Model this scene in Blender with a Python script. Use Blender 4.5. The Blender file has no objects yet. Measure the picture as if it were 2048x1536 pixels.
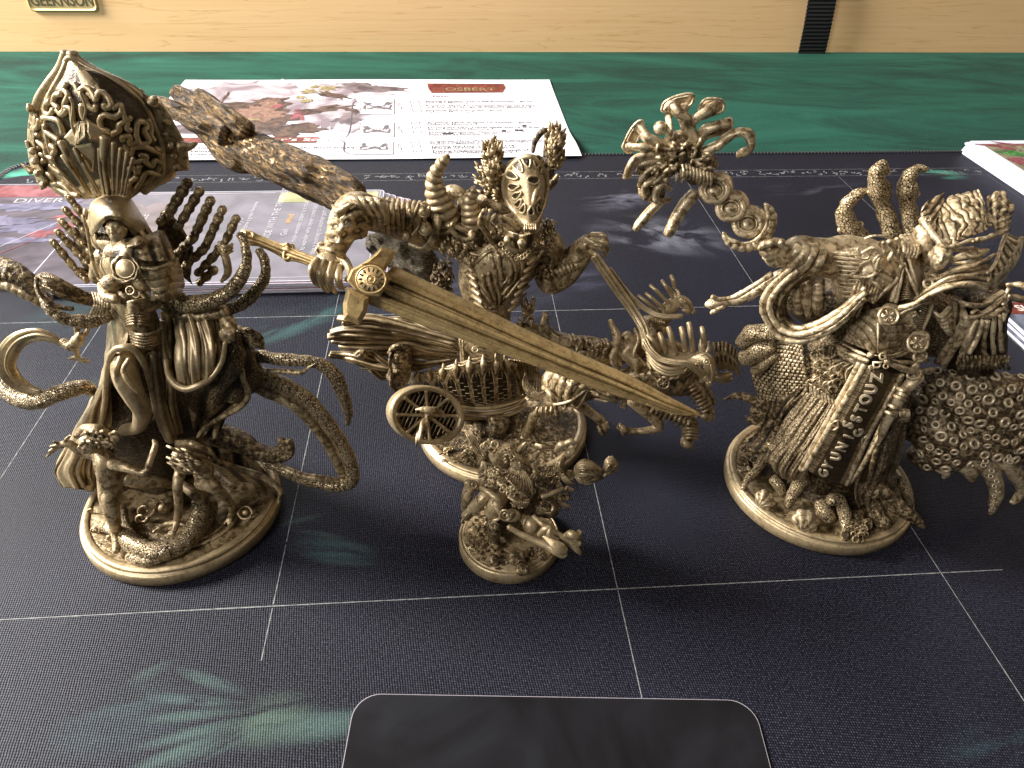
import bpy, bmesh, math, random
import numpy as np
from mathutils import Vector, Matrix
R = math.radians
SC = bpy.context.scene
SC.unit_settings.system = 'METRIC'
SC.unit_settings.scale_length = 0.01          # one unit is one centimetre
COL = SC.collection

# ---------------------------------------------------------------- camera
CAMH = 17.0; FPX = 1480.0
PITCH = R(37.95); ROLL = R(1.43)
fwd = np.array([0, math.cos(PITCH), -math.sin(PITCH)])
rt0 = np.array([1.0, 0, 0]); up0 = np.cross(rt0, fwd)
rgt = rt0*math.cos(ROLL) + up0*math.sin(ROLL)
upv = np.cross(rgt, fwd)
CP = np.array([0, 0, CAMH])
cam = bpy.data.objects.new('camera', bpy.data.cameras.new('camera'))
COL.objects.link(cam); SC.camera = cam
cam.data.sensor_width = 36; cam.data.lens = FPX/2048*36
cam.data.clip_start = 0.5; cam.data.clip_end = 2000
m = Matrix(((rgt[0], upv[0], -fwd[0], CP[0]), (rgt[1], upv[1], -fwd[1], CP[1]), (rgt[2], upv[2], -fwd[2], CP[2]), (0, 0, 0, 1)))
cam.matrix_world = m

# ---------------------------------------------------------------- world and lamps (a bright window at the left, a dim room)
w = bpy.data.worlds.new('World'); SC.world = w; w.use_nodes = True
bg = w.node_tree.nodes['Background']
bg.inputs[0].default_value = (0.95, 0.93, 1.0, 1); bg.inputs[1].default_value = 0.06
SC.view_settings.view_transform = 'Standard'; SC.view_settings.look = 'None'
SC.view_settings.exposure = 0.0; SC.view_settings.gamma = 1
def lamp(name, loc, target, sx, sy, power, color):
    l = bpy.data.lights.new(name, 'AREA'); l.shape = 'RECTANGLE'; l.size = sx; l.size_y = sy
    l.energy = power; l.color = color
    o = bpy.data.objects.new(name, l); COL.objects.link(o); o.location = loc
    d = Vector(target) - Vector(loc); o.rotation_euler = d.to_track_quat('-Z', 'Y').to_euler()
    return o
lamp('window_light', (-125, 38, 72), (0, 22, 4), 34, 46, 900000, (1.0, 0.97, 0.92))
lamp('window_light_back', (-60, 190, 92), (0, 25, 2), 110, 60, 95000, (0.93, 0.95, 1.0))
lamp('fill_light_front', (-75, -60, 80), (2, 20, 4), 40, 40, 115000, (1.0, 0.97, 0.94))  # added fill from the front left for the camera-facing sides
lamp('room_light', (110, 40, 80), (2, 20, 4), 90, 90, 36000, (1.0, 0.80, 0.56))

# ---------------------------------------------------------------- object helpers
def tag(o, label=None, cat=None, group=None, kind=None):
    if label: o['label'] = label
    if cat: o['category'] = cat
    if group: o['group'] = group
    if kind: o['kind'] = kind
    return o
def empty(name, loc):
    o = bpy.data.objects.new(name, None); COL.objects.link(o); o.location = tuple(map(float, loc)); o.empty_display_size = 1
    return o

# ---------------------------------------------------------------- photo-plane geometry
CR = (0.0, 0.0, 1.0)      # origin and scale of the part of the photograph being measured
Y0 = 20.0                 # depth of the upright plane through the current figure
def crop(x, y, s):
    global CR; CR = (x, y, s)
def plane(y):
    global Y0; Y0 = y
def full(px, py): return CR[0]+px/CR[2], CR[1]+py/CR[2]
def ray(X, Y): return fwd*FPX + rgt*(X-1024) - upv*(Y-768)
def GW(X, Y, z=0.0):
    """point of the level plane z seen at photo position X, Y"""
    r = ray(X, Y); t = (z-CAMH)/r[2]; return CP + r*t
def W(px, py, d=0.0):
    X, Y = full(px, py); r = ray(X, Y); t = (Y0+d)/r[1]; return CP + r*t
def S(px, py, d=0.0):
    """size in cm of one measured pixel at that point"""
    p = W(px, py, d); return float(np.dot(p-CP, fwd))/FPX/CR[2]
def gd(px, py, z):
    X, Y = full(px, py); return float(GW(X, Y, z)[1]) - Y0

# ---------------------------------------------------------------- numpy noise
def _h(i, j, k, s):
    n = (i*73856093) ^ (j*19349663) ^ (k*83492791) ^ (s*2654435)
    n = (n*1103515245 + 12345) & 0x7fffffff
    n = (n ^ (n >> 13))*1274126177 & 0x7fffffff
    return (n & 0xffff)/32767.5 - 1
def vnoise(P, sc=1.0, seed=0):
    P = np.asarray(P, float)*sc; F = np.floor(P).astype(np.int64); f = P-F; f = f*f*(3-2*f)
    o = 0
    for a in (0, 1):
        for b in (0, 1):
            for c in (0, 1):
                wgt = (f[..., 0] if a else 1-f[..., 0])*(f[..., 1] if b else 1-f[..., 1])*(f[..., 2] if c else 1-f[..., 2])
                o = o + wgt*_h(F[..., 0]+a, F[..., 1]+b, F[..., 2]+c, seed)
    return o

# ---------------------------------------------------------------- mesh accumulator
def cr_spline(P, k):
    P = np.asarray(P, float)
    if len(P) == 2: P = np.array([P[0], (P[0]+P[1])/2, P[1]])
    Q = np.vstack([2*P[0]-P[1], P, 2*P[-1]-P[-2]]); out = []
    for i in range(1, len(Q)-2):
        t = np.linspace(0, 1, k, endpoint=False)[:, None]
        a, b, c, d = Q[i-1], Q[i], Q[i+1], Q[i+2]
        out.append(0.5*((2*b)+(-a+c)*t+(2*a-5*b+4*c-d)*t*t+(-a+3*b-3*c+d)*t**3))
    out.append(P[-1:]); return np.vstack(out)
def nrm(v): return v/np.maximum(np.linalg.norm(v, axis=-1, keepdims=True), 1e-9)

class Acc:
    def __init__(s): s.V = []; s.F = []; s.n = 0; s.I = []; s.sm = []
    def add(s, V, F, ink=None, smooth=True):
        V = np.asarray(V, float).reshape(-1, 3)
        s.V.append(V); s.I.append(np.zeros(len(V)) if ink is None else np.asarray(ink, float).reshape(-1))
        for f in F:
            s.F.append(np.asarray(f, np.int64)+s.n); s.sm += [smooth]*len(f)
        s.n += len(V); return s
    def grid(s, G, cu=False, cv=False, ink=None, flip=False):
        n, m = G.shape[:2]; idx = np.arange(n*m).reshape(n, m)
        a = idx if not cu else np.vstack([idx, idx[:1]])
        if cv: a = np.hstack([a, a[:, :1]])
        q = np.stack([a[:-1, :-1], a[:-1, 1:], a[1:, 1:], a[1:, :-1]], -1).reshape(-1, 4)
        if flip: q = q[:, ::-1]
        s.add(G.reshape(-1, 3), [q], ink); return idx
    def build(s, name, mat, parent=None, remesh=None, smooth=True):
        V = np.vstack(s.V); me = bpy.data.meshes.new(name)
        loops = np.concatenate([f.reshape(-1) for f in s.F]).astype(np.int32)
        tot = np.concatenate([np.full(len(f), f.shape[1]) for f in s.F]).astype(np.int32)
        st = np.concatenate([[0], np.cumsum(tot)[:-1]]).astype(np.int32)
        me.vertices.add(len(V)); me.vertices.foreach_set('co', V.astype(np.float32).reshape(-1))
        me.loops.add(len(loops)); me.loops.foreach_set('vertex_index', loops)
        me.polygons.add(len(tot)); me.polygons.foreach_set('loop_start', st)
        me.polygons.foreach_set('use_smooth', np.array(s.sm, bool) & smooth)
        me.update(calc_edges=True); me.validate()
        ink = np.concatenate(s.I)
        if len(me.vertices) == len(ink) and not remesh:
            at = me.attributes.new('ink', 'FLOAT', 'POINT'); at.data.foreach_set('value', ink.astype(np.float32))
        o = bpy.data.objects.new(name, me); COL.objects.link(o)
        if mat: me.materials.append(mat)
        if parent is not None:
            o.parent = parent
            T = np.array(wloc(parent)); co = (V-T).astype(np.float32)
            me.vertices.foreach_set('co', co.reshape(-1)); me.update()
        if remesh:
            md = o.modifiers.new('fuse', 'REMESH'); md.mode = 'VOXEL'; md.voxel_size = remesh; md.use_smooth_shade = True
            ms = o.modifiers.new('soften', 'SMOOTH'); ms.iterations = 2; ms.factor = 0.5
        return o
def wloc(o):
    l = np.zeros(3)
    while o is not None:
        l = l + np.array(o.location); o = o.parent
    return l

# ---------------------------------------------------------------- shape builders (measured px, px, depth cm, radius px)
def rings(p, a): return lambda s, th: 1+a*np.sin(2*math.pi*s/p)
def notch(p, a): return lambda s, th: 1-a*np.exp(-((s/p) % 1-0.5)**2/0.02)
def ribs(n, a): return lambda s, th: 1+a*np.sin(n*th)
def twist(n, a, p): return lambda s, th: 1+a*np.sin(n*th+2*math.pi*s/p)
def tubeW(A, C, r, seg=12, k=6, fn=None, flat=1.0, face=False, cap=True, rough=None, closed=False, tip=False, seed=1):
    C = np.asarray(C, float); r = np.asarray(r, float).reshape(-1, 1)*np.ones((len(C), 1))
    if closed: D = np.hstack([np.vstack([C, C[:1]]), np.vstack([r, r[:1]])]); 
    else: D = np.hstack([C, r])
    D = cr_spline(D, k); C = D[:, :3]; r = np.maximum(D[:, 3], 0.004)
    if closed: C = C[:-1]; r = r[:-1]
    n = len(C)
    T = nrm(np.gradient(C, axis=0)) if not closed else nrm(np.roll(C, -1, 0)-np.roll(C, 1, 0))
    N = np.zeros_like(C)
    if face:
        v = nrm(CP-C); N = nrm(v-(v*T).sum(1, keepdims=True)*T)
    else:
        v = CP-C[0]; N[0] = nrm(v-np.dot(v, T[0])*T[0])
        for i in range(1, n):
            v = N[i-1]-np.dot(N[i-1], T[i])*T[i]; N[i] = v/max(np.linalg.norm(v), 1e-9)
    B = np.cross(T, N)
    th = np.linspace(0, 2*math.pi, seg, endpoint=False)
    s = np.concatenate([[0], np.cumsum(np.linalg.norm(np.diff(C, axis=0), axis=1))])
    m = np.ones((n, seg))
    if fn: m = m*fn(s[:, None], th[None, :])
    rr = r[:, None]*m
    G = C[:, None]+N[:, None]*(np.cos(th)*flat)[None, :, None]*rr[..., None]+B[:, None]*np.sin(th)[None, :, None]*rr[..., None]
    if rough:
        d = nrm(G-C[:, None]); G = G+d*(vnoise(G, rough[1], seed)*rough[0])[..., None]
    ink = np.clip((1-m)*3, 0, 1) if fn else None
    if cap and not closed:
        e0 = C[0]-T[0]*r[0]*(0.55 if not tip else .2)*min(1, flat*1.3); e1 = C[-1]+T[-1]*r[-1]*0.55
        g0 = C[0]+(G[0]-C[0])*0.7-T[0]*r[0]*0.35; g1 = C[-1]+(G[-1]-C[-1])*0.7+T[-1]*r[-1]*0.35
        G = np.concatenate([g0[None], G, g1[None]])
        if ink is not None: ink = np.vstack([ink[:1], ink, ink[-1:]])
        base = A.n; idx = A.grid(G, cv=True, ink=ink)
        nn = len(G)
        k0 = A.n; A.add([e0, e1], [])
        a = np.arange(seg); b = (a+1) % seg
        A.F.append(np.stack([np.full(seg, k0), base+b, base+a], 1)); A.sm += [True]*seg
        o2 = base+(nn-1)*seg
        A.F.append(np.stack([np.full(seg, k0+1), o2+a, o2+b], 1)); A.sm += [True]*seg
    else:
        A.grid(G, cv=True, cu=closed, ink=ink)
    return C
def tube(A, pts, **kw):
    C = [W(p[0], p[1], p[2]) for p in pts]; r = [p[3]*S(p[0], p[1], p[2]) for p in pts]
    return tubeW(A, C, r, **kw)
def horn(A, pts, **kw):
    return tube(A, pts, **kw)
def ballW(A, c, rx, ry, rz, rot=0.0, seg=20, rgh=None, fn=None, axes=None, seed=1):
    th = np.linspace(0, 2*math.pi, seg, endpoint=False); ph = np.linspace(-math.pi/2, math.pi/2, seg//2+1)
    ax = (rgt*math.cos(rot)-upv*math.sin(rot), upv*math.cos(rot)+rgt*math.sin(rot), -fwd) if axes is None else axes
    x = np.cos(ph)[:, None]*np.cos(th)[None]; z = np.cos(ph)[:, None]*np.sin(th)[None]; y = np.sin(ph)[:, None]*np.ones((1, seg))
    m = np.ones_like(x)
    if fn: m = fn(x, y, z)
    G = np.asarray(c)+(x*m*rx)[..., None]*ax[0]+(y*m*ry)[..., None]*ax[1]+(z*m*rz)[..., None]*ax[2]
    if rgh: G = G+nrm(G-np.asarray(c))*(vnoise(G, rgh[1], seed)*rgh[0])[..., None]
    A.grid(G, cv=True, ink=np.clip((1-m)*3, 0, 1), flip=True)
def ball(A, px, py, d, rx, ry=None, rz=None, **kw):
    s = S(px, py, d); ry = rx if ry is None else ry; rz = min(rx, ry) if rz is None else rz
    ballW(A, W(px, py, d), rx*s, ry*s, rz*s, **kw)
def ring(A, px, py, d, R_, r_, sq=1.0, rot=0.0, tilt=(0, 0), seg=10, k=24, fn=None):
    """torus facing the lens; sq squashes it in height, tilt leans it (cm of depth per cm right / up)"""
    s = S(px, py, d); c = W(px, py, d); t = np.linspace(0, 2*math.pi, k, endpoint=False)
    X = np.cos(t)*R_*s; Yv = np.sin(t)*R_*sq*s
    a = rgt*math.cos(rot)-upv*math.sin(rot); b = upv*math.cos(rot)+rgt*math.sin(rot)
    C = c+X[:, None]*(a+fwd*tilt[0])+Yv[:, None]*(b+fwd*tilt[1])
    tubeW(A, C, r_*s, seg=seg, k=2, closed=True, fn=fn)
def plate(A, pts, th, bev=0.25, nor=None, top=1.0, cen=None):
    """solid faceted plate: outline (px,py,d), thickness th px, bevelled front"""
    P = np.array([W(*p) for p in pts]); s = S(*pts[0]); c = P.mean(0) if cen is None else W(*cen)
    n = nrm(CP-c) if nor is None else nor
    th = th*s
    mid = P+n*th*0.5*0.35; front = c+(P-c)*(1-bev)+n*th*top*0.5; back = P-n*th*0.5
    k = len(P); G = np.stack([back, mid, front]); i = A.n
    a = np.arange(k); b = (a+1) % k; F = []
    for j in (0, 1): F.append(np.stack([j*k+a, j*k+b, (j+1)*k+b, (j+1)*k+a], 1))
    V = np.vstack([back, mid, front, [c+n*th*top*0.5*(1.0)], [c-n*th*0.5]])
    F.append(np.stack([2*k+a, 2*k+b, np.full(k, 3*k)], 1)); F.append(np.stack([b, a, np.full(k, 3*k+1)], 1))
    # orientation: make it outward
    x = np.cross(P[1]-P[0], P[2]-P[1]); 
    area = sum(np.cross(P[j]-c, P[(j+1) % k]-c) for j in range(k))
    if np.dot(area, n) < 0: F = [f[:, ::-1] for f in F]
    A.add(V, F, smooth=False)
def sheet(A, rows, nu=40, nv=40, th=4, fn=None, rough=None, seed=1, inkf=None, raw=False, solid=True):
    """cloth or armour surface through rows of (px,py,d); thickness th px; fn(u,v)->px of relief (u down the rows, v along a row)"""
    if raw: P = np.array(rows, float)
    else: P = np.array([[W(*p) for p in r] for r in rows])
    s = S(*rows[len(rows)//2][len(rows[0])//2]) if not raw else 1.0
    def interp(P, n):
        k = 12; Q = cr_spline(P.reshape(len(P), -1), k).reshape(-1, *P.shape[1:])
        t = np.linspace(0, len(Q)-1, n); i = np.clip(np.floor(t).astype(int), 0, len(Q)-2); f = (t-i).reshape(-1, *([1]*(P.ndim-1)))
        return Q[i]*(1-f)+Q[i+1]*f
    G = interp(P, nu); G = np.swapaxes(interp(np.swapaxes(G, 0, 1), nv), 0, 1)
    du = np.gradient(G, axis=0); dv = np.gradient(G, axis=1); N = nrm(np.cross(du, dv))
    if (N*(CP-G)).sum(-1).mean() < 0: N = -N
    u = np.linspace(0, 1, nu)[:, None]*np.ones((1, nv)); v = np.linspace(0, 1, nv)[None]*np.ones((nu, 1))
    h = np.zeros((nu, nv)); ink = np.zeros((nu, nv))
    if fn: h = fn(u, v)*s
    if inkf: ink = inkf(u, v)
    elif fn: ink = np.clip(-h/(abs(h).max()+1e-6)*1.3-0.1, 0, 1)
    if rough: h = h+vnoise(G, rough[1], seed)*rough[0]
    Fr = G+N*h[..., None]
    if solid:
        Bk = G-N*th*s
        flip = np.dot(np.cross(du[nu//2, nv//2], dv[nu//2, nv//2]), N[nu//2, nv//2]) < 0
        idx = np.arange(nu*nv).reshape(nu, nv); off = nu*nv
        q = np.stack([idx[:-1, :-1], idx[1:, :-1], idx[1:, 1:], idx[:-1, 1:]], -1).reshape(-1, 4)
        per = np.concatenate([idx[0, :], idx[1:, -1], idx[-1, ::-1][1:], idx[::-1, 0][1:-1]])
        pb = np.roll(per, -1); side = np.stack([per, pb, pb+off, per+off], 1)
        F = [q, q[:, ::-1]+off, side]
        if flip: F = [f[:, ::-1] for f in F]
        A.add(np.vstack([Fr.reshape(-1, 3), Bk.reshape(-1, 3)]), F, np.concatenate([ink.reshape(-1), ink.reshape(-1)*0]))
    else: A.grid(Fr, ink=ink)
    def at(uu, vv, hh=0.0):
        """world point on the surface; hh cm above it"""
        uu = np.clip(np.asarray(uu, float), 0, 1)*(nu-1); vv = np.clip(np.asarray(vv, float), 0, 1)*(nv-1)
        i = np.clip(np.floor(uu).astype(int), 0, nu-2); j = np.clip(np.floor(vv).astype(int), 0, nv-2); a = (uu-i)[..., None]; b = (vv-j)[..., None]
        def L(M): return M[i, j]*(1-a)*(1-b)+M[i+1, j]*a*(1-b)+M[i, j+1]*(1-a)*b+M[i+1, j+1]*a*b
        return L(Fr)+nrm(L(N))*np.asarray(hh, float)[..., None]
    return at
def on(A, at, uv, r, h=0.0, **kw):
    """raised cord along (u,v) points of a surface, radius r cm"""
    uv = np.array(uv, float); tubeW(A, at(uv[:, 0], uv[:, 1], h), r, **kw)
def lathe(A, c, prof, seg=96, fn=None):
    t = np.linspace(0, 2*math.pi, seg, endpoint=False)
    G = np.array([[[c[0]+r*math.cos(a), c[1]+r*math.sin(a), c[2]+z] for a in t] for r, z in prof])
    A.grid(G, cv=True, flip=True)
    return G
def squiggle(rnd, u, v, du, dv, n=5):
    a = rnd.uniform(0, 6.28); k = rnd.choice([-1, 1])*rnd.uniform(.9, 1.6); pts = []
    for i in range(n):
        pts.append((u, v)); u += du*math.cos(a); v += dv*math.sin(a); a += k
        if rnd.random() < .45: k = -k
    return pts
def head(A, px, py, d, r, rot=0.0, look=(0, 0)):
    """small sculpted face: skull, jaw, brow, eyes, nose, lips, ears"""
    s = S(px, py, d); c = W(px, py, d)
    a = rgt*math.cos(rot)-upv*math.sin(rot); b = upv*math.cos(rot)+rgt*math.sin(rot); f = nrm(-fwd+a*look[0]+b*look[1])
    a = nrm(a-np.dot(a, f)*f); b = np.cross(f, a)
    ax = (a, b, f)
    def e(x, y, z, rx, ry, rz, **k): ballW(A, c+(a*x+b*y+f*z)*r*s, rx*r*s, ry*r*s, rz*r*s, axes=ax, seg=16, **k)
    e(0, .15, -.15, .82, .95, .95); e(0, -.45, .1, .6, .6, .62); e(0, -.85, .3, .28, .22, .28)
    e(-.3, .28, .6, .34, .12, .16); e(.3, .28, .6, .34, .12, .16)
    e(-.3, .05, .62, .17, .11, .15); e(.3, .05, .62, .17, .11, .15)
    e(0, -.08, .82, .12, .34, .2); e(0, -.28, .88, .19, .1, .16)
    e(0, -.5, .68, .26, .07, .12); e(0, -.62, .66, .22, .07, .12)
    e(-.45, -.2, .45, .2, .2, .2); e(.45, -.2, .45, .2, .2, .2)
    e(-.82, 0, -.05, .1, .25, .16); e(.82, 0, -.05, .1, .25, .16)
    return ax, c, s

# ---------------------------------------------------------------- materials
def new_mat(name):
    m = bpy.data.materials.new(name); m.use_nodes = True; nt = m.node_tree
    return m, nt, nt.nodes['Principled BSDF']
def N_(nt, t, **kw):
    n = nt.nodes.new(t)
    for k, v in kw.items():
        if k.startswith('i_'): n.inputs[k[2:].replace('_', ' ')].default_value = v
        elif k.startswith('n'): n.inputs[int(k[1:])].default_value = v
        else: setattr(n, k, v)
    return n
def ramp(nt, stops):
    n = nt.nodes.new('ShaderNodeValToRGB'); e = n.color_ramp.elements
    while len(e) < len(stops): e.new(0.5)
    for x, (p, c) in zip(e, stops): x.position = p; x.color = (*c, 1) if len(c) == 3 else c
    return n
def plain(name, col, rough=.5, spec=.5, metal=0, noise=None, bump=0, bscale=20):
    m, nt, b = new_mat(name); L = nt.links.new
    b.inputs['Base Color'].default_value = (*col, 1); b.inputs['Roughness'].default_value = rough
    b.inputs['Specular IOR Level'].default_value = spec; b.inputs['Metallic'].default_value = metal
    tc = N_(nt, 'ShaderNodeTexCoord')
    if noise:
        n = N_(nt, 'ShaderNodeTexNoise', i_Scale=noise[0], i_Detail=5.0); L(tc.outputs['Object'], n.inputs['Vector'])
        r = ramp(nt, [(.3, col), (.7, noise[1])]); L(n.outputs[0], r.inputs[0]); L(r.outputs[0], b.inputs['Base Color'])
    if bump:
        n = N_(nt, 'ShaderNodeTexNoise', i_Scale=bscale, i_Detail=6.0); L(tc.outputs['Object'], n.inputs['Vector'])
        q = N_(nt, 'ShaderNodeBump', i_Strength=1.0, i_Distance=bump); L(n.outputs[0], q.inputs['Height']); L(q.outputs[0], b.inputs['Normal'])
    return m
def resin(name, relief='smooth', scale=1.0, stretch=(1, 1, 1), amt=0.03, tint=(1, 1, 1), turn=(0, 0, 0)):
    """tan miniature plastic with a brown ink wash that lies in the cast relief"""
    m, nt, b = new_mat(name); L = nt.links.new
    tc = N_(nt, 'ShaderNodeTexCoord')
    mr_ = N_(nt, 'ShaderNodeMapping'); mr_.inputs['Rotation'].default_value = turn; L(tc.outputs['Object'], mr_.inputs[0])
    mp = N_(nt, 'ShaderNodeMapping'); mp.inputs['Scale'].default_value = stretch; L(mr_.outputs[0], mp.inputs[0])
    big = N_(nt, 'ShaderNodeTexNoise', i_Scale=1.6, i_Detail=3.0); L(tc.outputs['Object'], big.inputs['Vector'])
    fine = N_(nt, 'ShaderNodeTexNoise', i_Scale=16.0, i_Detail=6.0, i_Roughness=.65); L(tc.outputs['Object'], fine.inputs['Vector'])
    if relief in ('scales', 'pits', 'brick'):
        if relief == 'brick':
            v = N_(nt, 'ShaderNodeTexVoronoi', i_Scale=4.5*scale); v.feature = 'DISTANCE_TO_EDGE'
        else:
            v = N_(nt, 'ShaderNodeTexVoronoi', i_Scale=5.0*scale); v.feature = 'DISTANCE_TO_EDGE'
        L(mp.outputs[0], v.inputs['Vector']); mr = N_(nt, 'ShaderNodeMapRange', n1=0.0, n2=0.13 if relief != 'pits' else .35); L(v.outputs['Distance'], mr.inputs[0]); h = mr.outputs[0]
    elif relief in ('grain', 'hair'):
        v = N_(nt, 'ShaderNodeTexNoise', i_Scale=7.0*scale, i_Detail=7.0, i_Roughness=.7, i_Distortion=.6); L(mp.outputs[0], v.inputs['Vector'])
        mr = N_(nt, 'ShaderNodeMapRange', n1=.36, n2=.58); L(v.outputs[0], mr.inputs[0]); h = mr.outputs[0]
    else:
        v = N_(nt, 'ShaderNodeTexNoise', i_Scale=(4.0 if relief == 'rough' else 5.5)*scale, i_Detail=6.0, i_Roughness=.6); v.inputs['Distortion'].default_value = 0 if relief == 'rough' else .8; L(mp.outputs[0], v.inputs['Vector'])
        mr = N_(nt, 'ShaderNodeMapRange', n1=.30 if relief == 'rough' else -.6 if relief == 'plain' else .12, n2=.62 if relief == 'rough' else .55); L(v.outputs[0], mr.inputs[0]); h = mr.outputs[0]
    at = N_(nt, 'ShaderNodeAttribute', attribute_name='ink')
    inv = N_(nt, 'ShaderNodeMath', operation='SUBTRACT', n0=1.0); L(at.outputs['Fac'], inv.inputs[1])
    mu = N_(nt, 'ShaderNodeMath', operation='MULTIPLY'); L(h, mu.inputs[0]); L(inv.outputs[0], mu.inputs[1])
    # mottled pooling of the wash
    ad = N_(nt, 'ShaderNodeMath', operation='MULTIPLY_ADD', n1=.42); L(fine.outputs[0], ad.inputs[0])
    sb = N_(nt, 'ShaderNodeMath', operation='ADD', n1=-.21); L(mu.outputs[0], sb.inputs[0]); L(sb.outputs[0], ad.inputs[2])
    bm = N_(nt, 'ShaderNodeMath', operation='MULTIPLY_ADD', n1=.3); L(big.outputs[0], bm.inputs[0])
    s2 = N_(nt, 'ShaderNodeMath', operation='ADD', n1=-.15); L(ad.outputs[0], s2.inputs[0]); L(s2.outputs[0], bm.inputs[2])
    t = tint
    r = ramp(nt, [(0.0, (.018*t[0], .011*t[1], .004*t[2])), (.38, (.060*t[0], .037*t[1], .014*t[2])), (.68, (.175*t[0], .117*t[1], .052*t[2])), (1.0, (.46*t[0], .35*t[1], .20*t[2]))])
    L(bm.outputs[0], r.inputs[0]); L(r.outputs[0], b.inputs['Base Color'])
    b.inputs['Metallic'].default_value = .42; b.inputs['Roughness'].default_value = .36; b.inputs['Specular IOR Level'].default_value = .6
    q = N_(nt, 'ShaderNodeBump', i_Strength=1.0, i_Distance=amt); L(mr.outputs[0], q.inputs['Height'])
    q2 = N_(nt, 'ShaderNodeBump', i_Strength=.6, i_Distance=.012); L(fine.outputs[0], q2.inputs['Height']); L(q.outputs[0], q2.inputs['Normal']); L(q2.outputs[0], b.inputs['Normal'])
    return m
M_smooth = resin('resin_smooth', amt=.018)
M_rough = resin('resin_rough', 'rough', 2.0, amt=.03)
M_scale = resin('resin_scales', 'scales', 2.9, amt=.014)
M_pits = resin('resin_pits', 'pits', .8, amt=.04)
M_bark = resin('resin_bark', 'grain', 1.3, (.22, 1.0, 1.3), amt=.05, tint=(.82, .68, .48), turn=(0, R(-32), 0))
M_cloth = resin('resin_cloth', 'rough', 5.0, amt=.01, tint=(.8, .8, .8))
M_deep = resin('resin_wash_and_shade', 'rough', 3.0, amt=.02, tint=(.38, .36, .34))  # darker copy for deep parts: ink wash with shade put into the tint
M_light = resin('resin_sword', 'plain', amt=.006, tint=(1.35, 1.25, .98))
M_plain = resin('resin_plain', 'plain', amt=.004)
def projector(AT, n=70):
    """finds where on a sculpted surface a measured point of the photograph lies"""
    U, V_ = np.meshgrid(np.linspace(0, 1, n), np.linspace(0, 1, n), indexing='ij'); P = AT(U, V_, 0*U)-CP
    z = P@fwd; X = 1024+FPX*(P@rgt)/z; Y = 768-FPX*(P@upv)/z
    def f(px, py):
        a, b = full(px, py); i = np.argmin((X-a)**2+(Y-b)**2); return U.flat[i], V_.flat[i]
    return f
def on_px(A, AT, f, pts, r, h=0.0, **kw): on(A, AT, [f(*p) for p in pts], r, h, **kw)
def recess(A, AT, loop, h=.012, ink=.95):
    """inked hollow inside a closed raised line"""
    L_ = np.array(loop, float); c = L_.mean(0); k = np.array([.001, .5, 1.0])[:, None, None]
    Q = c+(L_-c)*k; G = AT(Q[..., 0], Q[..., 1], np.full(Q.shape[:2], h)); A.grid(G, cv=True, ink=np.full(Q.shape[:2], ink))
# ================================================================ setting
YAW = R(5.1)
ex = np.array([math.cos(YAW), math.sin(YAW), 0]); ey = np.array([-math.sin(YAW), math.cos(YAW), 0])
MO = np.array([3.06, 12.70, 0.0])           # crossing of two printed lines on the mat
def local(X, Y, z=0):
    g = GW(X, Y, z)-MO; return float(np.dot(g, ex)), float(np.dot(g, ey))
def rrect(x0, y0, x1, y1, r, n=8):
    P = []
    for cx, cy, a0 in ((x1-r, y1-r, 0), (x0+r, y1-r, 90), (x0+r, y0+r, 180), (x1-r, y0+r, 270)):
        for i in range(n+1): a = R(a0+90*i/n); P.append((cx+r*math.cos(a), cy+r*math.sin(a)))
    return P
def slab(name, P, z0, z1, mat, parent=None, bev=0.0, top_mat=None):
    """rounded board: outline P, from z0 to z1, with a small rounded arris"""
    P = np.array(P, float); c = P.mean(0); k = len(P)
    dirs = nrm(P-c); A = Acc(); ly = []
    lv = [(z0, 0), (z1-bev, 0), (z1, bev)] if bev else [(z0, 0), (z1, 0)]
    for z, i in lv: ly.append(np.hstack([P-dirs*i, np.full((k, 1), z)]))
    V = np.vstack(ly+[[[*c, z1]], [[*c, z0]]]); a = np.arange(k); b = (a+1) % k; F = []
    for j in range(len(lv)-1): F.append(np.stack([j*k+a, j*k+b, (j+1)*k+b, (j+1)*k+a], 1))
    t = len(lv)-1
    F.append(np.stack([t*k+a, t*k+b, np.full(k, len(lv)*k)], 1)); F.append(np.stack([b, a, np.full(k, len(lv)*k+1)], 1))
    A.add(V, F, smooth=False); o = A.build(name, mat, None); 
    if parent is not None: o.parent = parent
    return o

# ---- green velvet cloth on the table
m, nt, b = new_mat('green_velvet'); L = nt.links.new
tc = N_(nt, 'ShaderNodeTexCoord')
mp = N_(nt, 'ShaderNodeMapping'); mp.inputs['Scale'].default_value = (.07, .2, 1); L(tc.outputs['Object'], mp.inputs[0])
n1 = N_(nt, 'ShaderNodeTexNoise', i_Scale=1.0, i_Detail=6.0, i_Roughness=.65, i_Distortion=1.2); L(mp.outputs[0], n1.inputs['Vector'])
n2 = N_(nt, 'ShaderNodeTexNoise', i_Scale=9.0, i_Detail=3.0); L(tc.outputs['Object'], n2.inputs['Vector'])
ad = N_(nt, 'ShaderNodeMath', operation='MULTIPLY_ADD', n1=.25); L(n2.outputs[0], ad.inputs[0]); L(n1.outputs[0], ad.inputs[2])
r = ramp(nt, [(.40, (.0015, .012, .008)), (.56, (.003, .030, .020)), (.70, (.006, .055, .036)), (.9, (.012, .085, .058))]); L(ad.outputs[0], r.inputs[0]); L(r.outputs[0], b.inputs['Base Color'])
b.inputs['Roughness'].default_value = .85; b.inputs['Specular IOR Level'].default_value = .2
b.inputs['Sheen Weight'].default_value = .05; b.inputs['Sheen Roughness'].default_value = .4; b.inputs['Sheen Tint'].default_value = (.3, .9, .7, 1)
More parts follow.
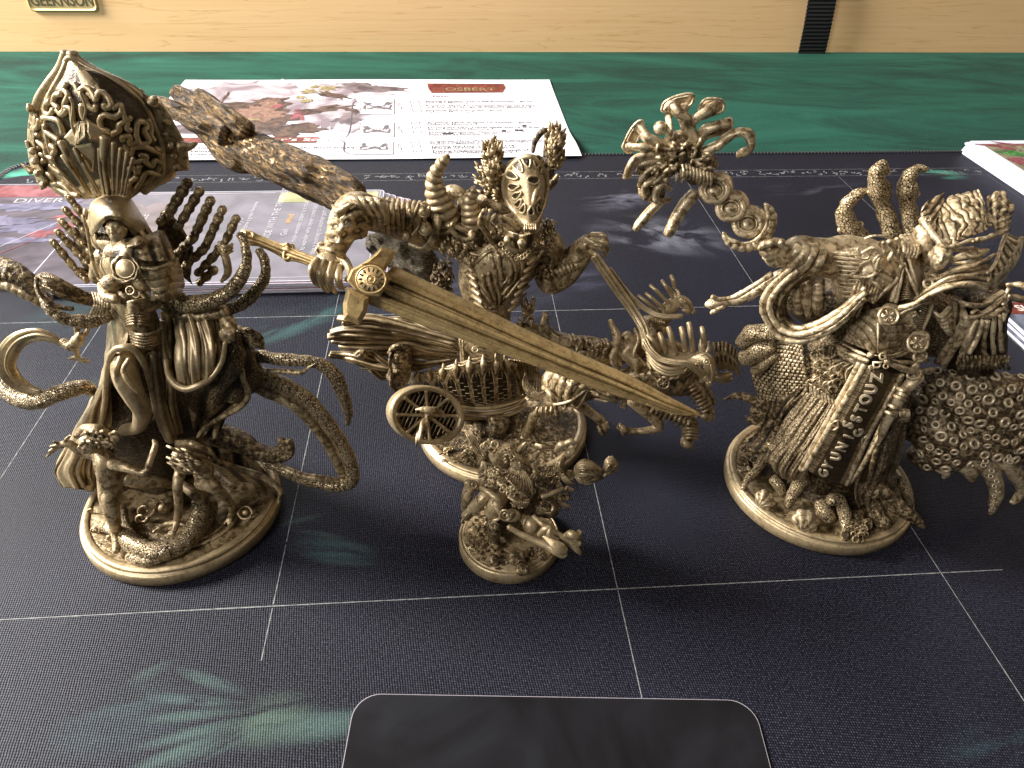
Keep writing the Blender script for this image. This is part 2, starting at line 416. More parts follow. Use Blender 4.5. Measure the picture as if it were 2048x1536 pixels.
q = N_(nt, 'ShaderNodeBump', i_Strength=.7, i_Distance=.08); L(ad.outputs[0], q.inputs['Height']); L(q.outputs[0], b.inputs['Normal'])
M_velvet = m
A = Acc(); gx = np.linspace(-130, 130, 121); gy = np.linspace(-60, 70, 81)
G = np.stack(np.meshgrid(gx, gy, indexing='ij'), -1); G = G[..., :1]*ex+G[..., 1:]*ey+MO
G[..., 2] = -.3+vnoise(G, .12, 3)*.0
A.grid(G, flip=False)
o = A.build('table_cloth_ground', M_velvet); tag(o, kind='structure')

# ---- the play mat
m, nt, b = new_mat('printed_mat'); L = nt.links.new
tc = N_(nt, 'ShaderNodeTexCoord'); P0 = tc.outputs['Object']
big = N_(nt, 'ShaderNodeTexNoise', i_Scale=.16, i_Detail=5.0, i_Roughness=.6); L(P0, big.inputs['Vector'])
r0 = ramp(nt, [(.35, (.0035, .0035, .006)), (.55, (.005, .005, .010)), (.75, (.009, .009, .016))]); L(big.outputs[0], r0.inputs[0]); col = r0.outputs[0]
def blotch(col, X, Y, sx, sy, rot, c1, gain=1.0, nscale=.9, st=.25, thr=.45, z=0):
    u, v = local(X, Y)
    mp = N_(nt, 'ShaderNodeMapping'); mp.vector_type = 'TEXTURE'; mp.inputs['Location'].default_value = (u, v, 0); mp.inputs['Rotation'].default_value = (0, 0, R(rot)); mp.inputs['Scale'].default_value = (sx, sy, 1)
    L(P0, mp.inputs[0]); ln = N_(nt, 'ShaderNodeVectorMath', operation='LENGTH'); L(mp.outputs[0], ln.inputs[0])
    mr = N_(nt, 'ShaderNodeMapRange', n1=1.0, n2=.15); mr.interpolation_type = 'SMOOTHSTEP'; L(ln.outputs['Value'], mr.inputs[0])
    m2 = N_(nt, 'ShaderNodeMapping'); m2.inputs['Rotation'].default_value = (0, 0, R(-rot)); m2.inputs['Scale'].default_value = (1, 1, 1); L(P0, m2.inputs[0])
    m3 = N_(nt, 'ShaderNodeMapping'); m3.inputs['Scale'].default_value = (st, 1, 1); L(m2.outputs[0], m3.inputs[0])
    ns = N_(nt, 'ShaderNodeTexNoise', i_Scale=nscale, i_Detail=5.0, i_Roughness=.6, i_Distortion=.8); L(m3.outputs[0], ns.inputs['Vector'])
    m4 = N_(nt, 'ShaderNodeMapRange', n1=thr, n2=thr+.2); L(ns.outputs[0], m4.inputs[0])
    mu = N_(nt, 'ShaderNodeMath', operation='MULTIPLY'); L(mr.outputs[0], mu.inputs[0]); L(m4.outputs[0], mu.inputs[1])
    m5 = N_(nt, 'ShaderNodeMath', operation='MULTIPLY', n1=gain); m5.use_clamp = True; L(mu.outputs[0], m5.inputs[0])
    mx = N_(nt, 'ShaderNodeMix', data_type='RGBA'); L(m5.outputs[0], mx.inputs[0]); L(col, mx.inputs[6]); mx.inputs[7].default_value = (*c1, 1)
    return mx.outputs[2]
TEAL = (.022, .055, .052)
GG = (.040, .070, .062)
for a in [(640, 1450, 1.9, .55, 4, GG, .9, 2.2, .3, .3), (540, 1440, 1.3, .9, 8, (.046, .074, .056), .9, 2.2, .3, .35), (420, 1362, 1.25, .22, -22, GG, .8, 1.8, .3, .3), (380, 1400, 1.5, .2, -8, GG, .8, 2.5, .3, .3), (370, 1432, 1.5, .2, 2, GG, .8, 2.5, .3, .3),
          (380, 1468, 1.6, .22, 12, GG, .85, 2.5, .3, .3), (340, 1510, 1.7, .22, 22, GG, .9, 2.5, .3, .3), (420, 1500, 1.5, .25, 20, GG, .7, 2.5, .3, .3), (300, 1345, .7, .25, 30, GG, .5, 2.5, .3, .3), (250, 1440, 2.2, 1.2, 10, (.02, .04, .045), .6, 1.2, .3, .4),
          (665, 1100, 1.6, .6, -14, (.035, .075, .085), .8, 2.0, .3, .35), (640, 1068, 1.0, .14, -14, GG, .6, 2.5, .3, .3), (700, 1090, 1.1, .15, -20, GG, .6, 2.5, .3, .3), (690, 1125, 1.2, .16, -8, GG, .5, 2.5, .3, .3), (600, 1040, .9, .18, 14, GG, .4, 2.5, .3, .3), (590, 645, 3.6, 1.3, 38, TEAL, 1.1), (700, 600, 2.8, 1.0, 30, TEAL, .8),
          (170, 620, 3.5, 2.0, 30, TEAL, .8), (150, 790, 2.0, 1.0, 40, TEAL, .5), (60, 345, 2.4, 1.6, 20, (.06, .3, .2), 1.1), (1885, 348, 1.8, 1.0, -10, (.05, .22, .16), 1.2),
          (1320, 470, 4.5, 2.6, -18, (.20, .20, .24), .85, 2.5, .25, .5, .45), (1240, 400, 3.5, 1.6, 20, (.15, .15, .19), .9, .5, .5, .45),  # pale patches: the window's reflection painted into the mat colour
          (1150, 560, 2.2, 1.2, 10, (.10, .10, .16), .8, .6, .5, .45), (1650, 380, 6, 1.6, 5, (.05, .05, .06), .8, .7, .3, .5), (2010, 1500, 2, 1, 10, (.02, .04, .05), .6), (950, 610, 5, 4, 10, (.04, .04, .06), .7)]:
    if len(a) > 10: a = a[:7]+(.5, .5, .45)
    
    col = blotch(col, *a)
# woven thread pattern
sep = N_(nt, 'ShaderNodeSeparateXYZ'); L(P0, sep.inputs[0])
def wave(ax, k, ph=None):
    s = N_(nt, 'ShaderNodeMath', operation='MULTIPLY', n1=k); L(ax, s.inputs[0])
    if ph: L2 = N_(nt, 'ShaderNodeMath', operation='ADD'); L(s.outputs[0], L2.inputs[0]); L(ph, L2.inputs[1]); s = L2
    t = N_(nt, 'ShaderNodeMath', operation='SINE'); L(s.outputs[0], t.inputs[0]); return t.outputs[0]
jit = N_(nt, 'ShaderNodeTexNoise', i_Scale=2.0, i_Detail=2.0); L(P0, jit.inputs['Vector'])
jm = N_(nt, 'ShaderNodeMath', operation='MULTIPLY', n1=2.5); L(jit.outputs[0], jm.inputs[0])
KW = 2*math.pi/.088
sa = N_(nt, 'ShaderNodeMath', operation='ADD'); L(sep.outputs[0], sa.inputs[0]); L(sep.outputs[1], sa.inputs[1])
sd = N_(nt, 'ShaderNodeMath', operation='SUBTRACT'); L(sep.outputs[0], sd.inputs[0]); L(sep.outputs[1], sd.inputs[1])
w1 = wave(sa.outputs[0], KW*.8, jm.outputs[0]); w2 = wave(sd.outputs[0], KW*.62, jm.outputs[0])
wm = N_(nt, 'ShaderNodeMath', operation='MULTIPLY'); L(w1, wm.inputs[0]); L(w2, wm.inputs[1])
wr = N_(nt, 'ShaderNodeMapRange', n1=.15, n2=.8); L(wm.outputs[0], wr.inputs[0])
spk = N_(nt, 'ShaderNodeTexNoise', i_Scale=14.0, i_Detail=2.0); L(P0, spk.inputs['Vector'])
sm_ = N_(nt, 'ShaderNodeMapRange', n1=.38, n2=.72); L(spk.outputs[0], sm_.inputs[0])
wf = N_(nt, 'ShaderNodeMath', operation='MULTIPLY'); L(wr.outputs[0], wf.inputs[0]); L(sm_.outputs[0], wf.inputs[1])
thr = N_(nt, 'ShaderNodeMix', data_type='RGBA', blend_type='ADD', n0=1.0); L(col, thr.inputs[6])
tcol = N_(nt, 'ShaderNodeMix', data_type='RGBA'); tcol.inputs[6].default_value = (0, 0, 0, 1); tcol.inputs[7].default_value = (.085, .09, .13, 1); L(wf.outputs[0], tcol.inputs[0]); L(tcol.outputs[2], thr.inputs[7])
L(thr.outputs[2], b.inputs['Base Color'])
b.inputs['Roughness'].default_value = .52; b.inputs['Specular IOR Level'].default_value = .17
q = N_(nt, 'ShaderNodeBump', i_Strength=.5, i_Distance=.012); L(wm.outputs[0], q.inputs['Height']); L(q.outputs[0], b.inputs['Normal'])
M_mat = m
M_thread = plain('black_thread', (.012, .012, .014), .7)
M_line = plain('printed_line', (.30, .31, .28), .8, .2, noise=(6.0, (.10, .10, .12)))
mat_o = empty('play_mat', MO); mat_o.rotation_euler = (0, 0, YAW)
tag(mat_o, 'dark navy woven neoprene play mat printed with thin pale grid lines and teal wisps', 'play mat')
slab('woven_top', rrect(-29.8, -30, 62, 32.4, 2.2, 12), -.3, 0, M_mat, mat_o, bev=.05)
def strip(name, P, wd, z, mat, parent):
    A = Acc(); P = np.array(P, float); T = np.gradient(P, axis=0); T /= np.linalg.norm(T, axis=1, keepdims=True); Nn = np.stack([-T[:, 1], T[:, 0]], 1)
    wv = wd*(1+.25*vnoise(np.hstack([P, P[:, :1]*0]), 5.0, 4))[:, None]
    G = np.stack([np.hstack([P-Nn*wv/2, np.full((len(P), 1), z)]), np.hstack([P+Nn*wv/2, np.full((len(P), 1), z)])], 1)
    A.grid(G, flip=True); o = A.build(name, mat); o.parent = parent; return o
def line(x0, y0, x1, y1, wd=.035, z=.004):
    wd *= .72
    n = max(2, int(max(abs(x1-x0), abs(y1-y0))/.12)); t = np.linspace(0, 1, n)[:, None]
    strip('grid_line', np.array([[x0, y0]])*(1-t)+np.array([[x1, y1]])*t, wd, z, M_line, mat_o)
def band(u): return abs(u) < 40
for v in (0, 14.35): line(-29 if v == 0 else -29, v, 11.2 if v == 0 else 28, v, .04)
for u in (-18.7, -9.35, 0, 9.35, 18.7, 28.0):
    line(u, 2.2 if u in (-9.35,) else -3.4 if u == 0 else -4.5 if u in (9.35, -18.7) else .3, u, 14.28, .035); line(u, 14.42, u, 28.4, .03)
line(-9.35, -1.6, -9.35, -.06, .035); line(-9.35, .06, -9.35, 2.1, .035)
# worn printed border near the back edge: two thin rules with broken letter-like dashes between
line(-28, 28.55, 33, 28.55, .03); line(-28, 29.55, 33, 29.55, .03)
rnd = random.Random(4); A = Acc(); u = -27.8
while u < 33:
    if rnd.random() < .8:
        pts = squiggle(rnd, u, 29.05+rnd.uniform(-.15, .15), .16, .16, 4)
        P = np.array([[x, max(28.62, min(29.48, y)), .006] for x, y in pts]); T = np.gradient(P, axis=0)[:, :2]; T /= np.linalg.norm(T, axis=1, keepdims=True)+1e-9
        Nn = np.hstack([-T[:, 1:], T[:, :1], np.zeros((len(P), 1))])*.03; A.grid(np.stack([P-Nn, P+Nn], 1))
    u += rnd.uniform(.16, .34)
o = A.build('border_print', M_line); o.parent = mat_o; tag(o, kind='stuff')
# overlock stitching round the edge
A = Acc(); OUT = np.array(rrect(-29.8, -30, 62, 32.4, 2.2, 12))
Q = np.vstack([OUT, OUT[:1]]); Ls = np.linalg.norm(np.diff(Q, axis=0), axis=1); cs = np.concatenate([[0], np.cumsum(Ls)])
for s in np.arange(0, cs[-1], .22):
    i = min(np.searchsorted(cs, s, side='right')-1, len(Q)-2); f = (s-cs[i])/max(Ls[i], 1e-6); p = Q[i]*(1-f)+Q[i+1]*f; t = nrm(Q[i+1]-Q[i]); n = np.array([t[1], -t[0]])
    if p[1] < 18: continue
    C = np.array([[*(p-n*.32+t*.05), .01], [*(p-n*.1), .045], [*(p+n*.03), -.02], [*(p+n*.03), -.28]])
    tubeW(A, C, .055, seg=5, k=2, cap=False)
o = A.build('stitched_edge', M_thread); o.parent = mat_o; tag(o, kind='stuff')

# ---- lettering helper
def text_obj(name, s, size, mat, parent=None, extrude=0.0, shear=0.0, align='LEFT', bold=0.0):
    c = bpy.data.curves.new(name, 'FONT'); c.body = s; c.size = size; c.extrude = extrude; c.shear = shear; c.align_x = align; c.offset = bold
    o = bpy.data.objects.new(name, c); COL.objects.link(o)
    dg = bpy.context.evaluated_depsgraph_get(); me = bpy.data.meshes.new_from_object(o.evaluated_get(dg)); me.name = name
    bpy.data.objects.remove(o); n = bpy.data.objects.new(name, me); COL.objects.link(n); me.materials.clear(); me.materials.append(mat)
    if parent is not None: n.parent = parent
    return n

# ---- wooden rail at the back
m, nt, b = new_mat('pale_wood'); L = nt.links.new
tc = N_(nt, 'ShaderNodeTexCoord'); mp = N_(nt, 'ShaderNodeMapping'); mp.inputs['Scale'].default_value = (.03, .8, .8); L(tc.outputs['Object'], mp.inputs[0])
n1 = N_(nt, 'ShaderNodeTexNoise', i_Scale=1.1, i_Detail=4.0, i_Distortion=.5); L(mp.outputs[0], n1.inputs['Vector'])
mp2 = N_(nt, 'ShaderNodeMapping'); mp2.inputs['Scale'].default_value = (.025, 3, 3); L(tc.outputs['Object'], mp2.inputs[0])
n3 = N_(nt, 'ShaderNodeTexNoise', i_Scale=1.2, i_Detail=4.0, i_Distortion=.3); L(mp2.outputs[0], n3.inputs['Vector'])
mp4 = N_(nt, 'ShaderNodeMapping'); mp4.inputs['Scale'].default_value = (.5, 14, 14); L(tc.outputs['Object'], mp4.inputs[0])
n4 = N_(nt, 'ShaderNodeTexNoise', i_Scale=1.2, i_Detail=4.0); L(mp4.outputs[0], n4.inputs['Vector'])
# thin darker annual rings where the slow noise crosses a level
an = N_(nt, 'ShaderNodeMath', operation='MULTIPLY', n1=9.0); L(n1.outputs[0], an.inputs[0])
fr = N_(nt, 'ShaderNodeMath', operation='FRACT'); L(an.outputs[0], fr.inputs[0])
fm = N_(nt, 'ShaderNodeMapRange', n1=.0, n2=.14, n3=0.25, n4=1.0); L(fr.outputs[0], fm.inputs[0])
a1 = N_(nt, 'ShaderNodeMath', operation='MULTIPLY_ADD', n1=.3); L(n3.outputs[0], a1.inputs[0]); 
f2 = N_(nt, 'ShaderNodeMath', operation='MULTIPLY', n1=.30); L(fm.outputs[0], f2.inputs[0]); L(f2.outputs[0], a1.inputs[2])
a2 = N_(nt, 'ShaderNodeMath', operation='MULTIPLY_ADD', n1=.12); L(n4.outputs[0], a2.inputs[0]); L(a1.outputs[0], a2.inputs[2])
r = ramp(nt, [(.2, (.52, .31, .14)), (.42, (.70, .44, .215)), (.62, (.76, .52, .28))]); L(a2.outputs[0], r.inputs[0]); L(r.outputs[0], b.inputs['Base Color'])
b.inputs['Roughness'].default_value = .4; b.inputs['Specular IOR Level'].default_value = .35
M_wood = m
wl = GW(0, 103, -.3); wr_ = GW(2048, 105, -.3); wx = nrm(wr_-wl)
rail = empty('table_rail', wl); rail.rotation_euler = (0, 0, math.atan2(wx[1], wx[0]))
tag(rail, 'pale varnished wooden table rail with straight horizontal grain behind the green cloth', 'table rail')
o = slab('rail_board', [(-60, 0), (150, 0), (150, 2.6), (-60, 2.6)], -3, 9.5, M_wood, rail, bev=.15)
def railpt(X, Y):
    """point of the rail's face seen at X,Y, in the rail's own frame"""
    n = np.array([-wx[1], wx[0], 0]); r_ = ray(X, Y); t = np.dot(wl-CP, n)/np.dot(r_, n); p = CP+r_*t-wl
    return float(np.dot(p, wx)), float(p[2])
x0, z0 = railpt(62, 22); x1, z1 = railpt(199, 22)
M_brass = plain('brushed_brass', (.58, .42, .20), .42, .5, .45, bump=.01, bscale=30)
M_engr = plain('engraved_letters', (.06, .045, .02), .7)
pl = Acc(); hw = (x1-x0)/2; PH = 2.4
P = rrect(x0, z0, x1, z0+PH, .35, 5); k = len(P)
c = np.mean(P, 0); V = []; 
for (yy, ins) in ((0.0, 0), (-.14, 0), (-.2, .09), (-.13, .2)):
    for p in P: V.append((p[0]-np.sign(p[0]-c[0])*ins, yy, p[1]-np.sign(p[1]-c[1])*ins))
V.append((c[0], -.13, c[1])); a = np.arange(k); b_ = (a+1) % k
F = [np.stack([j*k+b_, j*k+a, (j+1)*k+a, (j+1)*k+b_], 1)[:, ::-1] for j in range(3)]+[np.stack([3*k+a, 3*k+b_, np.full(k, 4*k)], 1)]
pl.add(V, F, smooth=False); plo = pl.build('name_plate', M_brass); plo.parent = rail
tx = text_obj('plate_lettering', 'GEEKNSON', 1.22, M_engr, rail, extrude=.01, align='CENTER', bold=.012)
tx.rotation_euler = (R(90), 0, 0); tx.location = (c[0]+.05, -.145, z0+.44)
tx.scale = ((x1-x0)*.90/max(1e-3, tx.dimensions.x), 1, 1)
# black webbing strap hanging over the rail
M_web = plain('black_webbing', (.010, .010, .011), .55, .4)
sx0, sz0 = railpt(1592, 108); sx1, _ = railpt(1645, 108); sx2, sz2 = railpt(1610, 0); sx3, _ = railpt(1663, 0)
strap = empty('webbing_strap', wl+wx*sx0+np.array([0, 0, -.3])); strap.rotation_euler = (0, 0, math.atan2(wx[1], wx[0]))
tag(strap, 'black ribbed webbing strap hanging down over the pale wooden rail', 'strap')
A = Acc(); Lh = sz2-sz0; rows = []; n = 90
tt = np.linspace(-.05, 2.0, 260); G = []
for t in tt:
    if t < 1.62: x = (sx2-sx0)*t; z = Lh*t+.25; y = -.45-.25*math.sin(min(t, 1.6)*2.0)
    else: x = (sx2-sx0)*1.62; z = Lh*1.62+.25; y = -.5+(t-1.62)*9
    wd = (sx1-sx0)
    row = []
    for j, v in enumerate(np.linspace(0, 1, 9)):
        bump_ = .035*math.sin(t*Lh/.16*math.pi*2/2) if 0 < j < 8 else 0
        row.append((x+wd*v+(.03*math.sin(t*90) if j in (0, 8) else 0), y-bump_-.05, z))
    G.append(row)
G = np.array(G); A.grid(G, flip=True); G2 = G.copy(); G2[..., 1] += .14; A.grid(G2, flip=False)
for j in (0, 8): A.grid(np.stack([G[:, j], G2[:, j]], 1), flip=(j == 0))
o = A.build('webbing', M_web); o.parent = strap
# ================================================================ things lying flat on the table
def yaw_empty(name, loc, a=0.0):
    o = empty(name, loc); o.rotation_euler = (0, 0, YAW+a); return o
def flat(name, P, z, mat, parent):
    P = np.array(P, float); A = Acc(); k = len(P); c = P.mean(0); a = np.arange(k)
    V = np.vstack([np.hstack([P, np.full((k, 1), z)]), [[*c, z]]])
    ar = sum(P[i][0]*P[(i+1) % k][1]-P[(i+1) % k][0]*P[i][1] for i in range(k))
    f = np.stack([a, (a+1) % k, np.full(k, k)], 1)
    A.add(V, [f if ar > 0 else f[:, ::-1]], smooth=False); o = A.build(name, mat)
    if parent is not None: o.parent = parent
    return o
def splat(cx, cy, rx, ry, rot=0, n=40, jag=.25, seed=0, k=1):
    t = np.linspace(0, 2*math.pi, n, endpoint=False)
    P3 = np.stack([np.cos(t)*2+seed*3.1, np.sin(t)*2, t*0], 1); r = 1+jag*vnoise(P3, 1.3, seed)+jag*.7*vnoise(P3, 4.0, seed+1)
    x = np.cos(t)*r*rx; y = np.sin(t)*r*ry; a = R(rot)
    return np.stack([cx+x*math.cos(a)-y*math.sin(a), cy+x*math.sin(a)+y*math.cos(a)], 1)
def ink_mat(name, c1, c2, sc=1.0, rough=.5, alpha=None, coat=0, spec=.4):
    m, nt, b = new_mat(name); L = nt.links.new
    tc = N_(nt, 'ShaderNodeTexCoord'); n = N_(nt, 'ShaderNodeTexNoise', i_Scale=sc, i_Detail=6.0, i_Distortion=1.5); L(tc.outputs['Object'], n.inputs['Vector'])
    r = ramp(nt, [(.38, c1), (.64, c2)]); L(n.outputs[0], r.inputs[0]); L(r.outputs[0], b.inputs['Base Color']); b.inputs['Roughness'].default_value = rough
    b.inputs['Specular IOR Level'].default_value = spec; b.inputs['Coat Weight'].default_value = coat; b.inputs['Coat Roughness'].default_value = .18
    return m
# ---- character sheet
M_paper = ink_mat('sheet_paper', (.62, .60, .64), (.68, .66, .69), .3, .6)
M_wash1 = ink_mat('art_pale_wash', (.18, .14, .16), (.46, .41, .44), .35, .6)
M_wash2 = ink_mat('art_grey_wash', (.07, .05, .06), (.20, .155, .16), .6, .6)
M_umber = ink_mat('art_umber', (.03, .018, .015), (.12, .07, .05), 1.0, .6)
M_skin = ink_mat('art_skin', (.13, .07, .05), (.26, .15, .11), 1.5, .6)
M_red = ink_mat('art_red', (.16, .03, .04), (.28, .09, .10), 1.5, .6)
M_gold = ink_mat('art_gold', (.17, .13, .06), (.32, .27, .14), 2, .6)
M_banner = ink_mat('banner_maroon', (.10, .015, .012), (.20, .05, .03), 1.5, .6)
M_ink = plain('print_ink', (.03, .025, .03), .7); M_ink2 = plain('print_ink_pale', (.10, .085, .10), .7)
M_white = plain('print_white', (.75, .72, .66), .6)
sheet_o = yaw_empty('character_sheet', MO*0+np.array([-24.35, 42.0, 0])); sheet_o.location.z = .012
tag(sheet_o, 'white printed character sheet with painted hunter art and maroon name banner', 'paper sheet')
SW, SH = 28.4, 17.4
# the sheet lies partly on the cloth, partly on the mat: it bends over the mat's edge
A = Acc(); gx = np.linspace(0, SW, 60); gy = np.linspace(0, SH, 60); Gm = np.zeros((60, 60, 3))
mu_, mv_ = (lambda p: (np.dot(p, ex), np.dot(p, ey)))(np.array([-24.35, 42.0, 0])-MO)
def sheet_z(x, y):
    v = mv_+y; return 0.10+.06*np.exp(-((x-SW)**2+(y-0)**2)/9)+.02*np.sin(x*.3+y*.2)-.34/(1+np.exp(-(v-35.5)*1.4))+.05*np.exp(-((y-SH)/2)**2)
for i, x in enumerate(gx):
    for j, y in enumerate(gy): Gm[i, j] = (x, y, sheet_z(x, y))
A.grid(Gm); B2 = Gm.copy(); B2[..., 2] -= .012; A.grid(B2, flip=True)
o = A.build('paper', M_paper); o.parent = sheet_o
def shp(X, Y):
    g = GW(X, Y, -.15)-np.array([-24.35, 42.0, 0]); return float(np.dot(g, ex)), float(np.dot(g, ey))
def drape(o, h):
    me = o.data; n = len(me.vertices); co = np.zeros(n*3, np.float32); me.vertices.foreach_get('co', co); co = co.reshape(-1, 3)
    mw = np.array(o.matrix_basis); co = co@mw[:3, :3].T+mw[:3, 3]
    co[:, 2] = sheet_z(co[:, 0], co[:, 1])+h; me.vertices.foreach_set('co', co.reshape(-1)); o.matrix_basis = Matrix.Identity(4); me.update(); return o
def pflat(name, P, lay, mat):
    # fine fan so that it follows the bend
    P = np.array(P, float); c = P.mean(0); A = Acc(); G = np.stack([c+(P-c)*f for f in (0.001, .25, .5, .75, 1)], 0); G = np.dstack([G, np.full(G.shape[:2], 0.0)])
    A.grid(G, cv=True); o = A.build(name, mat); o.parent = sheet_o
    me = o.data
    if sum(p.normal.z*p.area for p in me.polygons) < 0: me.flip_normals()
    drape(o, .003+.0035*lay); return o
crop(300, 140, 2.327)
def SP(x, y): X, Y = full(x, y); return shp(X, Y)
def ssplat(name, x, y, rx, ry, lay, mat, jag=.3, seed=1, rot=0, n=48):
    c = SP(x, y); e = SP(x+rx, y); f = SP(x, y-ry); pflat(name, splat(*c, abs(e[0]-c[0]), abs(f[1]-c[1]), rot, n, jag, seed), lay, mat)
ssplat('art_background', 480, 170, 360, 110, 0, M_wash1, .35, 3); ssplat('art_background', 870, 200, 150, 70, 1, M_wash1, .5, 5); ssplat('art_background', 960, 90, 190, 32, 2, M_wash1, .5, 8)
ssplat('art_smoke', 1000, 85, 150, 20, 3, M_wash2, .5, 9); ssplat('art_smoke', 480, 270, 300, 40, 3, M_wash2, .4, 12); ssplat('art_smoke', 930, 220, 60, 22, 4, M_wash2, .5, 14)
ssplat('painted_figure', 470, 215, 170, 62, 5, M_umber, .3, 21); ssplat('painted_figure', 640, 280, 130, 30, 4, M_umber, .6, 22); ssplat('painted_figure', 560, 150, 80, 30, 6, M_umber, .4, 27)
ssplat('painted_skin', 480, 195, 120, 40, 7, M_skin, .4, 23); ssplat('painted_skin', 560, 150, 42, 20, 8, M_skin, .3, 24); ssplat('painted_red', 700, 200, 38, 22, 7, M_red, .5, 25); ssplat('painted_red', 590, 165, 30, 7, 9, M_red, .5, 26)
for x, y, rx, ry, rr, s in ((790, 180, 120, 12, 28, 31), (880, 120, 80, 7, -25, 32), (930, 180, 70, 6, -40, 33), (830, 110, 60, 9, -30, 34), (340, 160, 30, 14, 0, 36), (350, 120, 8, 22, 0, 37)): ssplat('painted_branch', x, y, rx, ry, 8, M_umber, .5, s, rr)
for x, y, rx, ry, s in ((745, 95, 40, 9, 41), (820, 85, 44, 9, 42), (770, 75, 24, 6, 43), (700, 122, 22, 7, 44), (730, 140, 24, 7, 45), (480, 225, 30, 5, 46)): ssplat('painted_gold', x, y, rx, ry, 10, M_gold, .5, s)
def quadp(pts): return [SP(*p) for p in pts]
def densify(P, n=12):
    P = np.array(P, float); out = []
    for i in range(len(P)):
        a, b = P[i], P[(i+1) % len(P)]
        for t in np.linspace(0, 1, n, endpoint=False): out.append(a*(1-t)+b*t)
    return out
pflat('name_banner', densify(quadp([(1290, 62), (1645, 62), (1655, 78), (1640, 100), (1310, 104), (1296, 86)])), 6, M_banner)
pflat('banner_shape', densify(quadp([(120, 322), (785, 316), (770, 352), (140, 358)])), 12, M_banner); pflat('banner_edge', densify(quadp([(735, 325), (790, 318), (772, 348), (735, 350)])), 13, M_red)
def stext(s, x, y, size, mat, lay=8, sx=1.0):
    c = SP(x, y); o = text_obj('printed_words', s, size, mat, sheet_o, bold=.004); o.location = (c[0], c[1], 0); o.scale = (sx, 1, 1); bpy.context.view_layer.update(); drape(o, .003+.0035*lay)
    if size < .7: o['kind'] = 'stuff'
stext('OSBERT', 1372, 94, 1.1, M_gold, 9, 1.0); stext('Hunter\u2019s Son', 395, 345, 1.0, M_white, 15, 1.1)
stext('Player: ________', 1315, 122, .5, M_ink2, 5)
lines = [(1280, 142, 'During Combat: Win a Big Encounter - go to'), (1280, 149, 'Osbert\u2019s Memory 1.'), (1280, 163, 'Anytime: Have 3 Companion Secret card (the'), (1280, 170, 'red, any of 2+3) - go to Osbert\u2019s Memory 3.'), (1280, 184, 'Anytime: Roll a on a die - go to'), (1280, 192, 'Osbert\u2019s Memory 7.'),
         (1288, 242, 'Anytime: Have at least 10 Wealth - go to'), (1288, 250, 'Osbert\u2019s Memory 4.'), (1290, 266, 'During the Day: Travel while you\u2019re at 0 or 1'), (1290, 274, 'go to Osbert\u2019s Memory 5.'), (1294, 290, 'During Encounter: Gain at least      or'), (1294, 299, 'from          Bounty - go to'), (1294, 306, 'Osbert\u2019s Memory 6.'),
         (1302, 346, 'Anytime: Have all 3 Combat Secret Items listed'), (1302, 354, 'in the Character Ability on the right - go to'), (1302, 362, 'Osbert\u2019s Memory 7.'), (1310, 376, 'During the Day: Location 114'), (1310, 384, '(Forest of Forewishes) - go to'), (1314, 398, 'During Diplomacy: Roll a result of at'), (1314, 406, 'least your Osbert\u2019s Memory 1.')]
for x, y, s in lines: stext(s, x, y+3, .44, M_ink if ':' in s else M_ink2, 5, .98)
for x, y, s in ((190, 388, 'A huntsman of the deep woods, the finest tracker in Hub'), (190, 405, 'Hunter\u2019s Mark'), (190, 420, 'Gain in the forest at sunrise')): stext(s, x, y, .5, M_ink, 5)
pflat('censor_bar', densify(quadp([(1360, 293), (1412, 293), (1412, 301), (1360, 301)]), 3), 7, M_ink)
for x, y in ((1740, 256), (1645, 281), (1705, 279), (1725, 279)): pflat('print_icon', densify(quadp([(x-8, y-4), (x+10, y-4), (x+10, y+4), (x-8, y+4)]), 3), 7, M_ink)
M_box = plain('print_box', (.56, .52, .52), .6)
for j, (x0_, x1_, y0_, y1_) in enumerate(((980, 1138, 132, 203), (972, 1138, 240, 316), (950, 1136, 346, 412))):
    q4 = [(x0_+8, y0_), (x1_, y0_), (x1_, y1_), (x0_-6, y1_)]; cx_ = sum(p[0] for p in q4)/4; cy_ = sum(p[1] for p in q4)/4
    pflat('picture_frame', densify(quadp(q4)), 6, M_ink2); pflat('picture_ground', densify(quadp([(p[0]+(cx_-p[0])*.03, p[1]+(cy_-p[1])*.05) for p in q4])), 7, M_box)
    for k_, (dx, dy, rx, ry, rr) in enumerate(((-45, -12, 14, 10, 20), (45, -12, 14, 10, -20), (-30, 8, 34, 4, 18), (30, 8, 34, 4, -18), (0, 0, 26, 5, 0), (-60, 2, 7, 9, 0), (60, 2, 7, 9, 0))): ssplat('picture_drawing', cx_+dx, cy_+dy, rx, ry, 8, M_ink2, .6, 60+k_+j*9, rr)
A = Acc()
def pline(pts, wd=.05, lay=9):
    P = cr_spline(np.array([SP(*p) for p in pts]), 6); T = nrm(np.gradient(P, axis=0)); Nn = np.stack([-T[:, 1], T[:, 0]], 1)*wd/2
    G = np.stack([P-Nn, P+Nn], 1); G = np.dstack([G, sheet_z(G[..., 0], G[..., 1])+.003+.0035*lay]); A.grid(G, flip=True)
pline([(975, 136), (945, 150), (938, 200), (925, 290), (890, 330), (850, 332)], .07); pline([(885, 335), (905, 350), (905, 395), (935, 412)], .09)
for y in (150, 258, 360):
    pline([(1182, y-8), (1160, y), (1155, y+12), (1140, y+12)]); pline([(1150, y+14), (1166, y+18), (1172, y+32), (1184, y+34)])
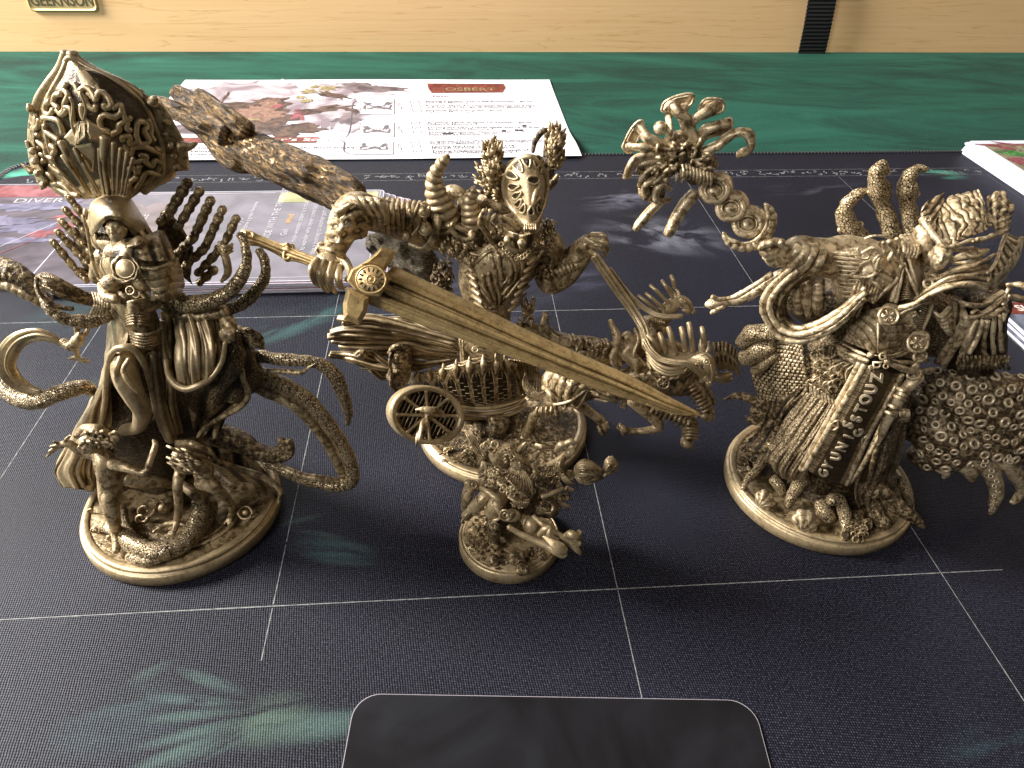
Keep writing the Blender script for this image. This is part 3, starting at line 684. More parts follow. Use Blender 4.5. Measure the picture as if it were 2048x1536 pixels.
for j, y0_ in enumerate((140, 237, 345)):
    for k_ in range(3):
        x = 1210+5*k_-(0 if j == 0 else -3); y = y0_+[0, 21, 43][k_] if j else y0_+[0, 18, 38][k_]
        for a_, b_ in (((x, y), (x+38, y)), ((x+38, y), (x+42, y+14)), ((x+42, y+14), (x+3, y+14)), ((x+3, y+14), (x, y))): pline([a_, b_], .04)
        pline([(x+10, y+11), (x+32, y+3)], .06)
o = A.build('line_drawing', M_ink2); o.parent = sheet_o; crop(0, 0, 1)

# ---- stacks of big sleeved cards
M_edge = plain('card_edge', (.62, .61, .68), .4, noise=(3.0, (.50, .49, .58)))
M_sleeve = ink_mat('sleeved_card', (.10, .085, .095), (.17, .15, .165), .25, .38, coat=.25)
M_redsl = ink_mat('red_sleeve', (.16, .04, .045), (.26, .10, .11), .8, .4, coat=.2)
M_grey = ink_mat('card_storm_art', (.055, .045, .055), (.12, .10, .12), .35, .38, coat=.25)
M_purp = ink_mat('card_lilac_cloud', (.08, .075, .12), (.17, .16, .23), .8, .4, coat=.2)
M_yel = ink_mat('card_meadow_art', (.20, .19, .05), (.36, .34, .15), .8, .4, coat=.2)
M_cream = plain('card_print', (.40, .37, .40), .4); M_orng = plain('card_print_orange', (.60, .34, .10), .5)
CW, CH, CT = 14.6, 9.6, .062
def P_of(X, Y, z): return GW(X, Y, z)
def card(name, loc, a, w_, h_, label, group, mat=M_sleeve, t=CT, edge=M_edge, cat='card'):
    o = yaw_empty(name, loc, a); tag(o, label, cat, group)
    slab('sleeve', rrect(0, 0, w_, h_, .3, 3), 0, t*.86, edge, o)
    flat('card_face', rrect(.04, .04, w_-.04, h_-.04, .28, 3), t*.86+.004, mat, o)
    return o
rnd = random.Random(11)
ORD = ['lowest', 'second lowest', 'third lowest', 'fourth lowest', 'fifth lowest', 'sixth lowest', 'seventh lowest', 'eighth lowest', 'ninth lowest', 'tenth lowest']
def stack(loc, n, w_, h_, lab, grp, a0=0.0, jit=.05, t=CT, cat='card', fans=None):
    for i in range(n):
        dx = rnd.uniform(-jit, jit)+(fans[i] if fans else 0); dy = rnd.uniform(-jit, jit)
        p = np.array(loc)+ex*dx+ey*dy+np.array([0, 0, i*t])
        card('sleeved_card', p, a0+R(rnd.uniform(-.35, .35)), w_, h_, ORD[i]+' '+lab, grp, t=t, cat=cat, mat=M_redsl if fans else M_sleeve)
    return np.array(loc)+np.array([0, 0, n*t])
# main stack: front right corner of the top card is seen at 740,556
top = .66; fr = P_of(742, 557, top); loc = fr-ex*CW; loc[2] = .006
topp = stack(loc, 9, CW, CH, 'red edged sleeved card of the big stack behind the hooded figure', 'cards below the top of the big stack', fans=[1.45, 1.25, 1.05, .85, .65, .4, .2, .05, 0])
tc_ = card('story_card', topp, 0, CW, CH, 'top sleeved story card of the big stack, grey with sideways white text', None, mat=M_grey)
zt = CT+.004
flat('meadow_picture', [(9.2, 8.1), (14.3, 8.1), (14.3, 9.35), (9.2, 9.35)], zt, M_yel, tc_)
def frame_line(P, wd, z, mat, parent, name='printed_frame'):
    for i in range(len(P)-1):
        a = np.array(P[i]); b = np.array(P[i+1]); t = nrm(b-a); n = np.array([-t[1], t[0]])*wd/2; flat(name, [a-n, b-n, b+n, a+n], z, mat, parent)
frame_line([(9.1, .3), (14.4, .3), (14.4, 9.4), (9.1, 9.4)], .04, zt+.004, M_cream, tc_); frame_line([(.3, 9.3), (8.9, 9.3)], .05, zt+.004, M_cream, tc_)
def ctext(parent, s, X, Y, size, mat, a=R(90), z=.665, sx=1.0):
    g = GW(X, Y, z)-np.array(parent.location); c, s_ = math.cos(-parent.rotation_euler.z), math.sin(-parent.rotation_euler.z)
    o = text_obj('printed_words', s, size*.74, mat, parent, bold=0); o.location = (g[0]*c-g[1]*s_, g[0]*s_+g[1]*c, zt+.005); o.rotation_euler = (0, 0, a); o.scale = (sx, 1, 1); o['kind'] = 'stuff'; return o
ctext(tc_, 'THE VALE', 268, 470, .72, M_cream)
ctext(tc_, 'became a green forsome', 490, 462, .46, M_cream); ctext(tc_, 'try s', 480, 450, .6, M_cream)
ctext(tc_, 'RIDE WITH THE TRAVELLERS', 537, 478, .66, M_cream); ctext(tc_, 'Gail', 572, 470, .6, M_cream); ctext(tc_, 'Wind', 582, 445, .6, M_orng)
for k_, s in enumerate(('A male wooden totem is a road sign', 'to wander who never come back', 'take a journey to another part of the', 'people found for each land and')):
    ctext(tc_, s, 588+20*k_, 490+9*k_, .52, M_cream)
flat('storm_picture', splat(3.2, 5.4, 2.2, 2.6, 20, 40, .3, 7), zt+.002, ink_mat('card_brown_art', (.08, .055, .05), (.16, .12, .12), .6, .4, coat=.2), tc_)
# left stack
fr2 = P_of(128, 553, .60); W2, H2 = 9.6, 10.2; loc2 = fr2-ex*W2+ey*.0; loc2[2] = .006
topp2 = stack(loc2, 8, W2, H2, 'sleeved card of the stack at the left edge of the photo', 'cards below the top of the left stack', jit=.07)
t2 = card('place_card', topp2, 0, W2, H2, 'top sleeved place card at the left edge, red title over a lilac stormy sky', None, mat=M_grey)
flat('red_header', [(.25, 8.5), (W2-.25, 8.5), (W2-.25, H2-.2), (.25, H2-.2)], zt, M_redsl, t2)
for i_, (x, y, rx, ry) in enumerate(((5.5, 7.4, 2.6, .6), (3.5, 5.6, 2.6, .8), (6.5, 4.9, 2, .5), (5, 3.4, 2.6, .4), (3, 2.2, 2.0, .3))): flat('cloud_picture', splat(x, y, rx, ry, 4, 40, .4, 80+i_), zt+.002, M_purp, t2)
for i_, (x, y) in enumerate(((7.5, 6.2), (7.9, 5.1), (7.0, 4.2))): flat('ruin_picture', splat(x, y, .7, .35, 20, 30, .6, 90+i_), zt+.006, M_redsl, t2)
ctext(t2, 'DIVER', 22, 402, .95, M_cream, 0, .66, 1.3)
frame_line([(4.6, .3), (8.2, 5.6)], .05, zt+.008, M_redsl, t2); frame_line([(3.9, .3), (7.3, 5.6)], .04, zt+.008, M_cream, t2)
# ---- decks at the right edge
M_deckart = ink_mat('deck_landscape_art', (.10, .09, .06), (.30, .26, .17), 1.0, .35, coat=.4)
M_deckdark = ink_mat('deck_dark_art', (.05, .055, .08), (.16, .17, .22), .8, .4, coat=.2)
M_wedge = plain('white_card_edge', (.70, .69, .80), .4)
c0 = P_of(1932, 283, .72); loc3 = c0-ey*9.4; loc3[2] = .006
for i in range(10):
    card('deck_card', loc3+np.array([0, 0, i*.07])+ex*rnd.uniform(-.12, .05)+ey*rnd.uniform(-.05, .05), R(rnd.uniform(-.8, .8)), 8.5, 9.4, ORD[i]+' white edged card of the deck at the back right corner', 'white edged cards of the back right deck', mat=M_wedge, edge=M_wedge, t=.07)
d = card('deck_card', loc3+np.array([0, 0, .70])+ex*.1, 0, 8.5, 9.4, 'top card of the back right deck with a white border and landscape picture', None, mat=M_wedge, edge=M_wedge, t=.07)
zd = .07+.004
flat('landscape_picture', [(.55, .5), (8, .5), (8, 8.8), (.55, 8.8)], zd, M_deckart, d)
for i_, (x, y, rx, ry, mm) in enumerate(((1.6, 8.2, 1.0, .35, M_red), (3, 8.5, 1.4, .2, M_red), (1.6, 7.2, .8, .5, ink_mat('art_leaf', (.03, .12, .03), (.10, .28, .08), 2)), (1.2, 6.0, .6, .5, M_red))): flat('picture_detail', splat(x, y, rx, ry, -20, 30, .6, 120+i_), zd+.004+.002*i_, mm, d)
c0 = P_of(1990, 612, .5); loc4 = c0-ey*7.2; loc4[2] = .006
for i in range(7):
    card('item_card', loc4+np.array([0, 0, i*.065])+ex*(rnd.uniform(-.1, .1)-.03*(6-i)), R(rnd.uniform(-1, 1)), 6.3, 7.6, ORD[i]+' dark card of the small deck beyond the tentacles', 'cards of the small dark deck', mat=M_deckdark, t=.065)
d = card('item_card', loc4+np.array([0, 0, .46]), 0, 6.3, 7.6, 'top card of the small dark deck beyond the tentacles, red titled over dark art', None, mat=M_deckdark, t=.065)
flat('red_header', [(.2, 6.5), (6.1, 6.5), (6.1, 7.4), (.2, 7.4)], .075, M_banner, d)
o = text_obj('printed_words', 'SHARDS', .62, M_white, d, bold=.01); o.location = (.75, 6.72, .08)
for i_ in range(4): flat('blue_picture', splat(1.5+i_*.8, 3.5+i_*.5, .9, .5, 30*i_, 30, .5, 130+i_), .079+.002*i_, ink_mat('art_blue', (.06, .10, .16), (.20, .28, .36), 2, .3), d)
# ---- dark card face down at the front
M_back = ink_mat('dark_card_back', (.005, .0045, .005), (.012, .012, .015), .25, .42, spec=.22)
a_ = P_of(735, 1500, .05); b_ = P_of(775, 1391, .05); c_ = P_of(1500, 1404, .05)
dirx = nrm(P_of(1450, 1402, .05)-P_of(800, 1391, .05)); ang = math.atan2(dirx[1], dirx[0])
o = empty('dark_card', P_of(1110, 1396, 0)+np.array([0, 0, .006])); o.rotation_euler = (0, 0, ang)
tag(o, 'large plain dark card with rounded corners lying in front of the smallest miniature', 'card')
wL = P_of(722, 1470, .05); wR = P_of(1548, 1470, .05)
hw_ = np.linalg.norm(wR-wL)/2
P = rrect(-hw_-.02, -9, hw_, 0, .62, 8)
slab('card_body', P, 0, .05, plain('dark_card_edge', (.30, .27, .30), .5), o); flat('card_face', np.array(P)*np.array([.9965, .9985])-np.array([0, .015]), .054, M_back, o)
# ================================================================ miniature 1: hooded figure with the shell halo
K1 = (0, 60, 2.743); K2 = (0, 580, 2.477); K7 = (0, 340, 5.485); K15 = (40, 90, 4.655)
def base_disc(fig, cx, cy, r, mat=M_plain, h=.55):
    A = Acc(); lathe(A, (cx, cy, 0), [(0, .004), (r*.97, .004), (r, .05), (r, h*.62), (r*.985, h*.72), (r*.955, h*.74), (r*.955, h*.80), (r*.97, h*.84), (r*.97, h*.95), (r*.945, h), (r*.90, h), (r*.885, h*.86), (r*.87, h*.76), (0, h*.76)], 128)
    return A.build('base', mat, fig)
def ground_relief(fig, cx, cy, r, z, seed, amp=.12, sc=1.3, mat=M_rough, name='ground'):
    A = Acc(); n = 70; rr = np.linspace(0.01, 1, n)[:, None]; t = np.linspace(0, 2*math.pi, 200, endpoint=False)[None]
    G = np.stack([cx+rr*r*np.cos(t), cy+rr*r*np.sin(t), z+0*rr*t], -1)
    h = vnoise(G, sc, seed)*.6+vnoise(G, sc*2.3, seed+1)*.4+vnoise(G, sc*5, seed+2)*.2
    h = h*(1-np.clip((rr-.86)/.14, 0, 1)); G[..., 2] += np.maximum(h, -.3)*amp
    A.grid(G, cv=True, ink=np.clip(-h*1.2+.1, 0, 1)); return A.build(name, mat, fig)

plane(15.2); BX, BY = -9.78, 15.2
fig = empty('hooded_miniature', (BX, BY, 0))
tag(fig, 'tan robed and hooded miniature with a filigree shell halo, long tentacles and a round base', 'miniature')
base_disc(fig, BX, BY, 2.82); crop(*K2)
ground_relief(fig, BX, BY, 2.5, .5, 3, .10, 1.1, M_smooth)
# base ornaments: swirls, gem, coils
A = Acc()
for i, (x, y, r) in enumerate(((470, 1190, 26), (450, 1095, 20), (1290, 1060, 30), (1180, 1080, 14), (540, 1230, 15))):
    c = []
    for a in np.linspace(0, 9, 16): c.append((x+r*(1-a/11)*math.cos(a+i), y+r*.7*(1-a/11)*math.sin(a+i), gd(x, y, .58), 5))
    tube(A, c, seg=7); A.build('scroll_ornament', M_smooth, fig); A = Acc()
A = Acc(); d = gd(1215, 1105, .75); ring(A, 1215, 1103, d, 36, 6, .9, k=6); ball(A, 1215, 1103, d, 15, 14, 10); A.build('hexagon_gem', M_smooth, fig)
A = Acc()
for r_, sw in ((330, 0), (300, .15)):
    c = [(760+r_*1.25*math.cos(a), 1090+r_*.62*math.sin(a), gd(760+r_*1.25*math.cos(a), 1090+r_*.62*math.sin(a), .56), 9) for a in np.linspace(.15+sw, 1.5-sw, 10)]
    tube(A, c, seg=8, flat=.6)
A.build('base_ridge', M_smooth, fig)
# serpent on the base
A = Acc(); z = .85
def bt(pts, zz=.8): return [(x, y, gd(x, y, zz if len(q) < 1 else q[0]), r) for x, y, r, *q in pts]
tube(A, bt([(610, 1090, 22), (600, 1150, 38), (640, 1240, 46), (730, 1290, 50), (830, 1290, 50), (920, 1240, 50), (975, 1150, 48, 1.0), (995, 1060, 44, 1.4), (975, 985, 36, 1.7), (930, 975, 24, 1.9)], .75), seg=20, fn=notch(.13, .07), rough=(.02, 8))
tube(A, bt([(640, 1320, 26), (720, 1345, 30), (800, 1330, 24), (870, 1290, 12)], .62), seg=14, fn=notch(.1, .1))
tube(A, bt([(1060, 1060, 20, 1.2), (1040, 1120, 30), (985, 1200, 30), (930, 1270, 20), (880, 1310, 8)], .7), seg=14)
A.build('serpent', M_scale, fig)
A = Acc()
for (x, y, r0) in ((720, 1090, 50), (800, 1060, 34), (700, 1130, 34)):
    c = [(x+r0*(1-a/9.)*math.cos(a), y+r0*.8*(1-a/9.)*math.sin(a), gd(x, y, .9)-.02*a, 11-a) for a in np.linspace(0, 7, 14)]
    tube(A, c, seg=10)
ball(A, 810, 1080, gd(810, 1080, 1.0), 26); ball(A, 1000, 1190, gd(1000, 1190, .7), 20, 14)
tube(A, bt([(760, 1200, 8), (830, 1160, 14), (900, 1160, 14), (930, 1180, 6)], .8), seg=8)
A.build('coiled_shell', M_smooth, fig)

# kneeling figure at the left, seen from the back of its bent head
def limb(A, pts, **kw): tube(A, pts, seg=14, **kw)
A = Acc(); D = -1.0
limb(A, [(500, 800, -.9, 40), (520, 850, -1.1, 55), (540, 930, -1.2, 56), (545, 1010, -1.3, 55), (545, 1070, -1.4, 46)])
limb(A, [(540, 960, -1.2, 50), (540, 1040, -1.5, 46), (560, 1120, -1.7, 36), (575, 1190, -1.7, 26), (580, 1250, gd(580, 1250, .75), 24), (575, 1300, gd(575, 1300, .65), 16)])
limb(A, [(620, 925, -1.0, 44), (700, 945, -.9, 40), (790, 950, -.7, 30), (850, 970, -.5, 16)])
limb(A, [(560, 860, -1.3, 34), (630, 880, -1.6, 26), (715, 905, -1.7, 18), (745, 840, -1.5, 17), (770, 770, -1.2, 16), (760, 740, -1.1, 10)])
limb(A, [(480, 820, -1.0, 30), (400, 800, -1.0, 24), (340, 760, -1.0, 20), (300, 770, -1.0, 18)])
for i, (x, y) in enumerate(((225, 828), (238, 800), (245, 775), (262, 750))):
    limb(A, [(308, 772+(i-1.5)*5, -1.0, 10), ((308+x)/2, (775+y)/2-4, -1.05, 9), (x, y, -1.1, 6)])
limb(A, [(310, 765, -1.0, 10), (330, 735, -1.05, 8), (352, 718, -1.1, 6)])
ball(A, 455, 760, -1.1, 66, 48, 50, rot=.4)
A.build('kneeling_body', M_smooth, fig, remesh=.035)
A = Acc(); head(A, 440, 775, -1.35, 50, .9, (-.6, -.6)); A.build('kneeling_face', M_smooth, fig, remesh=.025)
A = Acc(); rnd = random.Random(3)
for i in range(26):
    a = rnd.uniform(0, 6.28); x = 500+rnd.uniform(-90, 70); y = 735+rnd.uniform(-28, 35)
    tube(A, [(x-20, y+4, -1.45, 8), (x, y-10, -1.62, 9), (x+14, y+2, -1.6, 8), (x+6, y+16, -1.55, 4)], seg=7, k=4)
tube(A, [(380, 720, -1.2, 18), (430, 690, -1.35, 26), (500, 700, -1.4, 30), (560, 740, -1.3, 24)], seg=12, fn=ribs(7, .15))
A.build('kneeling_hair', M_smooth, fig)
# second crawling figure
A = Acc()
ball(A, 915, 860, -1.25, 76, 50, 50, rot=.35)
limb(A, [(950, 830, -.6, 46), (1000, 880, -.9, 52), (1010, 940, -1.1, 44), (990, 970, -1.2, 34)])
limb(A, [(900, 880, -1.0, 30), (880, 960, -1.4, 26), (885, 1050, -1.5, 22), (880, 1130, -1.2, 19), (860, 1200, gd(860, 1200, .8), 14), (835, 1215, gd(835, 1215, .75), 9)])
limb(A, [(990, 940, -1.1, 40), (1060, 980, -1.2, 32), (1120, 1030, -1.0, 24), (1150, 1090, gd(1150, 1090, .9), 18), (1130, 1140, gd(1130, 1140, .7), 12)])
for i, (x, y) in enumerate(((810, 1225), (828, 1235), (850, 1238), (872, 1232))): limb(A, [(852, 1195, gd(852, 1195, .8), 8), (x, y, gd(x, y, .66), 6)])
for i, (x, y) in enumerate(((1110, 1160), (1130, 1168), (1150, 1162))): limb(A, [(1140, 1120, gd(1140, 1120, .8), 8), (x, y, gd(x, y, .66), 6)])
limb(A, [(900, 960, -.9, 22), (960, 1010, -1.1, 26), (1000, 1040, -1.1, 28)])
A.build('crawling_body', M_smooth, fig, remesh=.035)
A = Acc()
for i in range(30):
    t = i/29; x = 860+rnd.uniform(-10, 130); y = 830+rnd.uniform(-40, 60)+(x-900)*.25
    tube(A, [(x-26, y-12, -1.75, 6), (x, y, -1.84, 8), (x+30, y+16, -1.72, 5)], seg=6, k=4)
A.build('crawling_hair', M_smooth, fig); A = Acc()
tube(A, [(880, 760, -.8, 22), (960, 765, -1.0, 30), (1010, 790, -.9, 24)], seg=10, fn=ribs(6, .2))
A.build('hair_bun', M_smooth, fig)

# ---- robe: dark column, long left fall, wind-blown right fall
A = Acc()
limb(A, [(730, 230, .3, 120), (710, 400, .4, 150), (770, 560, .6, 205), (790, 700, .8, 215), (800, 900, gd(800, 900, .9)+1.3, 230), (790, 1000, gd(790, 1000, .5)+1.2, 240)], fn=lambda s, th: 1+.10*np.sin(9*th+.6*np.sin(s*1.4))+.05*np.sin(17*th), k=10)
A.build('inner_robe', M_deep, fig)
A = Acc()
sheet(A, [[(535, 170, -.1), (600, 120, -.6), (640, 190, -.7)],
          [(525, 290, -.2), (560, 270, -.8), (620, 265, -.95)],
          [(500, 440, 0), (530, 390, -.9), (560, 330, -1.1)],
          [(440, 570, 0), (480, 520, -.8), (545, 440, -1.0)],
          [(370, 700, -.1), (420, 650, -.7), (520, 560, -.7)],
          [(300, 830, -.3), (390, 790, -.6), (500, 720, -.4)],
          [(265, 905, -.4), (350, 900, -.6), (460, 870, -.3)],
          [(300, 975, -.6), (390, 985, -.7), (470, 960, -.3)]], 90, 60, 10, fn=lambda u, v: 9*np.sin(9*v*3+3*u)*u+6*np.sin(v*31+u*5)*(u > .3)*np.clip((u-.3)*2, 0, 1), rough=(.03, 3))
sheet(A, [[(560, 330, .2), (520, 400, .4), (560, 480, .6)], [(470, 560, .0), (500, 580, .5), (600, 600, .8)], [(380, 720, -.1), (430, 720, .5), (600, 720, .9)], [(290, 860, -.3), (400, 860, .4), (560, 880, .8)], [(310, 960, -.5), (400, 990, .2), (520, 1000, .7)]], 60, 50, 12, fn=lambda u, v: 9*np.sin(v*16+3*u))
A.build('robe_left_fall', M_plain, fig)
A = Acc()   # hem edge that frames the thigh
tube(A, [(495, 700, -.4, 14), (520, 560, -.9, 14), (528, 430, -1.1, 15), (550, 320, -1.2, 16), (600, 285, -1.25, 18), (660, 290, -1.2, 18), (700, 340, -1.1, 16), (735, 430, -.9, 14), (760, 540, -.8, 13), (790, 660, -.7, 13), (840, 750, -.6, 14)], seg=12, rough=(.01, 6))
tube(A, [(760, 320, -.6, 30), (775, 450, -.6, 34), (800, 600, -.6, 36), (850, 740, -.6, 28)], seg=14, fn=ribs(5, .16))
tube(A, [(800, 160, -.5, 20), (815, 300, -.7, 18), (845, 440, -.8, 20), (850, 560, -.5, 24), (880, 700, -.3, 26)], seg=14, fn=ribs(5, .16))
A.build('robe_hem', M_plain, fig)
A = Acc()   # bare leg
limb(A, [(640, 270, -.6, 50), (615, 340, -1.0, 62), (620, 430, -1.25, 64), (660, 520, -1.35, 54), (700, 590, -1.3, 46), (700, 640, -1.1, 40), (680, 680, -.8, 34), (620, 690, -.4, 30), (590, 710, -.2, 26)], fn=ribs(3, .06))
limb(A, [(640, 340, -1.45, 12), (610, 400, -1.6, 13), (640, 460, -1.72, 13), (685, 510, -1.72, 9)])
limb(A, [(600, 330, -1.3, 14), (575, 400, -1.5, 14), (585, 470, -1.5, 11), (610, 510, -1.5, 6)])
A.build('leg', M_plain, fig, remesh=.035)
A = Acc()   # large right cape, two hanging sheets
fold = lambda k, a: (lambda u, v: a*np.sin(k*v*6.28+1.5*u)+a*.4*np.sin(k*2.3*v*6.28-2*u))
sheet(A, [[(800, 110, .1), (880, 90, -.3), (960, 100, -.5), (1080, 115, -.4)],
          [(820, 260, -.2), (900, 240, -.8), (1000, 240, -.9), (1110, 230, -.6)],
          [(830, 380, -.5), (900, 370, -1.2), (1010, 350, -1.2), (1110, 300, -.8)],
          [(850, 460, -.7), (920, 480, -1.3), (1010, 450, -1.3), (1100, 360, -.9)]], 80, 90, 12, fn=fold(4, 13), rough=(.02, 4))
tube(A, [(820, 300, -.6, 14), (830, 400, -1.0, 15), (860, 460, -1.3, 17), (920, 490, -1.45, 18), (990, 470, -1.4, 17), (1050, 430, -1.2, 15), (1100, 350, -1.0, 13), (1115, 260, -.9, 11)], seg=12)
A.build('upper_cape', M_plain, fig)
A = Acc()
sheet(A, [[(1060, 110, .4), (1120, 190, .2), (1170, 210, .1), (1210, 260, .1)],
          [(1010, 440, -.2), (1100, 380, -.3), (1160, 330, -.4), (1195, 330, -.2)],
          [(940, 560, .1), (1040, 520, -.2), (1150, 470, -.4), (1215, 460, -.3)],
          [(950, 640, .2), (1030, 610, 0), (1150, 560, -.2), (1225, 545, -.3)],
          [(960, 700, .2), (1000, 680, .1), (1060, 650, 0), (1130, 620, -.1)],
          [(985, 760, 0), (1020, 750, -.2), (1060, 740, -.2), (1090, 720, 0)]], 90, 70, 12, fn=lambda u, v: 7*np.sin(v*14+4*u), rough=(.02, 4))
tube(A, [(1180, 240, .0, 13), (1190, 340, -.3, 14), (1205, 440, -.45, 14), (1230, 520, -.5, 15), (1190, 580, -.4, 14), (1100, 630, -.3, 13), (1020, 680, -.2, 13), (985, 740, -.3, 14), (1040, 800, -.4, 15), (1075, 850, -.4, 16), (1180, 885, -.2, 16), (1290, 920, -.2, 17), (1360, 960, -.2, 16), (1390, 1000, -.3, 14), (1380, 1055, -.4, 7)], seg=12)
sheet(A, [[(1000, 720, .4), (1080, 730, .5), (1160, 760, .6)],
          [(1030, 790, 0), (1120, 800, .2), (1230, 800, .4)],
          [(1060, 850, -.3), (1160, 870, 0), (1290, 870, .2)],
          [(1100, 880, -.2), (1200, 900, 0), (1360, 950, .0)]], 50, 60, 12, fn=lambda u, v: 7*np.sin(v*12+6*u))
sheet(A, [[(1030, 830, .2), (1060, 880, .4), (1150, 960, .7)], [(1200, 890, .1), (1220, 920, .4), (1290, 980, .7)], [(1385, 990, -.2), (1380, 1010, .1), (1390, 1030, .2)]], 40, 40, 12, fn=lambda u, v: 4*np.sin(u*16))
A.build('lower_cape', M_smooth, fig)
A = Acc(); sheet(A, [[(1090, 150, .0), (1150, 190, -.25), (1210, 250, -.1), (1260, 300, .3)], [(1060, 290, -.2), (1150, 310, -.45), (1230, 350, -.3), (1300, 400, .1)], [(1020, 420, -.4), (1120, 420, -.55), (1210, 440, -.4), (1290, 480, .1)], [(960, 540, -.2), (1060, 510, -.5), (1160, 500, -.5), (1240, 530, -.2)], [(970, 610, .0), (1050, 590, -.3), (1140, 560, -.4), (1210, 560, -.2)]], 90, 100, 12, fn=lambda u, v: 9*np.sin(v*15+3*u)+2*np.sin(v*90)*np.sin(u*60), rough=(.03, 5))
A.build('hip_cape', M_cloth, fig)
# limb ending in a club-like fist at the right
A = Acc()
tube(A, [(1080, 720, .3, 60), (1180, 750, .2, 52), (1270, 800, .1, 44), (1350, 820, 0, 40), (1400, 800, -.1, 42)], seg=20, fn=ribs(7, .06), rough=(.03, 5))
for i in range(5):
    a = -.7+i*.42; tube(A, [(1390, 790, -.15, 20), (1405+34*math.cos(a), 755+40*math.sin(a)+20, -.3, 17), (1420+24*math.cos(a), 800+30*math.sin(a), -.38, 14), (1390, 825+i*6, -.35, 10)], seg=9)
ball(A, 1392, 745, -.15, 22, 18); ball(A, 1428, 770, -.1, 24, 20)
A.build('knotted_limb', M_rough, fig)
# ---- tentacles on the right
def tent(name, pts, mat=M_scale, seg=22, k=10, fn=None, **kw):
    A = Acc(); tube(A, pts, seg=seg, k=k, fn=fn or (lambda s, th: 1-.10*np.exp(-(((s/.16) % 1)-.5)**2/.03)*(np.cos(th-1) > -.2)), rough=kw.pop('rough', (.025, 5)), **kw)
    return A.build(name, mat, fig)
tent('tentacle', [(1180, 330, .4, 40), (1290, 330, .2, 34), (1400, 345, .0, 32), (1500, 350, -.1, 30), (1590, 370, -.1, 34), (1660, 430, -.1, 36), (1700, 520, -.1, 32), (1725, 600, 0, 24), (1720, 665, .1, 10)])
tent('tentacle', [(1200, 400, .4, 50), (1300, 430, .3, 46), (1420, 480, .2, 40), (1530, 550, .1, 38), (1630, 670, .0, 36), (1710, 790, -.1, 34), (1745, 890, -.2, 34), (1730, 960, -.3, 32), (1640, 970, -.3, 28), (1530, 945, -.2, 28), (1420, 900, -.1, 30), (1330, 860, .1, 24)])
tent('tentacle', [(1220, 450, .3, 34), (1340, 510, .25, 32), (1470, 580, .15, 28), (1580, 700, .1, 26), (1650, 810, .0, 24), (1690, 900, -.1, 22), (1690, 945, -.2, 20), (1600, 935, -.3, 18), (1500, 920, -.3, 17), (1400, 880, -.2, 14)], mat=M_smooth)
tent('thorn', [(1330, 400, .0, 14), (1420, 405, -.15, 14), (1490, 410, -.25, 12), (1530, 385, -.3, 9), (1560, 365, -.3, 5)], mat=M_smooth)
# hand and gathered cloth at the hip
A = Acc()
limb(A, [(1060, 100, -.1, 26), (1110, 130, -.4, 34), (1140, 170, -.6, 34), (1135, 210, -.7, 30)])
for i, (x, y) in enumerate(((1105, 250), (1122, 262), (1140, 260), (1158, 250))): limb(A, [(1115+i*13, 195, -.8, 12), (1108+i*14, 225, -.92, 11), (x, y, -.85, 8)])
limb(A, [(1110, 190, -.8, 11), (1092, 210, -.85, 9), (1095, 235, -.85, 7)])
A.build('hand', M_smooth, fig, remesh=.025)
A = Acc()
for i in range(7):
    y0_ = 195+i*15; tube(A, [(1180, y0_-6, 0, 14), (1230, y0_+4-i*1, -.15, 13), (1280, 225+i*9+6*math.sin(i*2), -.1, 12), (1305, 240+i*8, 0, 7)], seg=9, rough=(.02, 8))
A.build('gathered_cloth', M_rough, fig)

# ---- torso
A = Acc()
limb(A, [(640, 20, -.4, 80), (660, 60, -.5, 88), (690, 130, -.5, 84), (715, 210, -.4, 84), (740, 290, -.2, 90)], flat=.8)
crop(*K1)
limb(A, [(640, 1200, -.1, 90), (660, 1290, -.1, 120), (700, 1400, -.2, 118), (720, 1480, -.2, 100), (700, 1560, -.2, 90)], flat=.75)
tube(A, [(640, 1230, -.2, 90), (800, 1240, -.3, 96), (900, 1290, -.2, 80), (930, 1400, -.1, 80)], seg=24); tube(A, [(640, 1230, -.2, 80), (570, 1260, -.2, 60), (540, 1360, -.1, 50)], seg=20); ball(A, 610, 1390, -.75, 56, 50, 50); ball(A, 790, 1380, -.75, 60, 54, 54)
A.build('torso', M_smooth, fig, remesh=.04)
A = Acc(); crop(*K2)      # ribs like teeth
for i in range(9):
    y = 62+i*13
    for sgn in (-1, 1): tube(A, [(680, y, -1.18, 5), (680+sgn*18, y-3+i*.5, -1.22, 7), (680+sgn*42, y+4, -1.05, 6), (680+sgn*60, y+14, -.8, 4)], seg=7)
tube(A, [(680, 50, -1.15, 8), (682, 120, -1.2, 10), (690, 185, -1.1, 8)], seg=8)
A.build('rib_cage', M_smooth, fig)
A = Acc()
for i in range(5): tube(A, [(640, 205+i*13, -.7, 8), (690, 222+i*14, -1.15, 10), (760, 215+i*14, -1.0, 10), (800, 200+i*13, -.6, 8)], seg=9, fn=twist(3, .12, .3))
A.build('waist_wraps', M_smooth, fig)
crop(*K1)
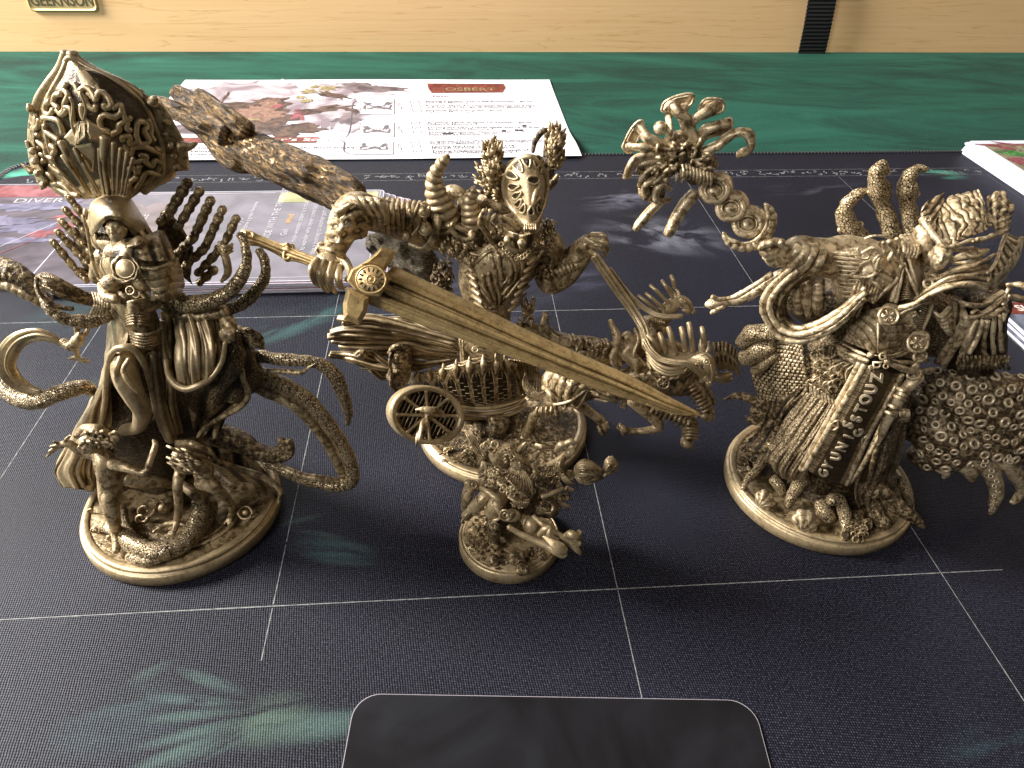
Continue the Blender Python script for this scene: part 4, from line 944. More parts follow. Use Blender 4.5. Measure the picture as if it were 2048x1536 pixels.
# crossed arm and small hand at the waist
A = Acc()
for i in range(5): limb(A, [(800-i*2, 1478+i*17, -1.0, 9), (740, 1486+i*16, -1.35, 10), (700, 1494+i*15, -1.3, 8)])
limb(A, [(880, 1440, -.4, 30), (850, 1500, -.7, 34), (790, 1520, -1.0, 34)])
A.build('folded_hand', M_smooth, fig, remesh=.025)
A = Acc(); 
for i in range(6): tube(A, [(510+i*14, 1440+i*3, -.5, 9), (525+i*14, 1500, -.75, 11), (500+i*17, 1560, -.8, 10)], seg=8)
limb(A, [(560, 1400, -.5, 26), (580, 1460, -.9, 30), (640, 1480, -1.1, 26)])
ball(A, 715, 1432, -1.25, 16); ball(A, 745, 1446, -1.25, 13); ring(A, 716, 1430, -1.3, 22, 6); ring(A, 748, 1450, -1.3, 18, 5)
tube(A, [(765, 1440, -1.0, 12), (800, 1470, -1.0, 12), (830, 1520, -.9, 12)], seg=8)
A.build('belt_trinkets', M_smooth, fig)
# capelet and shoulder plates
A = Acc()
sheet(A, [[(600, 1150, -.5), (700, 1145, -.7), (790, 1130, -.6), (860, 1100, -.3), (900, 1100, 0)],
          [(570, 1200, -.8), (690, 1200, -1.0), (800, 1200, -.95), (900, 1180, -.7), (940, 1180, -.2)],
          [(560, 1250, -.9), (680, 1240, -1.1), (830, 1270, -1.05), (930, 1260, -.8), (975, 1250, -.3)]], 50, 90, 10, fn=lambda u, v: (9*np.sin(v*31))*np.clip(u*2-.3, 0, 1))
tube(A, [(760, 1300, -1.1, 10), (840, 1310, -1.1, 11), (920, 1290, -.9, 11), (975, 1255, -.45, 9)], seg=8)
A.build('capelet', M_smooth, fig)
A = Acc()
for i in range(4):
    sheet(A, [[(770+i*25, 1310+i*40, -1.0+i*.05), (850+i*15, 1320+i*36, -1.0), (930+i*8, 1300+i*34, -.7), (980, 1290+i*36, -.2)],
              [(790+i*25, 1370+i*38, -1.05), (870+i*15, 1390+i*34, -1.0), (940+i*10, 1370+i*34, -.7), (1000, 1340+i*36, -.2)]], 12, 40, 10, fn=lambda u, v: 12*np.sin(u*3.14))
A.build('sleeve_plates', M_smooth, fig)
A = Acc(); ball(A, 690, 1310, -1.15, 56, 56, 30); ring(A, 690, 1310, -1.15, 70, 12, k=44, fn=twist(3, .25, .25)); ring(A, 690, 1310, -1.2, 50, 5, k=30)
A.build('breast_disc', M_plain, fig)
A = Acc(); sheet(A, [[(570, 1190, -.4), (600, 1190, -.6), (640, 1200, -.8)], [(540, 1290, -.4), (580, 1280, -.8), (620, 1270, -1.0)], [(550, 1360, -.3), (600, 1370, -.7), (640, 1370, -.9)]], 20, 20, 12)
sheet(A, [[(680, 1180, -1.0), (750, 1130, -1.0), (800, 1140, -.8)], [(700, 1190, -1.15), (760, 1180, -1.15), (800, 1170, -.9)]], 10, 20, 12, fn=lambda u, v: 5*np.sin(u*3))
A.build('collar', M_smooth, fig)
# thin staff
A = Acc(); tube(A, [(468, 985, -.3, 10), (462, 1030, -.35, 9), (478, 1100, -.4, 9), (500, 1220, -.5, 10), (520, 1310, -.6, 11), (545, 1370, -.7, 9), (560, 1376, -.75, 5)], seg=10); ball(A, 470, 1000, -.35, 14, 22)
A.build('thin_rod', M_smooth, fig)
# ---- head
A = Acc()
c0 = W(610, 1040, -.1); s = S(610, 1040, -.1)
sheet(A, [[(500, 960, .5), (540, 915, .45), (610, 900, .4), (690, 910, .45), (745, 960, .6)],
          [(482, 1010, .1), (515, 945, -.25), (600, 905, -.35), (700, 925, -.2), (775, 1010, .25)],
          [(480, 1060, -.2), (515, 985, -.65), (600, 950, -.8), (700, 975, -.6), (800, 1070, 0)],
          [(492, 1110, -.35), (530, 1050, -.9), (600, 1020, -1.1), (690, 1040, -.95), (800, 1140, -.2)],
          [(505, 1140, -.35), (545, 1080, -.85), (610, 1045, -1.0), (680, 1065, -.85), (760, 1160, -.25)]], 60, 80, 12, fn=lambda u, v: 5*np.sin(v*22+u)*np.clip(u-.3, 0, 1)+4*np.sin(v*9), rough=(.02, 3))
sheet(A, [[(478, 1040, .2), (492, 1110, -.35), (520, 1120, -.6)], [(490, 1120, .1), (505, 1160, -.4), (535, 1170, -.6)], [(500, 1180, .1), (530, 1200, -.4), (570, 1190, -.6)]], 20, 20, 10)
sheet(A, [[(775, 1010, .4), (790, 1070, -.1), (740, 1090, -.6)], [(820, 1090, .4), (830, 1130, -.2), (780, 1150, -.6)], [(860, 1160, .4), (850, 1190, -.3), (800, 1190, -.6)]], 30, 30, 10, fn=lambda u, v: 6*np.sin(v*18))
A.build('hood', M_plain, fig)
A = Acc(); head(A, 638, 1098, -.86, 64, -.12, (.05, -.15)); A.build('face', M_plain, fig, remesh=.022)
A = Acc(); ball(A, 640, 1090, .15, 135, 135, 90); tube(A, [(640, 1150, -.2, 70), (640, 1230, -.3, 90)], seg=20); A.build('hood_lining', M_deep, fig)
A = Acc()
for i in range(9): tube(A, [(560+i*9, 1120+(i % 3)*6, -.4, 12), (545+i*10, 1160, -.6, 13), (565+i*9, 1200, -.7, 10), (600+i*6, 1225, -.75, 5)], seg=8, rough=(.02, 9))
A.build('beard', M_smooth, fig)

# ---- shell halo
A = Acc()
HR = [[(452, 925, 0.42), (500, 925, 0.33), (560, 915, 0.25), (620, 915, 0.25), (680, 925, 0.33), (720, 925, 0.47)],
      [(330, 880, 0.75), (430, 830, 0.44), (540, 790, 0.25), (640, 790, 0.25), (760, 840, 0.47), (840, 840, 0.80)],
      [(250, 800, 0.97), (350, 730, 0.50), (510, 690, 0.20), (660, 690, 0.20), (830, 740, 0.53), (935, 785, 1.08)],
      [(195, 690, 1.08), (320, 620, 0.47), (490, 590, 0.08), (660, 590, 0.08), (850, 640, 0.53), (925, 700, 1.19)],
      [(182, 600, 1.08), (300, 510, 0.42), (470, 480, 0.03), (640, 480, 0.03), (820, 520, 0.53), (888, 590, 1.19)],
      [(190, 500, 1.02), (300, 410, 0.42), (450, 380, 0.06), (600, 380, 0.08), (770, 420, 0.53), (852, 480, 1.08)],
      [(210, 390, 0.91), (310, 330, 0.47), (430, 300, 0.20), (550, 300, 0.25), (690, 330, 0.53), (790, 390, 0.97)],
      [(265, 300, 0.80), (335, 260, 0.53), (410, 235, 0.33), (500, 240, 0.36), (590, 255, 0.53), (700, 315, 0.86)],
      [(325, 220, 0.75), (355, 200, 0.58), (390, 185, 0.47), (440, 195, 0.47), (480, 205, 0.58), (530, 235, 0.75)],
      [(352, 160, 0.69), (362, 155, 0.64), (378, 150, 0.58), (392, 152, 0.58), (408, 155, 0.64), (418, 165, 0.69)],
      [(362, 120, 0.69), (368, 117, 0.69), (375, 115, 0.69), (380, 115, 0.69), (386, 117, 0.69), (392, 122, 0.69)]]
AT = sheet(A, HR, 110, 110, 16, inkf=lambda u, v: .75*(u > .08)*(u < .74)*(np.abs(v-.5) < .36-.12*np.clip(u-.3, 0, 1)-.3*np.clip(u-.55, 0, 1))*(np.abs(v-.5) > .07*(u > .5)))

A.build('shell', M_smooth, fig)
A = Acc()
def edge(v, u0=.05, u1=.99, n=30): return [(u, v) for u in np.linspace(u0, u1, n)]
on(A, AT, edge(.0), .10, .0, seg=12, k=3); on(A, AT, edge(1.0), .12, .0, seg=12, k=3)
on(A, AT, [(u, .13+.30*max(0, u-.55)) for u in np.linspace(.1, .86, 24)]+[(.9, .5)]+[(u, .87-.30*max(0, u-.55)) for u in np.linspace(.86, .1, 24)], .06, .0, seg=10, k=3)
A.build('rim', M_plain, fig)
PS = projector(AT, 110); crop(*K15); rnd = random.Random(9)
FIL = '''530,360 545,400 570,440 610,500 640,560 700,590 722,560
570,430 620,408 670,440 700,490 712,520
715,500 740,455 800,470 840,520 850,572 800,590 785,550
590,560 588,620 620,690 700,740 790,780 840,800
860,580 920,570 932,620 880,660 790,650 760,690 765,750
930,560 950,640 990,700 1022,680
962,700 930,740 922,790 860,812
985,712 990,760 1028,782
1080,722 1070,800 1080,860 1112,910 1190,880 1140,800 1172,760 1130,715 1084,722
960,880 948,845 1010,838 1030,900 1090,890
1040,1000 1060,950 1130,935 1200,950 1280,1000 1290,1060 1320,1130 1290,1190 1180,1170 1130,1230 1070,1320
1112,1000 1170,1030 1160,1080 1220,1110 1242,1060 1290,1066
990,1060 1060,1082 1150,1060
1010,1140 1060,1130 1090,1170 1112,1120
950,1250 1010,1272 1000,1330 1020,1390
1012,1270 1080,1215
980,930 1010,960 990,1000
450,370 430,420 472,470 440,540 430,600 390,650
404,460 352,480 338,540 372,582
300,520 262,560 270,630 300,652 332,600
440,570 492,600 510,700 532,760 500,900
230,682 300,680 370,710 412,760 422,810
204,690 192,750 160,800 190,842
252,740 260,790 310,842 372,880
160,862 200,900 250,960 270,1020 330,1062
200,940 200,1000 240,1032
300,930 342,960 322,1020
240,1070 202,1112 240,1180 290,1200 322,1240
300,1110 332,1150 400,1182
240,1212 272,1262
300,1310 380,1290 440,1320 500,1380 560,1402
370,600 400,640 450,600
1180,700 1200,760 1210,830 1230,880
1240,950 1300,980'''
for ln in FIL.split('\n'):
    A = Acc(); q_ = [tuple(float(z_) for z_ in t.split(',')) for t in ln.split()]
    if len(q_) == 2: q_ = [q_[0], ((q_[0][0]+q_[1][0])/2, (q_[0][1]+q_[1][1])/2), q_[1]]
    on(A, AT, [PS(*t) for t in q_], .062, .04, seg=9, k=6); A.build('filigree_line', M_plain, fig)
crop(*K1)
# raised kite facets in the middle
A = Acc(); 
for P, dd in (([(350, 590, -.35), (430, 500, -.5), (430, 590, -.6), (415, 640, -.45)], 0), ([(440, 500, -.5), (468, 500, -.5), (470, 590, -.65), (425, 625, -.6), (430, 560, -.6)], 0), ([(480, 495, -.5), (580, 560, -.4), (540, 620, -.55), (495, 600, -.65), (478, 560, -.6)], 0),
              ([(410, 635, -.55), (500, 620, -.65), (520, 660, -.6), (510, 780, -.35), (470, 760, -.35)], 0)):
    plate(A, P, 22, .22)
for pts in ([(430, 620), (395, 520), (400, 420), (385, 370)], [(500, 610), (460, 520), (470, 430), (440, 340)]): tube(A, [(x, y, -.5, 7) for x, y in pts], seg=8)
A.build('kite_facets', M_plain, fig)
ribs_ = [((335, 615), (400, 740), (500, 905), 20), ((345, 690), (420, 800), (490, 910), 14), ((410, 650), (470, 770), (535, 900), 15), ((440, 700), (500, 810), (550, 900), 12), ((545, 650), (552, 780), (575, 900), 12),
         ((575, 590), (572, 740), (600, 900), 27), ((625, 620), (620, 760), (625, 900), 14), ((665, 650), (650, 770), (645, 900), 14), ((700, 670), (680, 790), (665, 905), 13), ((300, 740), (400, 850), (480, 930), 9), ((730, 700), (700, 810), (680, 910), 10)]
for a, b, c, r in ribs_:
    A = Acc(); tube(A, [(*a, -.55, r), ((a[0]+b[0])/2, (a[1]+b[1])/2, -.6, r*.9), (*b, -.5, r*.7), (*c, -.3, r*.42)], seg=12, fn=ribs(2, .12)); A.build('crown_rib', M_plain, fig)
# rivet bands outside the rim, rivets and spikes
A = Acc()
band_ = lambda P: sheet(A, [[(x0, y0, d0), (x1, y1, d1)] for x0, y0, d0, x1, y1, d1 in P], 40, 8, 12)
band_([(745, 335, .9, 790, 350, .9), (820, 430, .8, 900, 425, .9), (870, 540, .75, 985, 560, .95), (905, 640, .75, 1030, 660, 1.0), (915, 780, .75, 1040, 770, 1.0)]); A.build('outer_band', M_smooth, fig); A = Acc()
band_([(200, 440, .85, 165, 430, .9), (190, 560, .8, 150, 560, .95), (205, 700, .8, 160, 720, .95), (262, 850, .75, 225, 880, .9)])
A.build('outer_band', M_smooth, fig)
for x, y, d in ((900, 572, .66), (932, 632, .68), (950, 690, .7), (964, 755, .7), (178, 665, .72), (190, 720, .72), (206, 785, .7), (238, 850, .68)):
    A = Acc(); ball(A, x, y, d, 21, 21, 16, seg=14); A.build('rivet', M_smooth, fig)
for pts in ([(985, 640, .8, 36), (1030, 640, .85, 26), (1080, 622, .9, 9)], [(770, 345, 1.1, 26), (762, 330, 1.1, 16)], [(835, 400, 0.8, 34), (850, 372, 0.8, 18)], [(170, 440, 0.85, 22), (158, 415, 0.85, 16), (150, 412, 0.85, 6)], [(160, 640, 0.9, 16), (145, 610, 0.9, 8)],
            [(175, 775, 0.85, 24), (140, 750, 0.85, 12), (118, 738, 0.85, 5)], [(905, 500, 0.85, 26), (935, 515, 0.9, 14)]):
    A = Acc(); tube(A, pts, seg=10); A.build('spike', M_smooth, fig)
# ---- carved rod fans behind the shoulders
def rod(pts, fig_=fig, n=7):
    A = Acc(); C = tube(A, pts, seg=12, k=8, fn=lambda s, th: 1+.12*np.sin(s*2*math.pi/.28)-.10*(np.sin(s*2*math.pi/.28+2*th) > .6))
    m_ = len(C); r = pts[1][3]*S(*pts[1][:3])
    v = nrm(CP-C[m_//2])
    for i in range(n):
        j = int((i+.7)/(n+.6)*(m_-1)); ballW(A, C[j]+v*r*.9, r*.42, r*.55, r*.3, seg=10)
        jj = min(j+1, m_-1); tubeW(A, [C[j]+rgt*r*1.0, C[j]+v*r*1.15+upv*r*.3, C[j]-rgt*r*1.0], r*.2, seg=6, k=4)
    return A.build('carved_rod', M_smooth, fig_)
for a, b, r in (((1035, 830), (930, 1000), 30), ((1100, 875), (990, 1060), 27), ((1160, 925), (1060, 1140), 27), ((1225, 975), (1120, 1200), 25), ((1300, 1025), (1225, 1180), 24)):
    rod([(a[0], a[1], .5, r*.85), ((a[0]*.7+b[0]*.3), (a[1]*.7+b[1]*.3), .55, r), (b[0], b[1], .5, r*.9), (b[0]*.9+85, b[1]*.9+130, .4, r*.7)])
for a, b in (((930, 1000), (870, 1060)), ((1060, 1140), (960, 1240)), ((1120, 1200), (1000, 1310)), ((1210, 1200), (1080, 1340)), ((1180, 1310), (1090, 1390))):
    rod([(a[0], a[1], .45, 24), ((a[0]+b[0])/2, (a[1]+b[1])/2, .45, 24), (b[0], b[1], .4, 20)], n=5)
for a, b, r in (((370, 905), (470, 1040), 22), ((350, 975), (470, 1110), 21), ((328, 1040), (470, 1190), 22), ((310, 1100), (460, 1260), 22), ((285, 1155), (430, 1330), 22), ((400, 1090), (520, 1290), 22), ((430, 1310), (550, 1390), 20)):
    rod([(a[0], a[1], .5, r*.8), (a[0]*.6+b[0]*.4, a[1]*.6+b[1]*.4, .5, r), (b[0], b[1], .4, r*.9), (b[0]+50, b[1]+50, .3, r*.7)])
A = Acc(); sheet(A, [[(880, 1000, .7), (960, 1050, .7), (1050, 1200, .6)], [(860, 1150, .6), (950, 1200, .7), (1040, 1330, .6)], [(900, 1300, .5), (980, 1340, .5), (1060, 1400, .5)]], 20, 20, 20, rough=(.05, 3)); A.build('back_plate', M_deep, fig); A = Acc()
sheet(A, [[(440, 1000, .7), (420, 1080, .7), (400, 1200, .7)], [(540, 1000, .6), (520, 1150, .6), (480, 1340, .5)]], 20, 20, 20, rough=(.05, 3)); A.build('back_plate', M_deep, fig)
# ring and hook on the outer rod, and tentacles of the right shoulder
A = Acc()
for i in range(3): tube(A, [(1200, 1165+i*18, .1, 9), (1235, 1190+i*18, -.05, 10), (1275, 1175+i*18, .1, 9)], seg=8)
tube(A, [(1225, 1200, 0, 22), (1245, 1270, -.1, 22), (1250, 1330, -.1, 20), (1215, 1380, -.1, 9)], seg=12, fn=ribs(5, .08))
A.build('claw', M_smooth, fig)
tent('tentacle', [(900, 1440, -.2, 60), (1000, 1500, -.5, 52), (1100, 1500, -.7, 48), (1220, 1460, -.7, 42), (1310, 1380, -.6, 36), (1350, 1280, -.4, 30), (1345, 1190, -.2, 26), (1320, 1120, 0, 24)], mat=M_scale)
tent('tentacle', [(1150, 1540, -.3, 34), (1270, 1530, -.3, 34), (1380, 1460, -.2, 34), (1450, 1360, 0, 32), (1455, 1270, .2, 26), (1420, 1210, .4, 22)], mat=M_scale)
tent('tentacle', [(900, 1500, -.3, 40), (1000, 1560, -.4, 40), (1120, 1570, -.5, 38), (1240, 1540, -.5, 30)], mat=M_smooth)
# ---- left side tentacles, sickle, leaf blade
tent('tentacle', [(-60, 1310, .3, 70), (40, 1320, .2, 66), (130, 1370, .1, 60), (200, 1440, 0, 50), (260, 1490, 0, 40)], mat=M_rough)
tent('tentacle', [(-60, 1410, .2, 40), (40, 1400, .0, 34), (130, 1440, -.1, 36), (220, 1490, -.1, 34)], mat=M_smooth)
A = Acc(); tube(A, [(205, 1370, -.5, 26), (250, 1370, -.6, 42), (320, 1410, -.6, 48), (400, 1450, -.5, 42), (470, 1480, -.3, 30), (520, 1500, 0, 20)], seg=20, flat=.35, face=True)
tube(A, [(200, 1360, -.6, 12), (205, 1420, -.75, 13), (250, 1480, -.85, 14), (330, 1520, -.8, 14), (400, 1530, -.7, 13)], seg=10); tube(A, [(225, 1345, -.6, 11), (300, 1360, -.7, 11), (400, 1410, -.6, 11), (500, 1460, -.3, 10)], seg=10)
tube(A, [(235, 1400, -.8, 6), (320, 1445, -.85, 6), (430, 1480, -.6, 5)], seg=8)
A.build('leaf_blade', M_rough, fig)
crop(*K2)
tent('tentacle', [(200, 0, -.3, 20), (225, 60, -.6, 24), (270, 110, -.7, 28), (340, 145, -.7, 32), (430, 155, -.6, 34), (510, 135, -.4, 34), (560, 90, -.3, 30), (590, 40, -.3, 26)])
tent('tentacle', [(-40, 430, .3, 30), (20, 480, .1, 40), (90, 535, -.2, 46), (180, 550, -.4, 44), (270, 520, -.5, 42), (350, 495, -.4, 40), (420, 480, -.2, 36), (450, 500, 0, 28)])
A = Acc()   # hooked blade
P = [(305, 270, -.4, 10), (250, 235, -.4, 24), (170, 222, -.4, 34), (90, 250, -.35, 42), (40, 310, -.3, 46), (30, 380, -.3, 44), (65, 440, -.3, 40), (130, 485, -.3, 30), (200, 500, -.3, 12)]
tube(A, P, seg=20, flat=.35, face=True, k=10)
tube(A, [(x, y, d-.18, 7) for x, y, d, r in P], seg=8); tube(A, [(300, 255, -.4, 8), (240, 215, -.45, 9), (170, 198, -.45, 10), (85, 225, -.4, 10), (18, 290, -.35, 10), (5, 380, -.35, 10), (40, 455, -.35, 9)], seg=8)
A.build('hooked_blade', M_plain, fig)
A = Acc()
tube(A, [(375, 165, -.5, 14), (385, 210, -.55, 15), (385, 240, -.6, 14)], seg=10); tube(A, [(440, 185, -.4, 10), (420, 225, -.5, 10), (390, 245, -.6, 10)], seg=8)
tube(A, [(310, 255, -.5, 22), (350, 280, -.6, 24), (385, 250, -.6, 30), (400, 215, -.6, 16)], seg=12)
tube(A, [(370, 270, -.6, 18), (378, 310, -.6, 13), (385, 335, -.6, 14)], seg=10)
plate(A, [(330, 340, -.6), (365, 325, -.6), (390, 330, -.6), (420, 335, -.6), (455, 360, -.6), (415, 362, -.6), (380, 352, -.6)], 26, .3)
A.build('blade_handle', M_smooth, fig)
# ================================================================ miniature 2: giant with great sword on a chariot
K3 = (600, 220, 3.2); K4 = (640, 560, 2.438); K8 = (440, 320, 4.876); K12 = (1040, 540, 4.267); K13 = (640, 600, 4.043)
plane(19.2); fig = empty('chariot_miniature', (-.28, 19.2, 0))
tag(fig, 'tan masked giant on a wheeled chariot swinging a long straight sword, bony horses in front', 'miniature')
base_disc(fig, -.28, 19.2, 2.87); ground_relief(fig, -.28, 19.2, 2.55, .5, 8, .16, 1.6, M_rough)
crop(*K13)
# ---- rock pedestal under the chariot
A = Acc(); rnd = random.Random(2)
tube(A, [(1420, 860, .6, 210), (1400, 950, .2, 190), (1400, 1080, gd(1400, 1080, .6)+.5, 240)], seg=40, fn=lambda s, th: 1+.16*np.sin(5*th+s*2)+.10*np.sin(11*th), rough=(.12, 2.2), k=12)
for i in range(16):
    x = 1180+rnd.random()*460; y = 950+rnd.random()*150
    plate(A, [(x-30, y+60, -.3), (x-36, y-20, -.2), (x, y-55, -.2), (x+34, y-30, -.25), (x+28, y+70, -.35)], 50, .4)
A.build('rock_pedestal', M_rough, fig)
A = Acc()      # fallen plank on the base
plate(A, [(1170, 1070, gd(1170, 1070, .8)), (1230, 1060, gd(1230, 1060, .8)), (1350, 1270, gd(1350, 1270, .7)), (1290, 1320, gd(1290, 1320, .7))], 40, .15)
for i in range(4): tube(A, [(1182+i*14, 1080, gd(1190, 1080, .95), 5), (1300+i*14, 1290-i*12, gd(1310, 1290, .85), 5)], seg=6)
A.build('fallen_plank', M_smooth, fig)
A = Acc()
for i in range(24):
    x = 950+rnd.random()*300; y = 1175+rnd.random()*140; z = .55; r = rnd.uniform(9, 20); dd = gd(x, y, z)
    ring(A, x, y, dd, r, r*.35, .6, seg=6, k=10)
A.build('pebble_ring', M_smooth, fig)['kind'] = 'stuff'
# ---- chariot hull with gothic windows
A = Acc()
HR = [[(690, 590, .6), (800, 590, .0), (950, 560, -.5), (1100, 515, -.75), (1250, 480, -.8), (1400, 465, -.6), (1500, 485, -.2), (1560, 560, .5)],
      [(700, 650, .6), (810, 660, .0), (950, 650, -.55), (1100, 630, -.85), (1250, 615, -.9), (1400, 600, -.7), (1540, 600, -.2), (1610, 640, .5)],
      [(760, 720, .6), (880, 740, .0), (1000, 760, -.5), (1130, 790, -.8), (1270, 800, -.85), (1410, 790, -.7), (1560, 760, -.2), (1630, 740, .5)],
      [(900, 800, .8), (980, 810, .2), (1060, 830, -.3), (1150, 850, -.6), (1280, 862, -.65), (1420, 850, -.55), (1560, 820, -.1), (1640, 790, .6)]]
AT = sheet(A, HR, 60, 120, 24); A.build('hull', M_smooth, fig)
for rr_, dz in ((820, -.65), (865, -.55), (905, -.4)):
    A = Acc(); tube(A, [(960, rr_-20, .3, 16), (1100, rr_+30, -.4+dz*.3, 20), (1280, rr_+52, dz-.1, 21), (1450, rr_+40, dz, 20), (1600, rr_-4, -.1, 17), (1660, rr_-50, .5, 14)], seg=12, fn=ribs(3, .1)); A.build('hull_moulding', M_plain, fig)
# windows: frame, bars
for i in range(8):
    v0 = .155+i*.098; v1 = v0+.072; vm = (v0+v1)/2; u0 = .28-(.02 if i > 4 else 0)+(.0 if i > 2 else .06); u1 = .90
    A = Acc()
    on(A, AT, [(u1, v0), (u0+.16, v0), (u0+.07, v0+.006), (u0-.07, vm), (u0+.07, v1-.006), (u0+.16, v1), (u1, v1)], .026, .01, seg=6, k=4)
    on(A, AT, [(u1, v0), (u1, v1)], .024, .01, seg=6, k=2)
    A.build('window_frame', M_smooth, fig)
    A = Acc(); sh_ = [(u0-.02, v0+.006), (u1-.01, v0+.006)]
    B = Acc()
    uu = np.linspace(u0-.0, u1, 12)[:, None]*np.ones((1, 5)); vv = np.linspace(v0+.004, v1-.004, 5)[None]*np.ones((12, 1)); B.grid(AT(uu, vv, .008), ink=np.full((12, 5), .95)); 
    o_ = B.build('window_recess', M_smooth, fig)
    on(A, AT, [(u0+.0, vm), (u1, vm)], .016, .022, seg=5, k=4)
    for j in range(5): u = u0+.14+j*(u1-u0-.14)/5.; on(A, AT, [(u, v0), (u, vm)], .014, .02, seg=5, k=2); on(A, AT, [(u+.05, vm), (u+.05, v1)], .014, .02, seg=5, k=2)
    A.build('window_bars', M_smooth, fig)
for i in range(9):   # drop ornaments between the arches and pointed crest
    v = .142+i*.098; A = Acc()
    C = AT([.0, .10, .22, .34], [v, v, v, v], [.05, .09, .07, .02]); tubeW(A, C, [.05, .115, .07, .015], seg=10, k=5)
    C = AT([.02, -.0, 0], [v, v, v], [.04, .05, .05]); C[1] += upv*.08; C[2] += upv*.15; tubeW(A, C, [.07, .045, .015], seg=8)
    A.build('drop_ornament', M_smooth, fig)
for i in range(8):
    v = .19+i*.098; A = Acc(); C = AT([.02, .02, .02], [v-.05, v, v+.05], [.03, .05, .03]); C[1] -= upv*.07; tubeW(A, C, .03, seg=7); A.build('crest_swag', M_smooth, fig)
# rail and post behind the crest
A = Acc(); tube(A, [(1135, 330, -.2, 13), (1150, 500, -.4, 14)], seg=8); tube(A, [(1155, 330, -.3, 9), (1165, 500, -.45, 9)], seg=8)
sheet(A, [[(1120, 300, .0), (1280, 340, -.2), (1420, 400, -.1), (1520, 470, .2)], [(1130, 500, -.1), (1280, 470, -.4), (1420, 450, -.4), (1540, 520, .1)]], 12, 20, 12)
tube(A, [(1240, 390, -.5, 26), (1330, 425, -.55, 22), (1410, 460, -.5, 20)], seg=12); ring(A, 1255, 400, -.65, 22, 6)
tube(A, [(1480, 490, -.2, 14), (1560, 530, 0, 14), (1610, 640, .3, 14), (1640, 750, .5, 14)], seg=8)
A.build('chariot_rail', M_smooth, fig)
A = Acc()
for i in range(12): x = 1530+i*22; tube(A, [(x, 480+i*3, .5, 11), (x+12, 620, .6, 11), (x+10, 760, .7, 9)], seg=8)
A.build('rear_skirt', M_smooth, fig)
# ---- wheel
c = W(865, 930, -1.7); s = S(865, 930, -1.7)
wa = rgt*1.0+fwd*.45; wb = upv*.84+rgt*-.10+fwd*-.1; wn = -nrm(np.cross(nrm(wa), nrm(wb)));  wn = wn if np.dot(wn, CP-c) > 0 else -wn
def wp(a, r, h=0): return c+(wa*math.cos(a)+wb*math.sin(a))*r*s+wn*h
A = Acc(); T = np.linspace(0, 2*math.pi, 72, endpoint=False)
prof = [(235, .16), (262, .2), (282, .16), (288, 0), (282, -.4), (262, -.44), (236, -.3)]
G = np.array([[wp(a, r, h) for a in T] for r, h in prof]); A.grid(G, cu=True, cv=True)
fc = A.F[0]; A.build('tyre_rim', M_plain, fig)
A = Acc(); G = np.array([[wp(a, r, -.12) for a in T] for r in (0.1, 245)]); A.grid(G, cv=True); G = np.array([[wp(a, r, -.14) for a in T] for r in (0.1, 245)]); A.grid(G, cv=True, flip=True); A.I[0][:] = .9
A.build('wheel_disc', M_smooth, fig)
for k in range(8):
    a = math.pi/2-.05+k*math.pi/4; A = Acc(); tubeW(A, [wp(a, 30, .1), wp(a, 140, .06), wp(a, 225, .08), wp(a, 240, .12)], [24*s*.6, 14*s, 16*s, 24*s], seg=8, flat=1.2); A.build('spoke', M_plain, fig)
for k in range(14):
    x = -215+k*33; h = math.sqrt(max(0, 235**2-x*x))
    A = Acc(); p = lambda y: c+(wa*(x*.92+y*.45)+wb*(y*.9-x*.35))*s+wn*-.06
    lim = h*.88; tubeW(A, [p(-lim), p(0), p(lim)], 6.5*s, seg=6); A.build('wheel_slat', M_plain, fig)
A = Acc(); ballW(A, wp(0, 0, .12), 44*s, 40*s, 40*s)
tubeW(A, [wp(2.6, 120, .3), wp(2.3, 90, .42), wp(1.6, 60, .5), wp(.8, 70, .45), wp(.2, 100, .35), wp(-.2, 108, .3)], [8*s, 22*s, 30*s, 28*s, 20*s, 7*s], seg=12, flat=.6)
A.build('hub', M_smooth, fig)
A = Acc(); tube(A, [(870, 950, -2.2, 24), (850, 1000, -2.5, 34), (820, 1070, -2.8, 34), (795, 1130, -3.0, 22), (778, 1180, -3.1, 6)], seg=18, k=10, fn=twist(3, .16, .55)); A.build('axle_spike', M_smooth, fig)
A = Acc()
for k in range(16): a = k*math.pi/8+.2; ballW(A, wp(a, 222, .06), 10*s, 10*s, 8*s, seg=8)
A.build('wheel_stud', M_smooth, fig)['kind'] = 'stuff'
